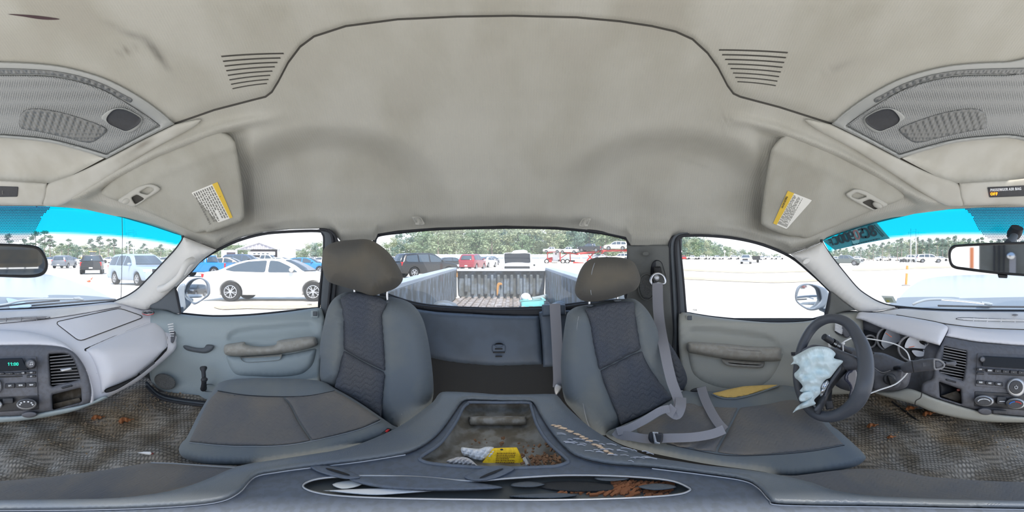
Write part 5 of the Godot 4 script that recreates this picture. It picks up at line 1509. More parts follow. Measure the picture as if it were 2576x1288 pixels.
	var bd := func(x, y): return lin([735, 2.93, 800, 2.9, 1000, 2.86, 1090, 2.84], y)
	part("backrest", solid(crv([806, 900, 803, 905, 806, 860, 818, 800, 828, 768, 845, 747, 870, 735, 900, 734, 950, 743, 1006, 751, 1040, 768, 1062, 800, 1074, 840, 1083, 890, 1090, 957, 1089, 1002, 1075, 1035, 1041, 1064, 1001, 1079, 971, 1074, 959, 1054, 900, 1010, 842, 976, 812, 963, 805, 945], 4), bd, {"bulge": 0.12, "round": 42.0, "thick": 0.12, "step": 11.0, "disp": func(x, y, e): return -0.03 * sstep(6.0, -6.0, edge_dist(Vector2(x, y), [ins]) * (-1.0 if Geometry2D.is_point_in_polygon(Vector2(x, y), ins) else 1.0))}), M.seat, s)
	var up := crv([857, 752, 857, 752, 868, 744, 890, 736, 940, 744, 972, 760, 964, 790, 963, 800, 968, 870, 971, 935, 971, 935, 915, 908, 863, 878, 863, 878, 862, 810], 4)
	var lo := crv([863, 880, 863, 880, 915, 910, 971, 938, 971, 938, 966, 990, 959, 1050, 959, 1050, 900, 1010, 842, 974, 842, 974, 853, 920], 4)
	var idp := func(x, y): return bd.call(x, y) - 0.088
	part("backrest_insert", solid(up, idp, {"bulge": 0.028, "round": 16.0, "thick": 0.06, "step": 11.0}), M.seat_in, s, "ribbed upper back panel")
	part("backrest_insert", solid(lo, idp, {"bulge": 0.028, "round": 16.0, "thick": 0.06, "step": 11.0}), M.seat_in, s, "ribbed lower back panel")
	piping(s, [970, 800, 985, 820, 992, 860, 996, 930, 1000, 1000, 1002, 1040, 1001, 1076], func(x, y): return bd.call(x, y) - 0.113 + 0.05 * sstep(1040, 1076, y), 1.0, M.stitch)
	piping(s, [1006, 870, 1010, 930, 1012, 1000, 1010, 1050, 1006, 1076], func(x, y): return bd.call(x, y) - 0.115 + 0.05 * sstep(1040, 1076, y), 0.8, M.stitch)
	var hr := part("headrest", solid(crv([810, 654, 814, 628, 830, 614, 856, 606, 890, 603, 922, 602, 947, 611, 970, 628, 988, 648, 1005, 676, 1013, 695, 1011, 709, 995, 725, 970, 735, 937, 744, 915, 738, 893, 730, 862, 721, 836, 713, 822, 704, 812, 680], 4), 2.84, {"bulge": 0.13, "round": 44.0, "thick": 0.1, "step": 9.0, "disp": func(x, y, e): return 0.018 * sstep(910, 945, x) * sstep(0, 30, e) - 0.008 * exp(-pow((x - 934 + (y - 670) * 0.05) / 5.0, 2.0)) * sstep(0, 30, e)}), M.headrest, s)
	for q in [[974.0, 738.0, 762.0], [893.0, 728.0, 742.0]]:
		part("headrest_post", tube(null, PackedVector3Array([at(q[0] - 1, q[1] - 10, 2.85), at(q[0], q[2], 2.85)]), px(3.6, 2.85), 9), M.chrome, s, "chrome headrest post")
		part("post_collar", solid(crv([q[0] - 13, q[2] + 2, q[0] - 9, q[2] - 5, q[0], q[2] - 8, q[0] + 9, q[2] - 4, q[0] + 13, q[2] + 2, q[0] + 6, q[2] + 7, q[0] - 7, q[2] + 7], 4), 2.85, {"bulge": 0.02, "round": 5.0, "thick": 0.05, "step": 6.0}), M.trim_dark, s)
	var cd := func(x, y): return lin([950, 2.86, 1000, 2.78, 1100, 2.6, 1175, 2.48], y) + 0.0002 * (700 - x)
	part("cushion", solid(crv([539, 977, 550, 964, 580, 955, 640, 951, 718, 952, 780, 955, 815, 961, 842, 976, 900, 1010, 959, 1050, 985, 1068, 1000, 1082, 917, 1115, 840, 1135, 768, 1150, 668, 1164, 619, 1169, 569, 1170, 519, 1168, 465, 1153, 450, 1133, 457, 1114, 470, 1100, 495, 1050, 519, 1008], 4), cd, {"bulge": 0.07, "round": 26.0, "thick": 0.2, "step": 12.0}), M.seat, s)
	part("cushion_insert", solid(crv([548, 984, 548, 984, 580, 991, 619, 995, 665, 998, 712, 999, 712, 999, 730, 1020, 750, 1060, 782, 1108, 782, 1108, 730, 1117, 668, 1121, 569, 1120, 476, 1111, 476, 1111, 500, 1060, 524, 1010], 4), off(cd, 0.066), {"bulge": 0.02, "round": 10.0, "thick": 0.04, "step": 11.0}), M.cushion, s, "ribbed front seat panel")
	part("cushion_insert", solid(crv([715, 999, 715, 999, 780, 995, 842, 983, 842, 983, 900, 1016, 957, 1055, 957, 1055, 915, 1075, 867, 1089, 820, 1101, 785, 1108, 785, 1108, 752, 1058, 732, 1020], 4), off(cd, 0.066), {"bulge": 0.02, "round": 10.0, "thick": 0.04, "step": 11.0}), M.cushion, s, "ribbed rear seat panel")
	piping(s, [476, 1113, 569, 1122, 668, 1123, 730, 1119, 783, 1110, 867, 1091, 915, 1077, 958, 1058], off(cd, 0.072), 0.9, M.stitch)
	piping(s, [548, 983, 619, 994, 712, 998, 780, 995, 842, 983], off(cd, 0.072), 1.1, M.rubber)
	var bk := thing("belt_buckle", "dark seat belt buckle with a red button between passenger cushion and console", "belt buckle")
	part("body", solid(quadr([955, 1094, 975, 1076, 986, 1079, 980, 1090, 962, 1100], 3.0), 2.5, {"bulge": 0.02, "round": 4.0, "thick": 0.04, "step": 6.0}), M.black, bk)
	part("button", solid(quadr([968, 1085, 976, 1079, 981, 1081, 974, 1089], 1.5), 2.478, {"bulge": 0.004, "round": 2.0, "thick": 0.02, "step": 4.0}), M.red_dot, bk, "red release button")
	# ------------------------------------------------ driver seat
	s = thing("seat", "dark blue grey cloth driver seat with a seat belt lying across its cushion", "car seat")
	var di := crv([1473, 778, 1473, 778, 1513, 766, 1560, 759, 1594, 759, 1594, 759, 1600, 794, 1614, 879, 1636, 924, 1662, 963, 1689, 1001, 1689, 1001, 1660, 1020, 1622, 1042, 1562, 1069, 1562, 1069, 1530, 1000, 1505, 931, 1492, 870, 1484, 820], 4)
	var dd := func(x, y): return lin([750, 2.93, 1000, 2.86, 1095, 2.8], y)
	part("backrest", solid(crv([1416, 855, 1424, 800, 1430, 785, 1445, 774, 1463, 769, 1513, 759, 1582, 751, 1606, 758, 1630, 782, 1648, 814, 1662, 854, 1675, 903, 1687, 963, 1691, 1003, 1679, 1017, 1622, 1045, 1562, 1071, 1558, 1077, 1521, 1095, 1489, 1081, 1440, 1032, 1418, 998, 1411, 923], 4), dd, {"bulge": 0.11, "round": 36.0, "thick": 0.12, "step": 11.0, "disp": func(x, y, e): return -0.028 * sstep(6.0, -6.0, edge_dist(Vector2(x, y), [di]) * (-1.0 if Geometry2D.is_point_in_polygon(Vector2(x, y), di) else 1.0))}), M.seat, s)
	var wr := func(x, y, e): return 0.004 * sin(x * 0.25 + y * 0.07) * exp(-pow((y - 905 + (x - 1560) * 0.45) / 22.0, 2.0))
	part("backrest_insert", solid(crv([1473, 778, 1473, 778, 1513, 766, 1560, 759, 1594, 759, 1594, 759, 1600, 794, 1615, 879, 1615, 879, 1580, 894, 1560, 905, 1507, 931, 1507, 931, 1492, 870, 1484, 820], 4), off(dd, 0.08), {"bulge": 0.026, "round": 14.0, "thick": 0.06, "step": 10.0, "disp": wr}), M.seat_in, s, "ribbed upper back panel")
	part("backrest_insert", solid(crv([1508, 933, 1508, 933, 1560, 907, 1581, 896, 1616, 881, 1616, 881, 1636, 924, 1662, 963, 1689, 1001, 1689, 1001, 1660, 1020, 1622, 1042, 1562, 1069, 1562, 1069, 1532, 1000], 4), off(dd, 0.08), {"bulge": 0.026, "round": 14.0, "thick": 0.06, "step": 10.0, "disp": wr}), M.seat_in, s, "ribbed lower back panel")
	piping(s, [1478, 768, 1460, 785, 1452, 820, 1450, 880, 1455, 940, 1464, 1000, 1474, 1050, 1485, 1080], func(x, y): return dd.call(x, y) - 0.106 + 0.05 * sstep(1040, 1080, y) + 0.08 * sstep(800, 768, y), 1.0, M.stitch)
	part("headrest", solid(crv([1447, 737, 1449, 712, 1461, 677, 1481, 654, 1513, 647, 1562, 648, 1592, 658, 1606, 682, 1611, 705, 1602, 726, 1582, 737, 1541, 751, 1489, 759, 1461, 754], 4), 2.84, {"bulge": 0.12, "round": 36.0, "thick": 0.1, "step": 9.0}), M.headrest, s)
	piping(s, [1500, 652, 1491, 676, 1487, 701, 1486, 730, 1490, 754], func(x, y): return 2.725 + 0.07 * sstep(735, 756, y) + 0.08 * sstep(668, 652, y), 1.0, M.stitch)
	for q in [[1483.0, 755.0, 768.0], [1553.0, 746.0, 755.0]]:
		part("headrest_post", tube(null, PackedVector3Array([at(q[0], q[1] - 8, 2.86), at(q[0], q[2] + 2, 2.86)]), px(3.4, 2.86), 9), M.chrome, s, "chrome headrest post")
		part("post_collar", solid(ell(q[0], q[2] + 1, 10, 4, 16), 2.85, {"bulge": 0.02, "round": 4.0, "thick": 0.05, "step": 5.0}), M.trim_dark, s)
	part("side_airbag_cover", solid(crv([1672, 852, 1690, 872, 1710, 905, 1726, 940, 1728, 962, 1718, 980, 1704, 990, 1690, 985, 1684, 940, 1678, 900], 4), 2.97, {"bulge": 0.05, "round": 20.0, "thick": 0.08, "step": 9.0}), M.seat_in, s)
	var dc := func(x, y): return lin([965, 2.9, 1010, 2.8, 1100, 2.6, 1195, 2.46], y)
	part("cushion", solid(crv([1560, 1072, 1622, 1044, 1688, 1004, 1717, 984, 1745, 985, 1793, 984, 1826, 980, 1880, 972, 1956, 969, 1992, 972, 2040, 985, 2060, 1020, 2087, 1065, 2112, 1085, 2148, 1117, 2173, 1142, 2177, 1155, 2152, 1173, 2098, 1185, 2003, 1197, 1962, 1196, 1908, 1185, 1772, 1166, 1636, 1139, 1568, 1120, 1527, 1098, 1530, 1085], 4), dc, {"bulge": 0.07, "round": 24.0, "thick": 0.2, "step": 12.0}), M.seat, s)
	var cw := func(x, y, e): return 0.006 * sin(x * 0.09 + y * 0.2) * exp(-pow((x - 1740) / 70.0, 2.0))
	part("cushion_insert", solid(crv([1640, 1060, 1717, 1016, 1772, 1022, 1820, 1024, 1857, 1025, 1857, 1025, 1840, 1060, 1803, 1128, 1803, 1138, 1730, 1128, 1677, 1115, 1600, 1085], 4), off(dc, 0.066), {"bulge": 0.016, "round": 12.0, "thick": 0.04, "step": 11.0, "disp": cw}), M.cushion, s, "creased rear seat panel")
	part("cushion_insert", solid(crv([1861, 1025, 1861, 1025, 1930, 1016, 1997, 1005, 2040, 1030, 2085, 1080, 2122, 1118, 2122, 1118, 2050, 1132, 1962, 1141, 1900, 1145, 1853, 1145, 1807, 1138, 1807, 1130, 1842, 1064], 4), off(dc, 0.066), {"bulge": 0.016, "round": 12.0, "thick": 0.04, "step": 11.0}), M.cushion, s, "front seat panel")
	part("torn_foam", solid(crv([1793, 990, 1811, 985, 1826, 981, 1853, 975, 1880, 971, 1956, 968, 1946, 975, 1908, 986, 1870, 997, 1840, 1001, 1815, 999], 4), off(dc, 0.062), {"bulge": 0.014, "round": 6.0, "thick": 0.04, "step": 6.0, "disp": func(x, y, e): return 0.004 * sin(x * 0.3) * sin(y * 0.7)}), M.foam, s, "bare yellow foam in a torn bolster")
	piping(s, [1790, 991, 1815, 1001, 1845, 1003, 1875, 998, 1912, 987, 1958, 970], off(dc, 0.076), 2.0, M.seat)
	piping(s, [1677, 1117, 1785, 1140, 1853, 1147, 1962, 1143, 2050, 1134, 2124, 1120], off(dc, 0.07), 1.0, M.rubber)
	# belts
	var b := thing("seat_belt", "grey driver seat belt hanging from the corner panel anchor and looped across the driver cushion", "seat belt")
	part("shoulder_strap", ribbon([1654, 712, 3.06, 1655, 760, 3.04, 1658, 800, 3.0, 1664, 840, 2.88, 1672, 880, 2.78, 1680, 920, 2.72, 1690, 960, 2.68, 1702, 992, 2.64, 1708, 1015, 2.6, 1702, 1036, 2.56], 13, 0.004), M.belt, b)
	part("folded_loop", ribbon([1713, 1000, 2.62, 1712, 1022, 2.56, 1703, 1042, 2.54, 1690, 1036, 2.53, 1678, 1024, 2.53], 13, 0.004), M.belt, b)
	part("lap_strap", ribbon([1684, 1028, 2.52, 1660, 1034, 2.52, 1620, 1058, 2.51, 1580, 1078, 2.5, 1552, 1086, 2.5], 9.5, 0.004), M.belt, b)
	part("lap_strap", ribbon([1546, 1084, 2.51, 1560, 1094, 2.5, 1590, 1098, 2.48, 1630, 1104, 2.47, 1680, 1102, 2.46, 1740, 1100, 2.46, 1790, 1092, 2.48, 1822, 1080, 2.5], 11, 0.004), M.belt, b)
	part("anchor_strap", ribbon([1764, 974, 2.8, 1772, 1000, 2.72, 1786, 1030, 2.64, 1800, 1054, 2.58, 1812, 1070, 2.54, 1824, 1082, 2.51], 11.5, 0.004), M.belt, b)
	var tg := part("latch_plate", solid(crv([1632, 1092, 1638, 1086, 1660, 1088, 1668, 1092, 1666, 1112, 1654, 1117, 1638, 1114, 1631, 1104], 4), 2.43, {"bulge": 0.014, "round": 5.0, "thick": 0.02, "step": 6.0}), M.dark, b)
	part("metal_tongue", solid(V([1641, 1086, 1656, 1087, 1656, 1091, 1647, 1091, 1652, 1111, 1660, 1113, 1660, 1117, 1646, 1117]), 2.41, {"bulge": 0.003, "round": 1.5, "thick": 0.006, "step": 5.0}), M.silver, tg)
	var an := thing("belt_anchor", "chrome belt guide ring bolted to the dark slot in the rear corner panel", "belt anchor")
	part("slot", solid(crv([1638, 700, 1637, 676, 1642, 660, 1652, 654, 1664, 660, 1670, 676, 1676, 700, 1672, 712, 1650, 714], 4), 3.135, {"bulge": -0.008, "round": 4.0, "thick": 0.02, "step": 6.0}), M.rubber, an)
	part("carriage", solid(quadr([1644, 671, 1662, 670, 1666, 690, 1646, 692], 3.0), 3.11, {"bulge": 0.02, "round": 3.0, "thick": 0.03, "step": 5.0}), M.black, an)
	var rg := PackedVector3Array()
	for q in crv([1644, 692, 1656, 688, 1668, 694, 1673, 706, 1670, 714, 1655, 712, 1641, 716, 1637, 706], 4):
		rg.append(at(q.x, q.y, 3.075))
	part("guide_ring", tube(null, rg, px(3.4, 3.07), 8, true), M.chrome, an)
	part("bolt", solid(ell(1652, 699, 8, 8, 18), 3.08, {"bulge": 0.02, "round": 4.0, "thick": 0.03, "step": 4.0}), M.silver, an)
	var cb := thing("seat_belt", "grey centre seat belt hanging straight down from a box on the rear wall", "seat belt")
	part("retractor_box", solid(quadr([1363, 766, 1422, 765, 1424, 793, 1364, 796], 3.0), 3.08, {"bulge": 0.03, "round": 5.0, "thick": 0.08, "step": 8.0}), M.rear_panel, cb)
	part("strap", ribbon([1396, 764, 3.03, 1397, 790, 3.03, 1400, 840, 3.02, 1403, 900, 3.0, 1405, 950, 2.98, 1404, 975, 2.97], 13.5, 0.004), M.belt, cb)
	part("latch_plate", solid(crv([1395, 970, 1402, 965, 1412, 970, 1413, 976, 1404, 990, 1398, 994, 1394, 982], 4), 2.95, {"bulge": 0.012, "round": 3.0, "thick": 0.02, "step": 5.0}), M.silver, cb)
	part("anchor_webbing", ribbon([1400, 985, 2.96, 1404, 1000, 2.95, 1412, 1020, 2.93], 7, 0.005), M.rubber, cb)
	var an2 := thing("belt_anchor", "small dark belt end fitting between driver cushion and door", "belt anchor")
	part("fitting", solid(crv([1736, 984, 1748, 976, 1770, 975, 1772, 982, 1752, 988], 4), 2.86, {"bulge": 0.02, "round": 4.0, "thick": 0.04, "step": 5.0}), M.dark, an2)
	part("bracket", solid(crv([1712, 982, 1722, 984, 1732, 992, 1724, 993, 1714, 989], 4), 2.88, {"bulge": 0.006, "round": 2.0, "thick": 0.01, "step": 4.0}), M.silver, an2)

# ---------------------------------------------------------------- console
func con_d(x: float, y: float) -> float:
	return lin([975, 2.66, 1000, 2.58, 1060, 2.4, 1120, 2.24, 1170, 2.12, 1230, 1.98, 1300, 1.85], y)

func console():
	var c := thing("centre_console", "wide dark vinyl centre console with a littered tray, stretching across the bottom of the picture", "console")
	var outer := crv([1020, 1063, 1055, 1038, 1089, 1011, 1104, 991, 1124, 985, 1198, 988, 1249, 992, 1320, 992, 1389, 991, 1404, 997, 1427, 1024, 1478, 1070, 1529, 1103, 1580, 1128, 1640, 1149, 1706, 1160, 1772, 1170, 1880, 1182, 1962, 1195, 2043, 1214, 2098, 1233, 2200, 1247, 2400, 1256, 2666, 1262, 2666, 1262, 2666, 1330, 2666, 1330, -90, 1330, -90, 1330, -90, 1264, -90, 1264, 0, 1258, 150, 1256, 299, 1252, 427, 1235, 512, 1209, 598, 1173, 683, 1158, 768, 1145, 854, 1131, 917, 1112, 982, 1084], 3)
	var inner := crv([1163, 1012, 1186, 1007, 1255, 1009, 1326, 1010, 1344, 1017, 1360, 1046, 1390, 1092, 1428, 1133, 1460, 1152, 1529, 1168, 1640, 1176, 1772, 1192, 1870, 1207, 1908, 1226, 1936, 1256, 1966, 1268, 2200, 1272, 2400, 1276, 2666, 1280, 2666, 1280, 2666, 1320, 2666, 1320, -90, 1320, -90, 1320, -90, 1284, -90, 1284, 200, 1282, 400, 1276, 540, 1264, 600, 1240, 640, 1200, 700, 1187, 780, 1176, 900, 1162, 1020, 1142, 1080, 1112, 1115, 1078, 1142, 1040], 3)
	var scr := func(x, y, e):
		var f := clampf(((x - 1376) + (y - 1064) * 2.0) / 325.0, 0.0, 1.0)
		var cy := lerpf(1064, 1143, f)
		return -0.004 * sin(x * 0.35 + y * 0.9) * exp(-pow((y - lin([1376, 1070, 1540, 1143, 1640, 1158], x)) / 14.0, 2.0)) * sstep(1390, 1430, x) * sstep(1660, 1600, x)
	part("pad", solid(outer, con_d, {"bulge": 0.05, "round": 15.0, "thick": 0.25, "step": 15.0, "holes": [inner], "bs": 9.0, "disp": scr}), M.console, c)
	var tray := crv([1180, 1018, 1186, 1015, 1255, 1016, 1326, 1016, 1334, 1026, 1348, 1069, 1376, 1113, 1422, 1155, 1422, 1163, 1400, 1170, 1376, 1172, 1287, 1175, 1198, 1173, 1096, 1165, 1063, 1157, 1064, 1149, 1109, 1118, 1147, 1067, 1168, 1027], 4)
	var cups := crv([762, 1222, 800, 1205, 900, 1197, 1050, 1200, 1180, 1210, 1290, 1203, 1420, 1196, 1560, 1198, 1680, 1208, 1730, 1226, 1732, 1236, 1690, 1246, 1560, 1254, 1400, 1258, 1245, 1258, 1000, 1254, 860, 1248, 790, 1238], 4)
	part("top_panel", solid(bigger(inner, 1.5), off(con_d, -0.012), {"bulge": 0.02, "round": 6.0, "thick": 0.1, "step": 16.0, "holes": [tray, cups], "bs": 10.0}), M.console_plastic, c)
	piping(c, [1020, 1143, 1080, 1113, 1115, 1079, 1142, 1041, 1163, 1013, 1186, 1008, 1255, 1010, 1326, 1011, 1344, 1018, 1360, 1047, 1390, 1093, 1428, 1134, 1460, 1153, 1529, 1169, 1640, 1177, 1772, 1193, 1870, 1208, 1908, 1227, 1936, 1257, 1966, 1269], off(con_d, 0.006), 1.5, M.dark)
	piping(c, [1020, 1144, 900, 1163, 780, 1177, 700, 1188, 640, 1201, 600, 1241, 540, 1265, 400, 1277, 200, 1283, -90, 1285], off(con_d, 0.008), 2.0, M.silver)  # silver line paints the highlight along the bevelled console edge
	piping(c, [1640, 1179, 1772, 1195, 1870, 1210, 1908, 1229, 1936, 1259, 1966, 1271, 2200, 1275, 2400, 1279, 2666, 1283], off(con_d, 0.008), 1.6, M.silver)  # same painted edge highlight on the driver side
	var rim := PackedVector3Array()
	for q in resample(bigger(tray, 3.0), 8.0):
		rim.append(at(q.x, q.y, con_d(q.x, q.y) - 0.01))
	part("tray_rim", tube(null, rim, px(4.5, 2.3), 8, true), M.console_plastic, c)
	part("tray", solid(bigger(tray, 3.0), func(x, y): return con_d(x, y) + 0.02, {"bulge": -0.07, "round": 34.0, "thick": 0.02, "step": 12.0}), M.tray, c)
	part("tray_step", solid(crv([1182, 1052, 1190, 1047, 1310, 1047, 1322, 1052, 1324, 1064, 1310, 1070, 1195, 1070, 1181, 1064], 4), 2.46, {"bulge": 0.03, "round": 8.0, "thick": 0.06, "step": 8.0}), M.tray, c)
	# cup holders: a long low opening with two round wells and a metal lip
	part("cup_well", solid(bigger(cups, 3.0), func(x, y): return con_d(x, y) + 0.03, {"bulge": -0.02, "round": 10.0, "thick": 0.02, "step": 18.0}), M.trim_side, c)
	piping(c, [762, 1222, 800, 1205, 900, 1197, 1050, 1200, 1180, 1210, 1290, 1203, 1420, 1196, 1560, 1198, 1680, 1208, 1730, 1226, 1732, 1236, 1690, 1246, 1560, 1254, 1400, 1258, 1245, 1258, 1000, 1254, 860, 1248, 790, 1238], off(con_d, 0.006), 2.0, M.silver, true, "cup_holder_rim")
	part("cup_ring", solid(crv([1350, 1222, 1380, 1212, 1450, 1209, 1530, 1216, 1545, 1226, 1530, 1236, 1440, 1238, 1380, 1232], 4), func(x, y): return con_d(x, y) + 0.05, {"bulge": 0.02, "round": 6.0, "thick": 0.03, "step": 12.0}), M.carpet_dark, c)
	for q in [[1290, 1216, 1330, 1211, 1370, 1218, 1340, 1226, 1290, 1224], [1610, 1222, 1650, 1216, 1692, 1220, 1698, 1228, 1650, 1234, 1612, 1228], [1500, 1200, 1570, 1200, 1580, 1206, 1540, 1211, 1505, 1208], [1290, 1246, 1400, 1240, 1450, 1246, 1400, 1254, 1300, 1252]]:
		part("cup_finger", solid(crv(q, 4), func(x, y): return con_d(x, y) + 0.02, {"bulge": 0.014, "round": 4.0, "thick": 0.04, "step": 10.0}), M.trim_dark, c)
	part("bridge", solid(crv([880, 1200, 960, 1196, 1060, 1196, 1150, 1206, 1260, 1224, 1230, 1232, 1100, 1236, 980, 1230, 900, 1216], 4), func(x, y): return con_d(x, y) + 0.01, {"bulge": 0.03, "round": 10.0, "thick": 0.06, "step": 11.0}), M.console_plastic, c)
	for q in [[1170, 1196, 1238, 1172, 1288, 1174, 1290, 1184, 1240, 1206, 1190, 1210], [776, 1170, 800, 1166, 860, 1178, 904, 1196, 900, 1204, 860, 1204, 800, 1188]]:
		var l := part("lid_latch", solid(crv(q, 4), off(con_d, 0.012), {"bulge": 0.018, "round": 6.0, "thick": 0.04, "step": 9.0}), M.console_plastic, c)
		var x0: float = (q[0] + q[2] + q[4] + q[6] + q[8] + q[10]) / 6.0
		var y0: float = (q[1] + q[3] + q[5] + q[7] + q[9] + q[11]) / 6.0
		var sl := -0.38 if x0 > 1000 else 0.28
		part("slot", solid(ell(x0, y0, 32, 3.0, 20, sl), func(x, y): return con_d(x, y) - 0.034, {"thick": 0.012, "step": 8.0}), M.black, l)
	# torn vinyl on the driver side: bare backing and curled strips
	var rng := RandomNumberGenerator.new()
	rng.seed = 5
	var rip := new_st()
	for i in 26:
		var f := i / 25.0
		var x := lerpf(1392, 1540, f) + rng.randf_range(-3, 3)
		var y := lin([1392, 1068, 1440, 1086, 1480, 1108, 1540, 1142], x) + rng.randf_range(-2, 2)
		var h := rng.randf_range(1.4, 3.6)
		solid(crv([x - 6, y - h * 0.3, x - 2, y - h, x + 7, y - h * 0.4, x + 6, y + h * 0.6, x, y + h, x - 7, y + h * 0.5], 2), con_d(x, y) - 0.052, {"st": rip, "bulge": 0.006, "round": 2.0, "thick": 0.02, "step": 5.0})
	part("torn_backing", rip, mat(Color8(214, 188, 160), 0.95), c, "frayed tan backing in a rip")
	rip = new_st()
	for i in 34:
		var f := i / 33.0
		var x := lerpf(1410, 1640, f) + rng.randf_range(-5, 5)
		var y := lin([1410, 1092, 1480, 1124, 1560, 1144, 1640, 1160], x) + rng.randf_range(-12, 12) - (18.0 if i % 3 == 0 and x > 1480 else 0.0)
		var w := rng.randf_range(6, 15)
		tube(rip, PackedVector3Array([at(x - w, y - 1, con_d(x, y) - 0.05), at(x, y - 1.5, con_d(x, y) - 0.056), at(x + w, y + 2, con_d(x, y) - 0.05)]), px(rng.randf_range(0.8, 1.8), 2.2), 5)
	part("vinyl_strip", rip, mat(Color8(170, 174, 184), 0.4), c, "curled pale vinyl strips").set_meta("kind", "stuff")
	# things in the tray
	var pp := thing("crumpled_paper", "crumpled white paper in the console tray beside the yellow packet", "paper")
	part("sheet", solid(crv([1160, 1126, 1180, 1127, 1205, 1129, 1222, 1124, 1241, 1125, 1248, 1138, 1252, 1152, 1230, 1157, 1200, 1159, 1180, 1150, 1164, 1144], 3), 2.24, {"bulge": 0.03, "round": 10.0, "thick": 0.02, "step": 4.5, "disp": func(x, y, e): return 0.008 * sin(x * 0.4 + y * 0.3) + 0.006 * sin(y * 0.9 - x * 0.2)}), M.white, pp)
	var yb := thing("yellow_packet", "flattened yellow packet with dark print in the console tray", "packet")
	part("card", solid(quadr([1241, 1127, 1300, 1125, 1324, 1171, 1207, 1171], 2.0), 2.215, {"bulge": 0.008, "round": 3.0, "thick": 0.02, "step": 9.0}), M.yellow, yb)
	part("punched_hole", solid(ell(1262, 1131, 4, 2, 12), 2.206, {"thick": 0.004, "step": 4.0}), M.print_dark, yb)
	lines_of_print(yb, Vector2(1248, 1138), Vector2(1300, 1138), Vector2(1244, 1166), 6, mat(Color8(120, 84, 20), 0.8), func(x, y): return 2.205)
	var wp := thing("clear_wrapper", "shiny clear plastic wrapper in the console tray under the crumpled paper", "wrapper")
	part("film", solid(crv([1122, 1161, 1135, 1154, 1155, 1149, 1178, 1152, 1196, 1166, 1198, 1172, 1160, 1170, 1135, 1167], 3), 2.16, {"bulge": 0.02, "round": 7.0, "thick": 0.01, "step": 5.0, "disp": func(x, y, e): return 0.007 * sin(x * 0.5 + y * 0.6)}), mat(Color8(206, 200, 196), 0.15, {"spec": 0.8}), wp)
	var tb := thing("metal_tube", "short silver tube lying among brown crumbs beside the yellow packet", "tube")
	part("barrel", tube(null, PackedVector3Array([at(1321, 1157, 2.17), at(1329, 1172, 2.14)]), px(6, 2.15), 12), M.silver, tb)
	part("cap", tube(null, PackedVector3Array([at(1320, 1155, 2.175), at(1322, 1159, 2.168)]), px(7, 2.15), 12), M.chrome, tb)
	var cr := new_st()
	for i in 160:
		var x := rng.randf_range(1330, 1410) if i < 90 else rng.randf_range(1180, 1400)
		var y := rng.randf_range(1146, 1170) if i < 90 else rng.randf_range(1100, 1165)
		if i >= 90 and x < 1310 and y > 1120:
			continue
		var s := rng.randf_range(0.002, 0.007)
		bx(cr, at(x, y, con_d(x, y) + (0.0 if i < 90 else 0.02)), Vector3(s * 2.0, s, s), Basis.from_euler(Vector3(rng.randf(), rng.randf(), rng.randf() * 3)), 0.0)
	part("litter_crumbs", cr, mat(Color8(120, 88, 62), 0.95), c).set_meta("kind", "stuff")
	cr = new_st()
	for i in 150:
		var x := rng.randf_range(1540, 1690) if i < 100 else rng.randf_range(1400, 1690)
		var y := rng.randf_range(1212, 1240) if i < 100 else rng.randf_range(1230, 1248)
		var s := rng.randf_range(0.003, 0.009)
		bx(cr, at(x, y, con_d(x, y) + 0.045), Vector3(s * 3.0, s, s), Basis.from_euler(Vector3(rng.randf(), rng.randf(), rng.randf() * 0.5)), 0.0)
	part("cup_litter", cr, mat(Color8(150, 96, 62), 0.95), c).set_meta("kind", "stuff")
	var st := thing("paper_strip", "glossy white paper strip lying in the left cup holder", "paper")
	part("sheet", solid(crv([812, 1234, 812, 1234, 900, 1230, 1000, 1228, 1110, 1234, 1110, 1234, 1000, 1243, 940, 1246, 880, 1242], 3), func(x, y): return con_d(x, y) + 0.02, {"bulge": 0.012, "round": 4.0, "thick": 0.01, "step": 9.0}), M.white, st)
	part("fold", solid(crv([836, 1218, 880, 1208, 920, 1210, 900, 1224, 860, 1230], 3), func(x, y): return con_d(x, y) + 0.03, {"bulge": 0.012, "round": 4.0, "thick": 0.01, "step": 8.0}), M.paper, st)
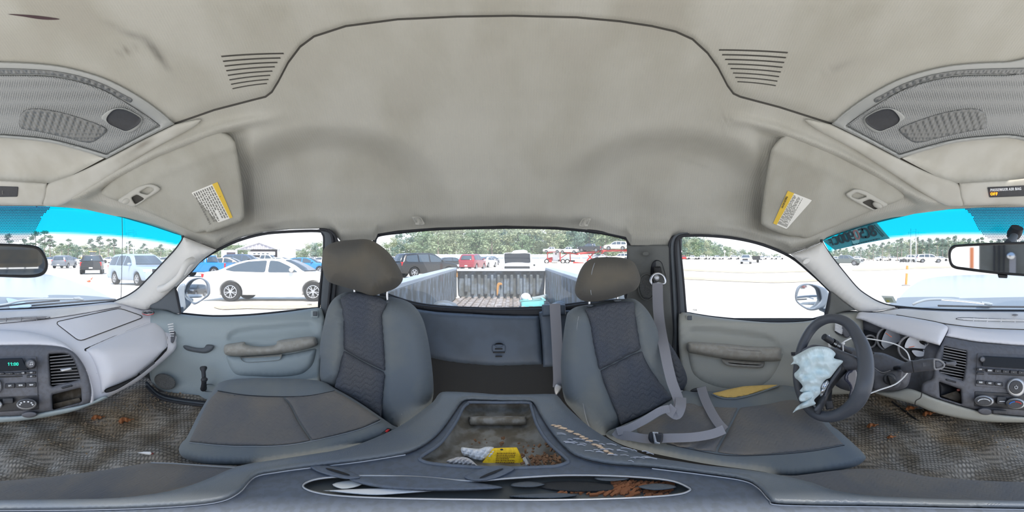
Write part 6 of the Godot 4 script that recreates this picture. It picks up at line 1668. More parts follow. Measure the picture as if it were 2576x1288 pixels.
# ---------------------------------------------------------------- the lot: vehicles
# x forward, y up, z to the vehicle's right; side outlines run from the rear bumper over the roof to the front bumper
const KIND := {
	"sedan": {"top": [-2.36, 0.3, -2.42, 0.55, -2.4, 0.9, -2.32, 1.0, -1.85, 1.06, -1.45, 1.24, -0.95, 1.4, -0.3, 1.46, 0.25, 1.42, 0.72, 1.24, 1.12, 1.0, 1.75, 0.92, 2.2, 0.8, 2.38, 0.62, 2.4, 0.42, 2.34, 0.26], "bottom": 0.22, "w": [-1.4, 1.41], "r": 0.335, "hw": 0.91, "belt": 0.98, "roof": 1.46,
		"win": [[-1.58, 1.09, -1.2, 1.26, -0.85, 1.36, -0.2, 1.4, -0.2, 1.0, -1.3, 1.03], [-0.1, 1.4, 0.2, 1.37, 0.56, 1.22, 0.92, 1.0, -0.1, 1.0]], "front": [0.38, 1.39, 1.08, 1.02], "back": [-0.95, 1.41, -1.75, 1.08], "tail": [-2.4, 0.88, 0.12, 0.34], "head": [2.22, 0.74, 0.1, 0.4]},
	"suv": {"top": [-2.3, 0.36, -2.4, 0.6, -2.4, 1.0, -2.3, 1.15, -2.05, 1.62, -1.7, 1.73, -0.4, 1.77, 0.3, 1.7, 0.75, 1.42, 1.1, 1.13, 1.8, 1.04, 2.25, 0.9, 2.4, 0.7, 2.4, 0.42, 2.3, 0.32], "bottom": 0.28, "w": [-1.38, 1.42], "r": 0.37, "hw": 0.95, "belt": 1.1, "roof": 1.77,
		"win": [[-2.02, 1.2, -1.92, 1.56, -1.1, 1.65, -1.1, 1.13, -1.9, 1.14], [-1.0, 1.66, -0.2, 1.67, -0.2, 1.12, -1.0, 1.13], [-0.1, 1.67, 0.28, 1.6, 0.66, 1.38, 0.92, 1.12, -0.1, 1.12]], "front": [0.4, 1.65, 1.06, 1.17], "back": [-2.1, 1.58, -2.33, 1.15], "tail": [-2.36, 1.0, 0.26, 0.2], "head": [2.26, 0.84, 0.16, 0.42]},
	"pickup": {"top": [-2.72, 0.5, -2.78, 0.7, -2.76, 1.2, -2.7, 1.23, -0.95, 1.23, -0.95, 1.23, -0.82, 1.78, -0.7, 1.84, 0.2, 1.86, 0.55, 1.78, 1.15, 1.28, 1.95, 1.2, 2.5, 1.12, 2.68, 0.95, 2.72, 0.6, 2.62, 0.42], "bottom": 0.4, "w": [-1.72, 1.68], "r": 0.42, "hw": 0.99, "belt": 1.2, "roof": 1.86,
		"win": [[-0.78, 1.26, -0.68, 1.74, -0.12, 1.77, -0.12, 1.24], [-0.02, 1.77, 0.46, 1.73, 0.98, 1.26, -0.02, 1.24]], "front": [0.6, 1.74, 1.12, 1.31], "back": [-0.83, 1.76, -0.93, 1.28], "tail": [-2.76, 1.0, 0.36, 0.16], "head": [2.62, 0.95, 0.18, 0.4]},
}
var cache := {}

func half_width(k: Dictionary, x: float, y: float) -> float:
	var L := 2.75 if k.r > 0.4 else 2.42
	var z: float = k.hw * (1.0 - 0.13 * pow(clampf((absf(x) / L - 0.6) / 0.4, 0.0, 1.0), 2.0))
	if y > k.belt:
		z -= 0.26 * (y - k.belt) / (k.roof - k.belt)
	return z - 0.07 * sstep(0.6, 0.2, y) + 0.012 * exp(-pow((y - k.belt + 0.16) / 0.05, 2.0))

func outline(k: Dictionary) -> PackedVector2Array:
	var p := crv(k.top, 3, false)
	var b: float = k.bottom
	for i in [1, 0]:
		var c := Vector2(k.w[i], k.r)
		var R: float = k.r * 1.16
		var a0 := asin((b - c.y) / R)
		for j in 11:
			var t := lerpf(a0, PI - a0, j / 10.0)
			p.append(c + Vector2(cos(t), sin(t)) * R)
	return p

func body_mesh(k: Dictionary) -> SurfaceTool:
	var st := new_st()
	var g := tess(outline(k), 0.2, 0.14, [], 0.12)
	var pts: PackedVector2Array = g.pts
	var side := []
	for s in [1.0, -1.0]:
		var v := PackedVector3Array()
		for i in pts.size():
			var t := clampf(g.dist[i] / 0.14, 0.0, 1.0)
			v.append(Vector3(pts[i].x, pts[i].y, s * (half_width(k, pts[i].x, pts[i].y) - 0.075 * (1.0 - sqrt(1.0 - (1.0 - t) * (1.0 - t))))))
		side.append(v)
		for i in range(0, g.tris.size(), 3):
			tri(st, v[g.tris[i]], v[g.tris[i + 1]], v[g.tris[i + 2]], Vector3(0, 0, s))
	for e in g.edges:
		var out := (pts[e[0]] + pts[e[1]]) * 0.5 - pts[e[2]]
		quad(st, side[0][e[0]], side[0][e[1]], side[1][e[1]], side[1][e[0]], Vector3(out.x, out.y, 0))
	return st

func side_panel(k: Dictionary, poly: Array, s: float) -> SurfaceTool:
	var st := new_st()
	var g := tess(quadr(poly, 0.06), 0.25, 0.0, [], 0.2)
	var f := func(p: Vector2, lift: float): return Vector3(p.x, p.y, s * (half_width(k, p.x, p.y) - 0.075 * (1.0 - sqrt(maxf(0.0, 1.0 - pow(1.0 - clampf((k.roof - p.y) / 0.14, 0.0, 1.0), 2.0)))) + lift))
	for i in range(0, g.tris.size(), 3):
		tri(st, f.call(g.pts[g.tris[i]], 0.012), f.call(g.pts[g.tris[i + 1]], 0.012), f.call(g.pts[g.tris[i + 2]], 0.012), Vector3(0, 0, s))
	st.set_smooth_group(1)
	for e in g.edges:
		var a: Vector2 = g.pts[e[0]]
		var b: Vector2 = g.pts[e[1]]
		var out: Vector2 = (a + b) * 0.5 - g.pts[e[2]]
		quad(st, f.call(a, 0.012), f.call(b, 0.012), f.call(b, -0.03), f.call(a, -0.03), Vector3(out.x, out.y, 0))
	return st

func across(k: Dictionary, q: Array, inset := 0.16) -> SurfaceTool:
	var st := new_st()
	var a := Vector2(q[0], q[1])
	var b := Vector2(q[2], q[3])
	var n := Vector2(b.y - a.y, a.x - b.x).normalized()
	if n.y < 0:
		n = -n
	for i in 5:
		var p := a.lerp(b, i / 5.0) + n * (0.03 + 0.03 * sin(PI * i / 5.0))
		var p2 := a.lerp(b, (i + 1) / 5.0) + n * (0.03 + 0.03 * sin(PI * (i + 1) / 5.0))
		var z: float = half_width(k, p.x, p.y) - inset
		var z2: float = half_width(k, p2.x, p2.y) - inset
		quad(st, Vector3(p.x, p.y, -z), Vector3(p.x, p.y, z), Vector3(p2.x, p2.y, z2), Vector3(p2.x, p2.y, -z2), Vector3(n.x, n.y, 0))
		for s in [-1.0, 1.0]:
			quad(st, Vector3(p.x, p.y, s * z), Vector3(p2.x, p2.y, s * z2), Vector3(p2.x - n.x * 0.08, p2.y - n.y * 0.08, s * z2), Vector3(p.x - n.x * 0.08, p.y - n.y * 0.08, s * z), Vector3(0, 0, s))
	return st

func done(st: SurfaceTool) -> ArrayMesh:
	st.generate_normals()
	st.index()
	return st.commit()

func inst(called: String, mesh: Mesh, m: Material, parent: Node3D, at_ := Transform3D()) -> MeshInstance3D:
	var o := MeshInstance3D.new()
	o.mesh = mesh
	o.set_surface_override_material(0, m)
	o.name = called
	o.transform = at_
	parent.add_child(o, true)
	return o

func car_meshes(kind: String) -> Dictionary:
	if cache.has(kind):
		return cache[kind]
	var k: Dictionary = KIND[kind]
	var d := {"body": done(body_mesh(k)), "front": done(across(k, k.front)), "back": done(across(k, k.back, 0.2)), "win": []}
	for w in k.win:
		for s in [1.0, -1.0]:
			d.win.append(done(side_panel(k, w, s)))
	var r: float = k.r
	var flat := Transform3D(Basis(Vector3.RIGHT, PI / 2), Vector3.ZERO)
	d.tyre = done(lathe(null, [r * 0.62, -0.1, r * 0.92, -0.11, r, -0.07, r, 0.07, r * 0.92, 0.11, r * 0.66, 0.1, r * 0.62, 0.06, 0.0, 0.05], flat, 22))
	var rim := new_st()
	lathe(rim, [r * 0.66, 0.06, r * 0.66, 0.1, r * 0.6, 0.105, r * 0.57, 0.06], flat, 22)
	lathe(rim, [r * 0.16, 0.06, r * 0.16, 0.1, 0.0, 0.105], flat, 12)
	for i in 10:
		var b := Basis(Vector3.BACK, TAU * i / 10.0 + (0.12 if i % 2 else -0.12))
		bx(rim, b * Vector3(r * 0.37, 0, 0) + Vector3(0, 0, 0.085), Vector3(r * 0.5, r * 0.075, 0.02), b, 0.0)
	d.rim = done(rim)
	var t: Array = k.tail
	d.tail = done(bx(null, Vector3.ZERO, Vector3(0.14, t[2], t[3])))
	var h: Array = k.head
	d.head = done(bx(null, Vector3.ZERO, Vector3(0.3, h[2], h[3])))
	d.mirror = done(blob(null, Vector3.ZERO, Vector3(0.08, 0.08, 0.12), 8))
	var bs: float = 0.16 if kind == "pickup" else 0.1
	d.bumper = done(bx(null, Vector3.ZERO, Vector3(0.14, 0.2, k.hw * 1.78)))
	d.grille = done(bx(null, Vector3.ZERO, Vector3(0.06, 0.3, k.hw * 1.0)))
	d.plate = done(bx(null, Vector3.ZERO, Vector3(0.02, 0.14, 0.3)))
	d.handle = done(bx(null, Vector3.ZERO, Vector3(0.2, 0.03, 0.03)))
	cache[kind] = d
	return d

func car(called: String, label: String, kind: String, paint: Material, where: Vector3, yaw: float, s := 1.0, o := {}) -> Node3D:
	var d := car_meshes(kind)
	var k: Dictionary = KIND[kind]
	var c := Node3D.new()
	c.name = numbered(called)
	add_child(c)
	c.position = where
	if where.y < 0.01 and where.z < 0:   # the place given is where the nearest wheels stand
		c.position.z -= s * (absf(cos(deg_to_rad(yaw))) * 0.8 + absf(sin(deg_to_rad(yaw))) * 1.5)
	c.basis = Basis(Vector3.UP, deg_to_rad(yaw)) * Basis.from_scale(Vector3(s, s, s))
	c.set_meta("based", true)
	tag(c, label, "truck" if kind == "pickup" else "car", o.get("group", ""))
	var b := inst("body", d.body, paint, c)
	var gl: Material = o.get("glass", M.car_glass)
	inst("windshield", d.front, gl, c)
	inst("rear_window", d.back, gl, c)
	for w in d.win:
		inst("side_window", w, gl, c)
	for x in k.w:
		for z in [1.0, -1.0]:
			var at_ := Transform3D(Basis() if z > 0 else Basis(Vector3.UP, PI), Vector3(x, k.r, z * (k.hw - 0.16)))
			var w := inst("wheel", d.tyre, M.tyre, c, at_)
			if o.get("detail", true):
				inst("rim", d.rim, o.get("rim", M.rim), w)
	if o.get("detail", true):
		for z in [1.0, -1.0]:
			inst("tail_light", d.tail, M.tail, c, Transform3D(Basis(), Vector3(k.tail[0] + 0.06, k.tail[1], z * (half_width(k, k.tail[0], k.tail[1]) - k.tail[3] * 0.5 + 0.01))))
			inst("headlight", d.head, M.head, c, Transform3D(Basis(), Vector3(k.head[0] - 0.06, k.head[1], z * (half_width(k, k.head[0], k.head[1]) - k.head[3] * 0.5 + 0.01))))
			inst("wing_mirror", d.mirror, paint, c, Transform3D(Basis(), Vector3(0.85 if kind != "sedan" else 0.72, k.belt + 0.1, z * (k.hw + 0.08))))
			inst("door_handle", d.handle, paint, c, Transform3D(Basis(), Vector3(-0.35, k.belt - 0.13, z * (half_width(k, -0.35, k.belt - 0.13) + 0.01))))
		var e := 2.72 if kind == "pickup" else 2.36
		inst("front_bumper", d.bumper, o.get("bumper", M.chrome if kind == "pickup" else paint), c, Transform3D(Basis(), Vector3(e, k.bottom + 0.2, 0)))
		inst("rear_bumper", d.bumper, o.get("bumper", M.chrome if kind == "pickup" else paint), c, Transform3D(Basis(), Vector3(-e - 0.02, k.bottom + 0.2, 0)))
		inst("grille", d.grille, M.car_dark, c, Transform3D(Basis(), Vector3(e + 0.02, k.belt - 0.32, 0)))
		inst("number_plate", d.plate, M.white, c, Transform3D(Basis(), Vector3(-e - 0.1, k.bottom + 0.22, 0)))
	return c

func ground_at(x: float, row: float) -> Vector3:
	return at(x, row, EYE * F / (row - 644.0))

# ---------------------------------------------------------------- trees
func tree_proto(called: String, kind: int, sd: int, leaf: Material, bark: Material) -> Node3D:   # about 10 m high, base at the origin
	var rng := RandomNumberGenerator.new()
	rng.seed = sd
	var o := Node3D.new()
	o.name = called
	var t := new_st()
	var c := new_st()
	c.set_smooth_group(-1)
	var clumps := []
	if kind == 0:   # tall pine: bare trunk, clumps near the top
		tube(t, PackedVector3Array([Vector3(0, 0, 0), Vector3(0.1, 3, 0), Vector3(-0.05, 6, 0.1), Vector3(0.05, 9.4, 0)]), [0.22, 0.17, 0.13, 0.04], 7)
		for i in 11:
			var y := rng.randf_range(5.2, 9.6)
			var a := rng.randf() * TAU
			var rr := (10.2 - y) * 0.42
			var p := Vector3(cos(a) * rr, y, sin(a) * rr)
			clumps.append([p, rng.randf_range(0.6, 1.05), 0.55])
			tube(t, PackedVector3Array([Vector3(0, y - 0.5, 0), p]), [0.07, 0.03], 5)
		clumps.append([Vector3(0, 9.5, 0), 0.8, 0.8])
	else:   # broad leaved: a full crown down to the ground
		tube(t, PackedVector3Array([Vector3(0, 0, 0), Vector3(0.15, 3, 0.1), Vector3(0, 6.5, 0)]), [0.24, 0.18, 0.06], 7)
		for i in 17:
			var y := rng.randf_range(0.8, 9.0)
			var a := rng.randf() * TAU
			var rr := rng.randf_range(0.4, 1.0) * 2.4 * sqrt(maxf(0.1, 1.0 - pow((y - 4.4) / 5.4, 2.0)))
			clumps.append([Vector3(cos(a) * rr, y, sin(a) * rr), rng.randf_range(1.0, 1.7), 0.85])
	for q in clumps:
		for i in (60 if kind == 0 else 95):
			var v: Vector3 = Vector3(rng.randfn(), rng.randfn(), rng.randfn()).normalized() * pow(rng.randf(), 0.4) * q[1]
			v.y *= q[2]
			var p: Vector3 = q[0] + v
			var s := rng.randf_range(0.14, 0.34)
			var b := Basis.from_euler(Vector3(rng.randf() * TAU, rng.randf() * TAU, rng.randf() * TAU))
			var n: Vector3 = (v.normalized() + Vector3(0, 0.5, 0)).normalized()
			quad(c, p + b * Vector3(-s, 0, 0), p + b * Vector3(0, s * 0.6, 0.05), p + b * Vector3(s, 0, 0), p + b * Vector3(0, -s * 0.6, 0.05), n)
	inst("trunk", done(t), bark, o)
	inst("crown", done(c), leaf, o)
	return o

var protos := []

func plant(i: int, x: float, top: float, d: float, wide: float, label: String, group: String, turn := 0.0):
	var o: Node3D = protos[i].duplicate()
	o.name = numbered("pine_tree" if i < 2 else "broadleaf_tree")
	add_child(o)
	var h: float = EYE + (644.0 - top) / F * d
	var s := h / (10.0 if i < 2 else 9.2)
	o.position = Vector3((x - 1288.0) / F * d, 0, -d)
	o.basis = Basis(Vector3.UP, turn) * Basis.from_scale(Vector3(s * wide, s, s * wide))
	o.set_meta("based", true)
	tag(o, label, "tree", group)

# ---------------------------------------------------------------- everything beyond the glass
func outside():
	M.car_glass = mat(Color8(70, 82, 92), 0.08, {"spec": 0.8})
	M.tyre = mat(Color8(34, 34, 36), 0.85)
	M.rim = mat(Color8(188, 190, 194), 0.35, {"metal": 0.5})
	M.tail = mat(Color8(200, 34, 40), 0.25)
	M.head = mat(Color8(214, 220, 226), 0.15)
	M.car_dark = mat(Color8(34, 36, 40), 0.5)
	var paint := {}
	for q in [["white", 236, 236, 236], ["black", 30, 32, 36], ["blue", 30, 130, 190], ["navy", 64, 84, 110], ["red", 150, 40, 56], ["steel", 160, 180, 204], ["silver", 196, 200, 206], ["tan", 190, 170, 156], ["grey", 110, 118, 128], ["green", 90, 100, 96], ["scarlet", 200, 52, 48]]:
		paint[q[0]] = mat(Color8(q[1], q[2], q[3]), 0.35, {"coat": 0.7})
	# --- seen through the passenger half of the windshield
	car("suv", "dark suv seen from behind, between the interior mirror and the black pickup", "suv", paint.grey, ground_at(143, 675), 105, 0.92)
	car("pickup_truck", "black pickup seen from behind with red tail lights, between dark suv and pale blue suv", "pickup", paint.black, ground_at(206, 690), 118, 0.88, {"bumper": M.car_dark})
	car("suv", "pale steel blue suv with a smashed front beside the passenger windshield pillar", "suv", paint.steel, ground_at(318, 719), -38, 0.94)
	var far := [[395, 664, "sedan", "white", 10], [420, 668, "sedan", "silver", 5], [374, 660, "suv", "white", 20], [280, 662, "sedan", "white", 0], [300, 665, "suv", "silver", 160], [118, 668, "sedan", "white", 100], [172, 664, "sedan", "white", 0]]
	for q in far:
		car("parked_car", "small pale parked car far off behind the pale blue suv and black pickup", q[2], paint[q[3]], ground_at(q[0], q[1]), q[4], 0.95, {"group": "far pale cars beyond the passenger windshield", "detail": false})
	for q in [[234.0, 641.0, 0.8, "yellow wheel loader with a boxy cab above the black pickup's bed"], [372.0, 642.0, 0.55, "small pale yellow loader far off above the pale blue suv's hood"]]:
		var wl := thing("wheel_loader", q[3], "loader")
		var p: Vector3 = at(q[0], 658, 190)
		p.y = 0
		var s: float = q[2]
		var ym := mat(Color8(232, 200, 120), 0.5)
		part("engine_body", bx(null, p + Vector3(1.5, 1.7, 0) * s, Vector3(2.4, 1.1, 1.8) * s), ym, wl)
		part("front_frame", bx(null, p + Vector3(-1.6, 1.3, 0) * s, Vector3(1.6, 0.7, 1.2) * s), ym, wl)
		var cb := part("cab", bx(null, p + Vector3(-0.1, 2.5, 0) * s, Vector3(1.3, 1.7, 1.4) * s), M.car_glass, wl)
		part("cab_roof", bx(null, p + Vector3(-0.1, 3.45, 0) * s, Vector3(1.7, 0.18, 1.7) * s), ym, cb)
		part("bucket", bx(null, p + Vector3(-3.0, 1.1, 0) * s, Vector3(0.8, 1.0, 2.4) * s, Basis(Vector3.BACK, 0.4)), ym, wl)
		part("lift_arm", tube(null, PackedVector3Array([p + Vector3(-1.2, 1.9, 0.7) * s, p + Vector3(-2.9, 1.2, 0.7) * s]), 0.14 * s, 6), ym, wl)
		for x in [-1.6, 1.5]:
			for z in [0.9, -0.9]:
				part("wheel", lathe(null, [0.3, -0.25, 0.8, -0.25, 0.85, 0, 0.8, 0.25, 0.3, 0.25], Transform3D(Basis(Vector3.RIGHT, PI / 2) * Basis.from_scale(Vector3(s, s, s)), p + Vector3(x, 0.85, z) * s), 16), M.tyre, wl)
	# utility poles
	for q in [[322.0, 336.0, 577.0, 646.0, "white two legged power line frame seen through the passenger windshield"], [2291.5, 2304.5, 575.0, 642.0, "white two legged power line frame seen through the driver windshield"]]:
		var up := thing("power_pole", q[4], "power pole")
		var d := 170.0
		var wm := mat(Color8(206, 210, 214), 0.7)
		for x in [q[0], q[1]]:
			part("post", tube(null, PackedVector3Array([Vector3((x - 1288) / F * d, 0, -d), at(x, q[2], d)]), 0.11, 8), wm, up)
		part("crossarm", tube(null, PackedVector3Array([at(q[0] - 6, q[2] + 9, d), at(q[1] + 7, q[2] + 5, d)]), 0.1, 6), wm, up)
		part("top_brace", tube(null, PackedVector3Array([at(q[0], q[2] + 3, d), at(q[1], q[2] + 1, d)]), 0.08, 6), wm, up)
		part("cross_brace", tube(null, PackedVector3Array([at(q[0], q[2] + 42, d), at(q[1], q[2] + 26, d)]), 0.07, 6), wm, up)
		for x in [q[0] - 5, q[1] + 6]:
			part("insulator", tube(null, PackedVector3Array([at(x, q[2] + 8, d), at(x, q[2] + 15, d)]), 0.09, 6), wm, up)
	cone("orange and white traffic cone leaning over beside the hood, before the black pickup", 223, 710, 15.5, 0.75)
	# the hood, wipers and cowl on both sides
	hood()
	# --- seen through the passenger window
	car("sedan", "white sedan parked side on, filling the passenger window", "sedan", paint.white, ground_at(684, 758.5), 0, 1.0)
	car("sedan", "bright blue sedan behind the white sedan's hood", "sedan", paint.blue, ground_at(764, 690), 0, 0.98)
	car("suv", "navy suv showing its roof and windows above the white sedan's trunk", "suv", paint.navy, ground_at(612, 683), 0, 0.98)
	car("pickup_truck", "damaged bright blue pickup just above the passenger door mirror", "pickup", paint.blue, ground_at(496, 697), 168, 0.86)
	car("sedan", "dusty tan wrecked sedan between the blue pickup and the white sedan's trunk", "sedan", paint.tan, ground_at(560, 690), 8, 0.98)
	for q in [[760, 652, "pickup", 0], [790, 664, "sedan", 10], [812, 668, "sedan", 0], [776, 655, "suv", 0], [640, 672, "sedan", 5], [690, 674, "sedan", 175], [668, 671, "pickup", 0]]:
		car("parked_car", "small pale parked car far off between the metal shed and the blue sedan", q[2], paint.white, ground_at(q[0], q[1]), q[3], 0.95, {"group": "far pale cars beyond the passenger window", "detail": false})
	building()
	# door mirrors
	door_mirror("door mirror outside the passenger window showing a black suv", [464, 729, 471, 711, 486, 701, 507, 699, 524, 709, 529, 725, 527, 742, 512, 754, 491, 766, 481, 761, 466, 750], [466, 731, 474, 713, 487, 704, 506, 702, 518, 713, 521, 734, 518, 744, 490, 762, 472, 751, 466, 742], [447, 726, 466, 714, 468, 750, 482, 762, 462, 784, 455, 788], Vector3(-109.0, 0.9, 22.0), -1.0)
	door_mirror("door mirror outside the driver window showing bare lot and red trucks", [2000, 741, 2006, 722, 2021, 714, 2039, 714, 2060, 719, 2078, 728, 2084, 742, 2084, 742, 2078, 766, 2060, 778, 2039, 781, 2021, 774, 2003, 759], [2006, 744, 2012, 726, 2021, 719, 2039, 717, 2057, 725, 2063, 738, 2064, 757, 2039, 776, 2008, 759], [2062, 722, 2084, 735, 2084, 792, 2073, 786, 2058, 777, 2066, 752], Vector3(240.0, -1.8, 57.0), 1.0)
	# --- seen through the rear window
	truck_bed()
	car("suv", "black suv with a red light bar on its tail, behind the left bed rail", "suv", paint.black, ground_at(1064, 699), 36, 1.0)
	car("suv", "dark red suv seen from behind, left of centre above the tailgate", "suv", paint.red, ground_at(1187, 680), 76, 1.0)
	car("sedan", "white sedan parked beyond the red suv's right side", "sedan", paint.white, ground_at(1222, 673), 72, 1.0)
	car("sedan", "grey blue sedan parked right of the white sedan beyond the red suv", "sedan", paint.grey, ground_at(1234, 667), 74, 1.05)
	car("sedan", "dark sedan between the black suv and the red suv", "sedan", paint.black, ground_at(1132, 676), 30, 0.95)
	for q in [[1246, 658, 90], [1262, 657, 85], [1346, 657, 90], [990, 664, 20], [1012, 660, 10]]:
		car("parked_car", "small white parked car far off along the pale fence behind the rear window", "sedan", paint.white, ground_at(q[0], q[1]), q[2], 1.0, {"group": "far white cars along the fence", "detail": false})
	cone("orange and white traffic cone standing behind the left bed rail by the black suv", 1120, 684, 15.0, 0.0)
	open_hood_truck(paint)
	hauler(paint)
	var fn := thing("fence", "long pale blue metal fence under the trees behind the rear window", "fence")
	var fm := mat(Color8(206, 218, 226), 0.5)
	for i in 16:
		var x := 1096.0 + i * 26.0
		part("panel", bx(null, at(x + 13, 649, 190), Vector3(2.7, 2.0, 0.06)), fm, fn)
		part("post", bx(null, at(x, 649, 189.8), Vector3(0.16, 2.2, 0.16)), fm, fn)
	part("rail", bx(null, at(1300, 648, 189.85), Vector3(44.0, 0.12, 0.1)), mat(Color8(170, 186, 198), 0.5), fn)
	# --- seen through the driver window and the right half of the windshield
	var tk := car("pickup_truck", "silver pickup towing a low trailer across the empty lot", "pickup", paint.silver, ground_at(1884, 664), -112, 0.98)
	var tr := thing("trailer", "dark flat trailer with wheels behind the silver pickup", "trailer")
	var tp := ground_at(1905, 661)
	part("deck", bx(null, tp + Vector3(1.4, 0.75, -4), Vector3(2.0, 0.18, 9.0), Basis(Vector3.UP, -0.33)), M.car_dark, tr)
	for i in 3:
		part("wheel", lathe(null, [0.2, -0.12, 0.42, -0.12, 0.42, 0.12, 0.2, 0.12], Transform3D(Basis(Vector3.BACK, PI / 2), tp + Vector3(0.6 + i * 0.4, 0.42, -1.4 - i * 1.2)), 14), M.tyre, tr)
		part("headboard", bx(null, tp + Vector3(0.3 + i * 0.9, 1.2, -2.0 - i * 2.2), Vector3(1.6, 0.7, 0.08)), M.car_dark, tr)
	var row := [[1721, "suv", "scarlet"], [1742, "pickup", "white"], [1767, "pickup", "white"], [1792, "sedan", "white"], [1804, "pickup", "silver"], [1826, "sedan", "white"], [1848, "pickup", "white"], [1918, "sedan", "silver"], [1934, "sedan", "white"], [1960, "sedan", "white"]]
	for q in row:
		if q[2] == "scarlet":
			car("parked_car", "small red parked car at the end of the far row in the driver window", q[1], paint[q[2]], ground_at(q[0], 652.8), 6, 1.0, {"detail": false})
		else:
			car("parked_car", "small pale parked car in the far row under the trees in the driver window", q[1], paint[q[2]], ground_at(q[0], 652.8), 6, 1.0, {"group": "far row of pale cars in the driver window", "detail": false})
	for x in [1823.0, 1713.0]:
		var sp := thing("lot_sign", "small round white sign on a thin pole, " + ("near the silver pickup" if x > 1800 else "above the red parked car"), "sign")
		part("pole", tube(null, PackedVector3Array([at(x, 657.8, 200), at(x, 632, 200)]), 0.07, 6), M.white, sp)
		part("disc", lathe(null, [0.0, -0.05, 0.34, -0.05, 0.34, 0.05, 0.0, 0.05], Transform3D(Basis(Vector3.RIGHT, PI / 2), at(x, 632.5, 199.8)), 14), M.white, sp)
	car("pickup_truck", "grey green pickup parked near the driver windshield pillar", "pickup", paint.green, ground_at(2138, 668), -42, 0.92)
	car("pickup_truck", "white flatbed truck behind a dark rack, under the power line frame", "pickup", paint.white, ground_at(2298, 659), -20, 1.0)
	car("suv", "white suv beside the white flatbed truck in the driver windshield", "suv", paint.white, ground_at(2348, 661), -20, 1.15)
	for q in [[2108, 660, 20], [2368, 657, 0], [2160, 657, 0], [2225, 656, 10], [2250, 656, 0]]:
		car("parked_car", "small pale parked car far off under the trees in the driver windshield", "sedan", paint.white, ground_at(q[0], q[1]), q[2], 1.0, {"group": "far pale cars in the driver windshield", "detail": false})
	var rk := thing("steel_rack", "dark row of steel frames on the ground before the white flatbed truck", "rack")
	for i in 9:
		part("frame", bx(null, at(2266 + i * 6.5, 656.5, 175), Vector3(0.35, 0.9, 0.4), Basis(Vector3.BACK, 0.2 * (i % 3 - 1))), M.car_dark, rk)
	part("rail", bx(null, at(2292, 654, 174.6), Vector3(5.4, 0.12, 0.1)), M.car_dark, rk)
	var dp := thing("marker_post", "orange and white plastic marker post standing alone in the bright lot", "post")
	var bp := ground_at(2279, 719)
	part("base", lathe(null, [0.0, 0.0, 0.2, 0.0, 0.19, 0.04, 0.06, 0.07], Transform3D(Basis(), bp), 16), mat(Color8(150, 146, 140), 0.8), dp)
	var om := mat(Color8(240, 150, 56), 0.5)
	for i in 5:
		part("band", lathe(null, [0.055, 0.05 + i * 0.2, 0.055, 0.05 + (i + 1) * 0.2], Transform3D(Basis(Vector3.BACK, -0.07), bp), 14), M.white if i == 3 else om, dp)
	stickers()
	interior_mirror()
	trees()
	# what only the mirrors show stands behind the eye
	car("suv", "black suv far off to the side, shown in the passenger door mirror", "suv", paint.black, Vector3(-109, 0.0, 22), 40, 1.0)
	car("pickup_truck", "red pickup far off to the side, shown in the driver door mirror", "pickup", paint.scarlet, Vector3(240, 0.0, 53), 100, 1.0)
	car("pickup_truck", "second red pickup far off to the side, shown in the driver door mirror", "pickup", paint.scarlet, Vector3(238, 0.0, 60), 100, 1.0)

# faint tan wheel tracks pressed into the gravel, parts of the ground
func tracks(g: Node3D):
	var tm := mat(Color8(208, 194, 170), 0.95, {"tex": T.gravel, "s": 0.2})
	for q in [[1700, 676, 1790, 679, 1880, 682, 1990, 680, 2040, 683, 1980, 685, 1880, 687, 1780, 683, 1700, 680], [1700, 696, 1780, 699, 1850, 703, 1950, 706, 2060, 702, 2060, 707, 1950, 711, 1850, 708, 1760, 704, 1700, 701], [2150, 676, 2220, 675, 2300, 671, 2400, 669, 2400, 673, 2300, 676, 2220, 680, 2150, 681], [540, 770, 620, 766, 720, 768, 800, 765, 800, 772, 720, 777, 620, 776, 560, 778]]:
		part("wheel_track", solid(crv(q, 3), func(x, y): return (EYE - 0.02) * F / (y - 644.0), {"thick": 0.3, "step": 18.0}), tm, g)

func cone(label: String, x: float, row: float, h: float, lean: float):
	var c := thing("traffic_cone", label, "traffic cone")
	var p := ground_at(x, row)
	var H := px(h, -p.z)
	var xf := Transform3D(Basis(Vector3.BACK, -lean), p + Vector3(0, 0.02, 0))
	var om := mat(Color8(238, 96, 48), 0.5)
	part("base", bx(null, p + Vector3(0, 0.02, 0), Vector3(H * 0.5, H * 0.06, H * 0.5), Basis(Vector3.BACK, -lean)), om, c)
	var prof := [0.0, 0.26, 0.4, 0.17, 0.55, 0.13, 0.8, 0.07, 1.0, 0.04]
	for i in 4:
		part("band", lathe(null, [H * prof[i * 2 + 1] * 0.8, H * prof[i * 2], H * prof[i * 2 + 3] * 0.8, H * prof[i * 2 + 2]], xf, 14), M.white if i == 1 else om, c)
	part("tip", lathe(null, [H * 0.032, H, 0.0, H * 1.01], xf, 10), om, c)

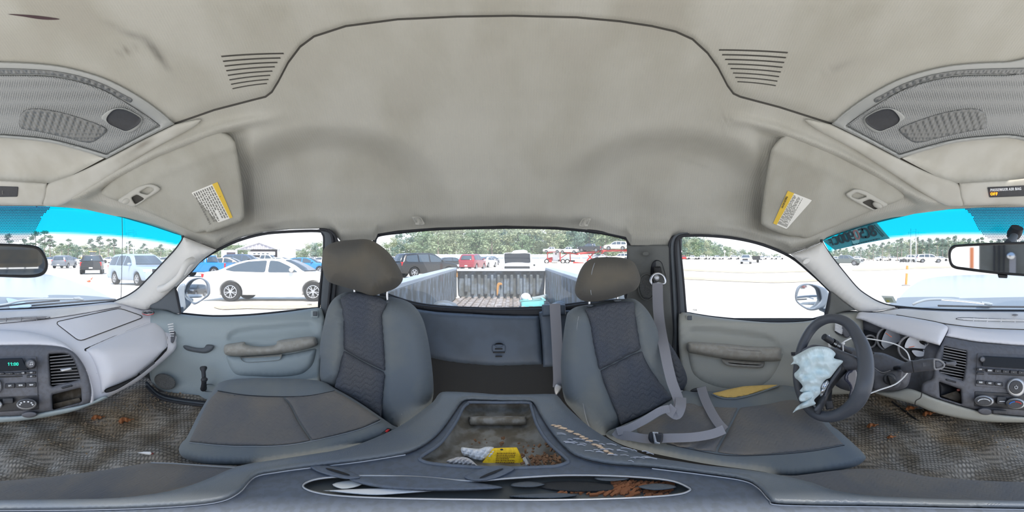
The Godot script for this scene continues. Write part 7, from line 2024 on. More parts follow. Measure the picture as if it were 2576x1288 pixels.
func hood():
	var hm := mat(Color8(128, 152, 178), 0.3, {"coat": 0.5})
	var hd := func(x, y): return minf(14.0, 513.0 / maxf(20.0, y - 644.0))
	for s in [0, 1]:
		var fl: bool = s == 1
		var h := thing("hood", "pale blue truck hood beyond the passenger half of the windshield" if not fl else "pale blue truck hood beyond the driver half of the windshield", "hood")
		var edge := [-90, 689, 0, 687, 70, 687, 118, 690, 170, 703, 232, 726, 279, 750, 279, 750, 262, 750, 123, 744, 123, 744, 112, 750, -90, 751]
		var bulge := [77, 697, 111, 747]
		if fl:
			edge = [2257, 756, 2274, 736, 2291, 721, 2312, 708, 2332, 701, 2374, 695, 2458, 691, 2576, 691, 2666, 691, 2666, 691, 2666, 751, 2666, 751, 2429, 752, 2414, 753, 2400, 748, 2400, 748, 2270, 750]
			bulge = [2444, 695, 2414, 751]
		part("hood_panel", solid(crv(edge, 4), hd, {"bulge": 0.0, "thick": 0.1, "step": 10.0, "disp": func(x, y, e): return 0.03 * sstep(0, 12, e) + 0.05 * exp(-pow((x - lerpf(bulge[0], bulge[2], clampf((y - bulge[1]) / (bulge[3] - bulge[1]), 0.0, 1.0))) / 7.0, 2.0))}), hm, h)
		var cw := [-90, 748, 107, 749, 123, 742, 200, 743, 259, 747, 300, 754, 300, 762, 200, 770, 0, 782, -90, 784]
		if fl:
			cw = [2236, 768, 2256, 756, 2270, 748, 2400, 747, 2414, 752, 2430, 750, 2666, 749, 2666, 784, 2576, 783, 2410, 782, 2300, 776]
		var c := thing("cowl", "dark grey cowl below the wiper, passenger half of the windshield" if not fl else "dark grey cowl below the wiper, driver half of the windshield", "cowl")
		part("cowl_panel", solid(crv(cw, 3), func(x, y): return lin([742, 4.4, 784, 3.5], y), {"bulge": 0.01, "round": 5.0, "thick": 0.2, "step": 12.0}), mat(Color8(118, 130, 140), 0.7), c)
		if not fl:
			var tp := thing("plastic_sheet", "pale blue scrap of plastic sheet lying on the cowl at the wiper's foot", "plastic scrap")
			part("sheet", solid(crv([16, 750, 34, 752, 62, 760, 78, 768, 74, 773, 48, 774, 26, 776, 22, 764], 3), func(x, y): return lin([742, 4.3, 784, 3.44], y), {"bulge": 0.01, "round": 4.0, "thick": 0.01, "step": 6.0}), mat(Color8(150, 178, 196), 0.4), tp)
		var w := thing("wiper", "grey windshield wiper resting below the passenger half of the windshield" if not fl else "grey windshield wiper resting below the driver half of the windshield", "wiper")
		var wm := mat(Color8(150, 160, 168), 0.5)
		if not fl:
			part("arm", tube(null, crv3([-90, 772, 3.6, 0, 768, 3.6, 50, 757, 3.65, 100, 753, 3.7, 184, 752, 3.75, 205, 753, 3.75], 4), px(3.0, 3.7), 7), wm, w)
			part("blade", tube(null, crv3([80, 769, 3.5, 160, 762, 3.55, 230, 757, 3.6, 290, 754, 3.6], 4), px(2.6, 3.6), 6), M.rubber, w)
			part("joint", solid(quadr([184, 748, 200, 746, 213, 753, 208, 757, 186, 755], 2.0), 3.66, {"bulge": 0.02, "round": 3.0, "thick": 0.05, "step": 5.0}), wm, w)
			part("stay", tube(null, crv3([-60, 779, 3.45, 60, 764, 3.5, 150, 756, 3.6], 4), px(2.4, 3.6), 6), M.rubber, w)
		else:
			part("arm", tube(null, crv3([2296, 766, 3.6, 2312, 759, 3.6, 2334, 754, 3.65, 2374, 753, 3.7, 2420, 757, 3.75, 2480, 764, 3.75, 2495, 765, 3.75], 4), px(3.4, 3.7), 7), wm, w)
			part("blade", tube(null, crv3([2360, 769, 3.5, 2450, 771, 3.5, 2560, 772, 3.5, 2666, 773, 3.5], 4), px(2.6, 3.5), 6), M.rubber, w)
			part("joint", solid(quadr([2468, 758, 2488, 760, 2498, 766, 2490, 769, 2466, 766], 2.0), 3.66, {"bulge": 0.02, "round": 3.0, "thick": 0.05, "step": 5.0}), wm, w)
			part("stay", tube(null, crv3([2368, 755, 3.62, 2420, 759, 3.62, 2475, 765, 3.62], 4), px(1.8, 3.6), 6), M.white, w)

func building():
	var b := thing("metal_shed", "large pale metal shed with a wide gable and dark open front beyond the white sedan", "building")
	var d := 165.0
	var wm := mat(Color8(224, 228, 232), 0.6)
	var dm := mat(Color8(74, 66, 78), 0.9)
	var q := func(x, y, dd): return at(x, y, dd)
	# gable of upright ribbed sheets, each a panel of its own
	var gm := mat(Color8(196, 192, 204), 0.5)
	for i in 22:
		var x0 := 594.0 + i * 106.0 / 22.0
		var x1 := x0 + 106.0 / 22.0
		var y0 := 626.0 - 17.0 * (1.0 - absf(x0 - 652.0) / 58.0 if x0 < 652 else 1.0 - (x0 - 652.0) / 48.0)
		var y1 := 626.0 - 17.0 * (1.0 - absf(x1 - 652.0) / 58.0 if x1 < 652 else 1.0 - (x1 - 652.0) / 48.0)
		part("sheet", solid(V([x0 + 0.3, y0, x1 - 0.3, y1, x1 - 0.3, 627, x0 + 0.3, 627]), d - (0.0 if i % 2 else 0.12), {"thick": 0.3, "step": 30.0, "bs": 30.0}), gm, b)
	var st := new_st()
	for s in [[594.0, 626.0, 652.0, 608.5], [652.0, 608.5, 700.0, 626.0]]:
		var a := at(s[0] - (2 if s[0] < 600 else 0), s[1] + 0.6, d - 0.4)
		var c := at(s[2] + (2 if s[2] > 690 else 0), s[3] + (0.6 if s[2] > 690 else 0.0), d - 0.4)
		var back := Vector3(0, 0, -18)
		quad(st, a, c, c + back, a + back, Vector3.UP)
		quad(st, a + Vector3(0, -0.2, 0), c + Vector3(0, -0.2, 0), c + back + Vector3(0, -0.2, 0), a + back + Vector3(0, -0.2, 0), Vector3.DOWN)
		quad(st, a, c, c + Vector3(0, -0.2, 0), a + Vector3(0, -0.2, 0), Vector3.BACK)
	part("roof", st, wm, b)
	st = new_st()
	var g: Callable = func(x): return Vector3((x - 1288.0) / F * d, 0, -d)
	bx(st, (at(594, 627, d) + g.call(594)) / 2 + Vector3(0.1, 0, 0), Vector3(0.3, 3.2, 0.4), Basis(), 0.0)
	bx(st, (at(700, 627, d) + g.call(700)) / 2, Vector3(0.3, 3.2, 0.4), Basis(), 0.0)
	part("door_post", st, wm, b)
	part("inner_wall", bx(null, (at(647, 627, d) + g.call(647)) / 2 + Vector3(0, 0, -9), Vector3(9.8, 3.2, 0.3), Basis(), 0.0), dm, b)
	part("lean_to_wall", bx(null, (at(721, 627, d) + g.call(721)) / 2 + Vector3(0, 0, -0.3), Vector3(4.0, 3.1, 0.3), Basis(), 0.0), wm, b)
	part("lean_to_wall", bx(null, (at(574, 629, d) + g.call(574)) / 2 + Vector3(0, 0, -0.3), Vector3(3.4, 2.9, 0.3), Basis(), 0.0), wm, b)
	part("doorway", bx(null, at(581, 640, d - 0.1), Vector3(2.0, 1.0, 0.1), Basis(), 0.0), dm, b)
	for i in 8:
		part("rib", bx(null, at(703 + i * 5.2, 637, d - 0.05), Vector3(0.1, 2.0, 0.12), Basis(), 0.0), gm, b)
	var t := thing("trailer", "long white trailer parked in the mouth of the metal shed", "trailer")
	part("box", bx(null, at(658, 637.5, d - 8), Vector3(5.6, 0.8, 1.6)), M.white, t)
	part("underframe", bx(null, at(658, 650, d - 8), Vector3(5.2, 0.9, 1.2)), M.car_dark, t)
	for i in 4:
		part("window", bx(null, at(640 + i * 11, 638, d - 8.85), Vector3(0.5, 0.25, 0.05), Basis(), 0.0), M.car_glass, t)
		part("wheel", lathe(null, [0.1, -0.1, 0.4, -0.1, 0.4, 0.1, 0.1, 0.1], Transform3D(Basis(Vector3.RIGHT, PI / 2), at(638 + i * 13, 657.2, d - 8.6)), 12), M.tyre, t)

func door_mirror(label: String, shell_o: Array, glass_o: Array, arm_o: Array, target: Vector3, side: float):
	var m := thing("door_mirror", label, "mirror")
	var c := Vector2.ZERO
	var gp := crv(glass_o, 4)
	for q in gp:
		c += q / gp.size()
	var eye := Vector3(0, EYE, 0)
	var p := at(c.x, c.y, 3.8)
	var n := ((target - p).normalized() - (p - eye).normalized()).normalized()
	var face := func(x, y): return n.dot(p - eye) / n.dot(at(x, y, 1.0) - eye)
	part("housing", solid(crv(shell_o, 4), func(x, y): return face.call(x, y) + 0.0, {"bulge": 0.02, "round": 4.0, "thick": 0.14, "step": 8.0, "holes": [gp]}), mat(Color8(116, 128, 142), 0.5), m)
	part("mirror_glass", solid(bigger(gp, 1.0), func(x, y): return face.call(x, y) + 0.004, {"thick": 0.03, "step": 40.0}), M.mirror, m)
	part("arm", solid(crv(arm_o, 3), 3.98, {"bulge": 0.02, "round": 6.0, "thick": 0.12, "step": 8.0}), mat(Color8(150, 160, 170), 0.5), m)
	part("mount", solid(quadr([447, 772, 462, 772, 460, 788, 455, 790] if side < 0 else [2070, 776, 2086, 776, 2085, 793, 2074, 790], 2.0), 3.26, {"bulge": 0.01, "round": 3.0, "thick": 0.74, "step": 8.0}), mat(Color8(120, 130, 140), 0.5), m)

func truck_bed():
	var b := thing("truck_bed", "empty open truck bed with a worn dark liner behind the rear window", "truck bed")
	var lm := mat(Color8(120, 134, 148), 0.6, {"tex": T.dust, "s": 1.2, "dirt": T.grime, "ds": 0.6})
	var fm := mat(Color8(176, 170, 168), 0.7, {"dirt": T.grime, "ds": 0.9})
	var rm := mat(Color8(214, 220, 228), 0.5)
	var lg := mat(Color8(160, 172, 184), 0.6)
	var fy := EYE - 0.62
	var ry := EYE - 0.2
	# floor and its ribs
	part("floor_panel", bx(null, Vector3(-0.16, fy - 0.04, -7.1), Vector3(1.5, 0.06, 6.9)), fm, b)
	for i in 13:
		part("floor_rib", bx(null, Vector3(-0.72 + i * 0.095, fy, -7.1), Vector3(0.05, 0.03, 6.8)), fm, b)
	# side walls with rails, a moulded ledge and wheel wells
	for s in [[-0.7, -0.825, -1.0], [0.53, 0.495, 1.0]]:
		var a := Vector3(s[0], 0, -3.7)
		var c := Vector3(s[1], 0, -10.5)
		var mid := (a + c) / 2
		var len := a.distance_to(c)
		var bs := Basis(Vector3.UP, atan2(a.x - c.x, a.z - c.z))
		var o := Vector3(s[2] * 0.04, 0, 0)
		part("side_wall", bx(null, Vector3(mid.x, (fy + ry) / 2, mid.z) + o, Vector3(0.08, ry - fy, len), bs), lm, b)
		part("rail", bx(null, Vector3(mid.x, ry + 0.01, mid.z) + o * 1.4, Vector3(0.11, 0.035, len), bs), mat(Color8(176, 186, 196), 0.5), b)
		part("wheel_well", blob(null, Vector3(a.x + s[2] * 0.02 - s[2] * 0.02, fy, -7.0), Vector3(0.2, 0.17, 0.9), 16), lm, b)
		var pth := PackedVector3Array()
		for q in [[-4.2, 0.1], [-6.2, 0.13], [-7.8, 0.16], [-8.9, 0.2], [-9.5, 0.26]]:
			var f: float = (q[0] + 3.7) / -6.8
			pth.append(Vector3(lerpf(a.x, c.x, f) + s[2] * 0.02, fy + q[1], q[0]))
		part("moulded_ledge", tube(null, pth, 0.02, 8), lg, b)
		for z in [-6.8, -8.8, -10.0]:
			var f: float = (z + 3.7) / -6.8
			part("tie_down", blob(null, Vector3(lerpf(a.x, c.x, f) + s[2] * 0.015, fy + 0.3, z), Vector3(0.02, 0.03, 0.04), 8), lg, b)
		for i in 6:
			var z := -8.9 - i * 0.26
			var f: float = (z + 3.7) / -6.8
			part("wall_rib", bx(null, Vector3(lerpf(a.x, c.x, f) + s[2] * 0.018, fy + 0.19, z), Vector3(0.03, 0.34, 0.07)), lm, b)
	# tailgate
	var tg := part("tailgate", solid(crv([1150, 678, 1150, 678, 1260, 678, 1372, 680, 1372, 680, 1370, 720, 1367, 752, 1367, 752, 1280, 753, 1170, 751, 1156, 746, 1152, 735], 4), 10.5, {"bulge": 0.03, "round": 3.0, "thick": 0.12, "step": 9.0}), lm, b)
	part("tailgate_cap", bx(null, at(1261, 679, 10.46), Vector3(1.31, 0.035, 0.16)), rm, tg)
	part("panel_joint", seal_path([1156, 686, 1154, 738, 1160, 747, 1175, 750, 1280, 751, 1362, 750, 1367, 730, 1369, 686], 10.44, 0.7), M.black, tg)
	for i in 12:
		var x := 1168.0 + i * 16.4
		part("tailgate_rib", solid(rrect(x, 690, x + 8.6, 742 if i > 0 else 736, 3.0), 10.45, {"bulge": 0.03, "round": 3.0, "thick": 0.05, "step": 9.0}), lm, tg)
	var rs := mat(Color8(190, 140, 80), 0.9)
	part("rust_streak", solid(crv([1250, 716, 1254, 711, 1262, 712, 1263, 717, 1256, 719, 1253, 738, 1250, 744, 1249, 730], 4), 10.41, {"bulge": 0.006, "round": 2.0, "thick": 0.03, "step": 5.0}), rs, tg)
	part("corner_strip", bx(null, at(1150, 688, 10.42), Vector3(0.018, 0.11, 0.03)), rs, tg)
	for s in [-1.0, 1.0]:
		part("rear_wheel", lathe(null, [0.2, -0.14, 0.38, -0.14, 0.42, 0.0, 0.38, 0.14, 0.2, 0.14], Transform3D(Basis(Vector3.BACK, PI / 2), Vector3(-0.15 + s * 0.55, 0.42, -7.0)), 18), M.tyre, b)
	# things lying in the bed
	var tb := thing("plastic_bin", "teal plastic bin standing in the truck bed below the white jug", "bin")
	part("front_side", solid(quadr([1310, 757, 1370, 755, 1368, 777, 1312, 777], 2.0), 8.5, {"bulge": 0.02, "round": 3.0, "thick": 0.35, "step": 9.0}), mat(Color8(120, 206, 210), 0.5), tb)
	part("rim", tube(null, PackedVector3Array([at(1309, 757, 8.48), at(1371, 754.5, 8.48), at(1362, 749, 8.9), at(1316, 751, 8.9)]), 0.012, 6, true), mat(Color8(150, 220, 222), 0.5), tb)
	var jg := thing("jug", "round white plastic jug leaning in the teal bin", "jug")
	part("body", blob(null, at(1322.5, 748, 8.75), Vector3(0.064, 0.056, 0.07), 16), M.white, jg)
	part("neck", blob(null, at(1333, 753, 8.65), Vector3(0.03, 0.025, 0.03), 10), M.paper, jg)
	var pi_ := thing("pipe", "short grey pipe lying across the right end of the teal bin", "pipe")
	part("barrel", tube(null, PackedVector3Array([at(1338, 753, 8.8), at(1369, 747, 8.9)]), px(5.5, 8.8), 12), mat(Color8(150, 160, 162), 0.6), pi_)
	part("mouth", tube(null, PackedVector3Array([at(1368, 747.2, 8.89), at(1374, 746, 8.92)]), px(6.4, 8.8), 12), mat(Color8(170, 178, 180), 0.6), pi_)

func seal_path(a: Array, d: float, r: float) -> SurfaceTool:
	var p := PackedVector3Array()
	for q in crv(a, 3, false):
		p.append(at(q.x, q.y, d))
	return tube(null, p, px(r, d), 6)

func open_hood_truck(paint: Dictionary):
	var t := thing("pickup_truck", "white truck facing the viewer with its hood propped open, above the tailgate", "truck")
	var d := 54.0
	part("cab", solid(crv([1274, 664, 1278, 645, 1288, 637, 1330, 637, 1334, 664], 3), d + 2.0, {"bulge": 0.2, "round": 5.0, "thick": 2.5, "step": 10.0}), paint.white, t)
	part("roof_rack", solid(crv([1291, 636, 1294, 630, 1322, 629, 1325, 636], 3), d + 2.4, {"bulge": 0.1, "round": 2.0, "thick": 1.5, "step": 8.0}), paint.white, t)
	part("hood_underside", solid(quadr([1268, 638, 1333, 637, 1334, 661, 1270, 664], 3.0), func(x, y): return d + 0.4 - (y - 638) * 0.03, {"bulge": -0.06, "round": 4.0, "thick": 0.1, "step": 9.0}), mat(Color8(30, 36, 44), 0.8), t, "dark underside of the raised hood")
	part("hood_edge", seal_path([1268, 660, 1268, 640, 1272, 637, 1300, 635.5, 1330, 637, 1334, 640, 1335, 660], d - 0.2, 1.2), paint.silver, t)
	part("nose", solid(crv([1268, 668, 1274, 662, 1300, 660, 1328, 662, 1335, 668, 1335, 690, 1268, 690], 3), d - 0.6, {"bulge": 0.2, "round": 5.0, "thick": 1.5, "step": 9.0}), paint.white, t)
	part("grille", solid(rrect(1269, 669.5, 1333, 677, 2.0), d - 0.85, {"bulge": 0.05, "round": 2.0, "thick": 0.1, "step": 9.0}), M.car_dark, t)
	for x in [1264.0, 1338.0]:
		part("marker_light", blob(null, at(x, 677, d - 0.7), Vector3(0.12, 0.06, 0.08), 8), M.tail, t)
	part("wing_mirror", blob(null, at(1344, 667, d), Vector3(0.08, 0.08, 0.06), 8), M.car_dark, t)
	for x in [1276.0, 1327.0]:
		part("wheel", lathe(null, [0.1, -0.14, 0.42, -0.14, 0.42, 0.14, 0.1, 0.14], Transform3D(Basis(Vector3.BACK, PI / 2), Vector3((x - 1288) / F * d, 0.42, -d)), 14), M.tyre, t)

func hauler(paint: Dictionary):
	var d := 150.0
	var rm := mat(Color8(196, 60, 56), 0.5)
	var h := thing("car_hauler", "red and white car carrier truck with an open two deck frame, behind the driver headrest", "truck")
	var beam := func(called: String, a: Array, r: float, m: Material): part(called, tube(null, crv3(a, 3), r, 6), m, h)
	part("cab", solid(quadr([1391, 633, 1407, 632, 1409, 658, 1390, 658], 2.0), d, {"bulge": 0.2, "round": 3.0, "thick": 2.2, "step": 6.0}), paint.white, h)
	part("cab_window", solid(quadr([1397, 636, 1400, 636, 1400, 641, 1397, 641], 0.6), d - 0.25, {"thick": 0.1, "step": 5.0}), M.car_dark, h)
	part("engine_hood", solid(quadr([1374, 650, 1390, 646, 1390, 660, 1372, 660], 2.0), d, {"bulge": 0.2, "round": 3.0, "thick": 2.0, "step": 6.0}), rm, h)
	part("fuel_tank", tube(null, PackedVector3Array([at(1388, 659, d - 0.3), at(1402, 659, d - 0.3)]), 0.3, 10), M.chrome, h)
	for x in [1375.0, 1416.0, 1427.0]:
		var w := part("wheel", lathe(null, [0.2, -0.15, 0.52, -0.15, 0.52, 0.15, 0.2, 0.15, 0.0, 0.1], Transform3D(Basis(Vector3.RIGHT, PI / 2), at(x, 657.5, d - 0.6)), 16), M.tyre, h)
		part("rim", lathe(null, [0.3, 0.16, 0.0, 0.2], Transform3D(Basis(Vector3.RIGHT, PI / 2), at(x, 657.5, d - 0.6)), 12), M.white, w)
	beam.call("deck_beam", [1376, 636, d - 0.5, 1400, 632, d - 0.5, 1432, 630, d - 0.5], 0.14, rm)
	beam.call("deck_beam", [1410, 632, d - 0.8, 1432, 636, d - 0.8, 1452, 640, d - 0.8], 0.14, rm)
	for x in [1377.0, 1409.0, 1434.0]:
		beam.call("frame_post", [x, 634, d - 0.5, x + 1, 658, d - 0.5], 0.13, rm)
	beam.call("diagonal_brace", [1409, 650, d - 0.5, 1434, 634, d - 0.5], 0.1, rm)
	beam.call("chassis_rail", [1404, 655, d - 0.3, 1446, 657, d - 0.3], 0.2, M.car_dark)
	beam.call("top_deck", [1450, 639, d - 1, 1490, 634, d - 1, 1524, 630.5, d - 1, 1582, 630, d - 1], 0.26, rm)
	beam.call("low_deck", [1442, 661, d - 1, 1470, 664, d - 1, 1500, 662, d - 1, 1582, 655, d - 1], 0.3, rm)
	for q in [[1456, 638, 1470, 662], [1496, 634, 1476, 656], [1480, 642, 1496, 660], [1520, 631, 1502, 650]]:
		beam.call("deck_brace", [q[0], q[1], d - 1.1, q[2], q[3], d - 1.1], 0.16, rm if q[0] != 1456 else M.white)
	var cargo := [[1388, 636, "pickup", "white", 172, 0.68, "white pickup on the top deck over the red carrier's cab, leftmost of the load"], [1431, 637.5, "pickup", "white", 160, 0.74, "white pickup second from the left on the red carrier's top deck"], [1485, 634, "pickup", "black", 150, 0.98, "black pickup on the red carrier's top deck above the driver headrest"], [1549, 629, "suv", "white", 170, 1.05, "white suv at the right end of the red carrier's top deck"], [1512, 652, "sedan", "silver", 5, 0.75, "silver sedan on the red carrier's lower deck just above the driver headrest"], [1562, 655, "suv", "white", 160, 0.85, "white suv at the right end of the red carrier's lower deck"]]
	for q in cargo:
		car("pickup_truck" if q[2] == "pickup" else q[2], q[6], q[2], paint[q[3]], at(q[0], q[1], d - 1.0), q[4], q[5])

func stickers():
	# an auction sheet stuck inside the glass reads backwards from here
	var s := thing("auction_sheet", "teal auction sheet with large reversed digits stuck in the windshield's upper corner", "sticker")
	part("sheet", solid(V([2205, 560, 2239, 600, 2170, 613, 2100, 629, 2070, 606, 2130, 583]), 3.145, {"thick": 0.002, "step": 14.0}), mat(Color8(46, 128, 142), 0.7), s)
	part("taped_strip", solid(V([2131, 583, 2165, 572, 2161, 613, 2148, 617]), 3.142, {"thick": 0.001, "step": 14.0}), mat(Color8(96, 160, 170), 0.5), s)
	var ink := mat(Color8(28, 52, 62), 0.8)
	var ink2 := mat(Color8(120, 96, 100), 0.8)
	for q in [["F", 2091, 610, 17, 0], ["C", 2103, 605, 22, 0], ["0", 2116, 601, 24, 0], ["0", 2129, 597, 25, 0], ["9", 2142, 594, 25, 0], ["0", 2155, 591, 26, 1], ["5", 2168, 588, 26, 0], ["C", 2180, 586, 27, 0], ["8", 2195, 581, 29, 0]]:
		var l := text(s, q[0], q[1], q[2], q[3], 3.138, ink if q[4] == 0 else ink2, 0.0, true, "lettering")
		l.basis = Basis(Vector3(-0.82, -0.24, 0), Vector3(-0.42, 1.0, 0), Vector3(0, 0, 1))
	var pd := func(a, b): return 3.14
	lines_of_print(s, Vector2(2200, 563), Vector2(2228, 594), Vector2(2192, 567), 2, ink, pd)
	lines_of_print(s, Vector2(2140, 615), Vector2(2216, 597), Vector2(2141, 619), 1, ink, pd)
	var i := thing("inspection_sticker", "small square inspection sticker at the lower corner of the driver windshield", "sticker")
	part("sheet", solid(V([2217, 744, 2247, 745, 2256, 762, 2229, 762]), 3.16, {"thick": 0.002, "step": 9.0}), mat(Color8(200, 206, 200), 0.7), i)
	part("print_block", solid(V([2225, 749, 2243, 750, 2248, 760, 2231, 760]), 3.157, {"thick": 0.001, "step": 9.0}), mat(Color8(150, 158, 140), 0.7), i)
	part("date_block", solid(V([2228, 755, 2236, 755, 2239, 760, 2232, 760]), 3.155, {"thick": 0.001, "step": 9.0}), mat(Color8(170, 160, 70), 0.7), i)
	var ck := thing("crack", "thin dark crack line running down the passenger half of the windshield", "crack")
	part("line", tube(null, crv3([307, 546, 3.14, 308, 600, 3.14, 307, 640, 3.14, 306, 700, 3.14, 304, 752, 3.14], 4), px(0.7, 3.14), 5), M.trim_dark, ck)

func interior_mirror():
	var eye := Vector3(0, EYE, 0)
	for s in [0, 1]:
		var fl: bool = s == 1
		var m := thing("interior_mirror", "black framed interior mirror above the passenger dashboard, showing a headrest" if not fl else "black framed interior mirror above the driver dashboard, with mount and tab", "mirror")
		var o := [-90, 610, 0, 612, 50, 614, 89, 618, 106, 628, 116, 645, 121, 662, 118, 681, 104, 694, 71, 699, 0, 697, -90, 695]
		var g := [-90, 618, 0, 620, 50, 622, 84, 626, 98, 634, 108, 650, 112, 664, 109, 678, 98, 687, 70, 691, 0, 690, -90, 688]
		if fl:
			o = [2385, 640, 2388, 626, 2396, 618, 2410, 615, 2479, 611, 2576, 608, 2666, 606, 2666, 702, 2576, 695, 2510, 690, 2427, 680, 2400, 675, 2389, 664]
			g = [2392, 642, 2395, 630, 2402, 624, 2414, 621, 2479, 618, 2576, 615, 2666, 613, 2666, 694, 2576, 688, 2510, 683, 2430, 673, 2405, 669, 2395, 660]
		var gp := crv(g, 4)
		var p := at(40 if not fl else 2500, 655, 2.98)
		var tgt := Vector3(p.x * 0.2, 1.2, 9.0)
		var n := ((tgt - p).normalized() - (p - eye).normalized()).normalized()
		var face := func(x, y): return n.dot(p - eye) / n.dot(at(x, y, 1.0) - eye)
		part("frame", solid(crv(o, 4), face, {"bulge": 0.018, "round": 3.5, "thick": 0.05, "step": 9.0, "holes": [gp]}), M.black, m)
		part("mirror_glass", solid(bigger(gp, 1.0), func(x, y): return face.call(x, y) - 0.002, {"thick": 0.01, "step": 60.0}), M.mirror, m)
		var ray := func(x: float, y: float) -> Array:
			var dir := (at(x, y, 1.0) - eye).normalized()
			var hit := eye + dir * (n.dot(p - eye) / n.dot(dir))
			return [hit, dir - 2.0 * n * n.dot(dir)]
		var spot := func(x: float, y: float, z: float) -> Vector3:
			var q: Array = ray.call(x, y)
			return q[0] + q[1] * ((z - q[0].z) / q[1].z)
		var k := px(1.0, 7.3)
		if not fl:
			var sb := thing("seat", "dark seat back with headrest behind the viewer, shown only in the interior mirror", "car seat")
			part("headrest", bx(null, spot.call(38, 645, 1.3), Vector3(104, 50, 24) * k, Basis(), 0.4), M.headrest, sb)
			part("backrest", bx(null, spot.call(38, 722, 1.35) , Vector3(120, 82, 30) * k, Basis(), 0.3), M.seat, sb)
			for x in [20.0, 64.0]:
				part("headrest_post", tube(null, PackedVector3Array([spot.call(x, 668, 1.33), spot.call(x, 684, 1.33)]), 2.0 * k, 8), M.chrome, sb)
			part("door_post", bx(null, spot.call(108, 655, 1.5), Vector3(16, 120, 10) * k), M.trim_dark, sb)
		else:
			var cp := thing("corner_panel", "grey corner panel with a belt guide behind the viewer, shown only in the interior mirror", "panel")
			part("panel", bx(null, spot.call(2590, 650, 1.35), Vector3(188, 130, 12) * k), M.trim_side, cp)
			for x in [2500.0, 2512.0, 2524.0]:
				part("rib", bx(null, spot.call(x, 650, 1.31), Vector3(3, 126, 4) * k), M.rubber, cp)
			part("guide", lathe(null, [0.0, 0.03, 0.02, 0.02, 0.036, 0.0], Transform3D(Basis(Vector3.RIGHT, -PI / 2), spot.call(2541, 644, 1.3)), 14), M.chrome, cp)
			part("belt", bx(null, spot.call(2546, 676, 1.31), Vector3(12, 56, 2) * k), M.belt, cp)
			var mp := thing("marker_post", "orange marker post behind the viewer, shown only in the interior mirror", "post")
			var q: Array = ray.call(2443, 676)
			var gp2: Vector3 = q[0] + q[1] * (q[0].y / maxf(0.001, -q[1].y))
			part("stem", tube(null, PackedVector3Array([gp2, gp2 + Vector3(0, 1.1, 0)]), 0.09, 10), mat(Color8(240, 130, 60), 0.5), mp)
		if fl:
			part("tab", solid(quadr([2509, 689, 2535, 692, 2534, 700, 2512, 699], 2.0), func(x, y): return face.call(x, y) - 0.005, {"bulge": 0.008, "round": 2.0, "thick": 0.03, "step": 6.0}), M.black, m)
			part("mount_arm", tube(null, crv3([2552, 590, 3.1, 2548, 600, 3.06, 2536, 612, 3.03], 4), px(9, 3.05), 10), M.trim_dark, m)
			part("mount_foot", lathe(null, [0.0, 0.03, 0.024, 0.03, 0.028, 0.0, 0.024, -0.02, 0.0, -0.02], Transform3D(Basis(Vector3.RIGHT, 0.6), at(2552, 587, 3.1)), 16), M.rubber, m)

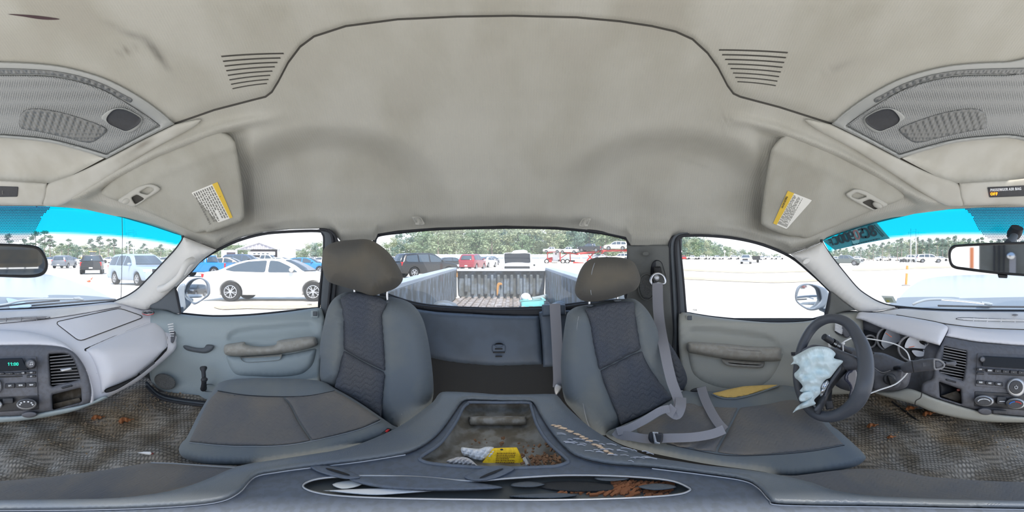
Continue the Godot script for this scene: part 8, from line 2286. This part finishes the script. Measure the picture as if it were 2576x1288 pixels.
func trees():
	var bark := mat(Color8(140, 130, 120), 0.95)
	var lf := []
	for q in [[120, 140, 120], [104, 126, 112], [150, 164, 132], [128, 150, 118], [162, 170, 140], [116, 140, 128]]:  # washed greens put distance haze into the leaf colour
		var m := mat(Color8(q[0], q[1], q[2]), 0.9)
		m.backlight_enabled = true
		m.backlight = Color(0.3, 0.34, 0.24)
		lf.append(m)
	protos = [tree_proto("p0", 0, 3, lf[0], bark), tree_proto("p1", 0, 8, lf[1], bark), tree_proto("p2", 1, 11, lf[2], bark), tree_proto("p3", 1, 17, lf[3], bark), tree_proto("p4", 1, 23, lf[4], bark), tree_proto("p5", 1, 29, lf[5], bark)]
	var rng := RandomNumberGenerator.new()
	rng.seed = 77
	# passenger half of the windshield: single tall pines over a low wood
	for q in [[22, 588], [60, 600], [90, 581], [112, 580], [126, 592], [172, 601], [155, 612], [229, 600], [251, 594], [273, 601], [287, 600], [326, 606], [362, 612], [405, 614]]:
		plant(rng.randi() % 2, q[0], q[1], 210, 1.1, "tall pine with a tufted crown above the low wood in the passenger windshield", "tall pines in the passenger windshield", rng.randf() * 6)
	for i in 34:
		var x := 6.0 + i * 13.5
		plant(2 + rng.randi() % 4, x, lin([0, 618, 130, 622, 180, 614, 240, 620, 300, 621, 340, 624, 430, 622], x) + rng.randf_range(-4, 6), 222 + ((i * 3) % 7) * 10.0, 1.4, "leafy tree in the low wood behind the cars in the passenger windshield", "low wood in the passenger windshield", rng.randf() * 6)
	# passenger window
	for i in 22:
		var x := 548.0 + i * 13.0
		plant(2 + rng.randi() % 4, x, lin([540, 622, 590, 612, 620, 616, 700, 626, 745, 626, 775, 618, 800, 609, 830, 607], x) + rng.randf_range(-3, 5), 230 + ((i * 3) % 7) * 10.0, 1.5, "leafy tree behind the metal shed in the passenger window", "trees behind the metal shed", rng.randf() * 6)
	# rear window: a high dense wood
	for i in 64:
		var x := 962.0 + (i % 32) * 20.0 + (10.0 if i >= 32 else 0.0) + rng.randf_range(-5, 5)
		var top := lin([960, 622, 1000, 616, 1022, 598, 1050, 590, 1100, 580, 1250, 574, 1370, 574, 1395, 580, 1460, 572, 1600, 576], x) - 14.0 + rng.randf_range(-6, 8) + (22.0 if i >= 32 else 0.0)
		plant(2 + rng.randi() % 4, x, top, 196 + ((i * 3) % 7) * 9.0, 1.25, "tall leafy tree in the dense wood behind the rear window", "dense wood behind the rear window", rng.randf() * 6)
	# driver window: a wood that runs off to the right
	for i in 40:
		var x := 1704.0 + i * 6.6
		var top := lin([1700, 596, 1745, 597, 1800, 610, 1815, 622, 1830, 620, 1842, 628, 1870, 627, 1910, 635, 1940, 640, 1980, 642], x) + rng.randf_range(-3, 5)
		plant(2 + rng.randi() % 4 if i % 4 else rng.randi() % 2, x, top, 320 + i * 6.0, 1.3, "tree in the wood that tapers off to the right in the driver window", "wood in the driver window", rng.randf() * 6)
	# driver half of the windshield: a long even wood with pines along its top
	for i in 46:
		var x := 2082.0 + i * 12.4
		plant(2 + rng.randi() % 4, x, lin([2080, 628, 2160, 624, 2210, 618, 2260, 606, 2400, 603, 2480, 606, 2640, 612], x) + rng.randf_range(-2, 6), 230 + ((i * 3) % 7) * 9.0, 1.35, "leafy tree in the even wood in the driver windshield", "even wood in the driver windshield", rng.randf() * 6)
	for i in 30:
		var x := 2100.0 + i * 17.0 + rng.randf_range(-5, 5)
		plant(rng.randi() % 2, x, lin([2090, 624, 2160, 619, 2210, 610, 2260, 600, 2400, 595, 2480, 599, 2640, 606], x) + rng.randf_range(-3, 5), 222, 0.9, "slim pine rising from the even wood in the driver windshield", "slim pines in the driver windshield", rng.randf() * 6)
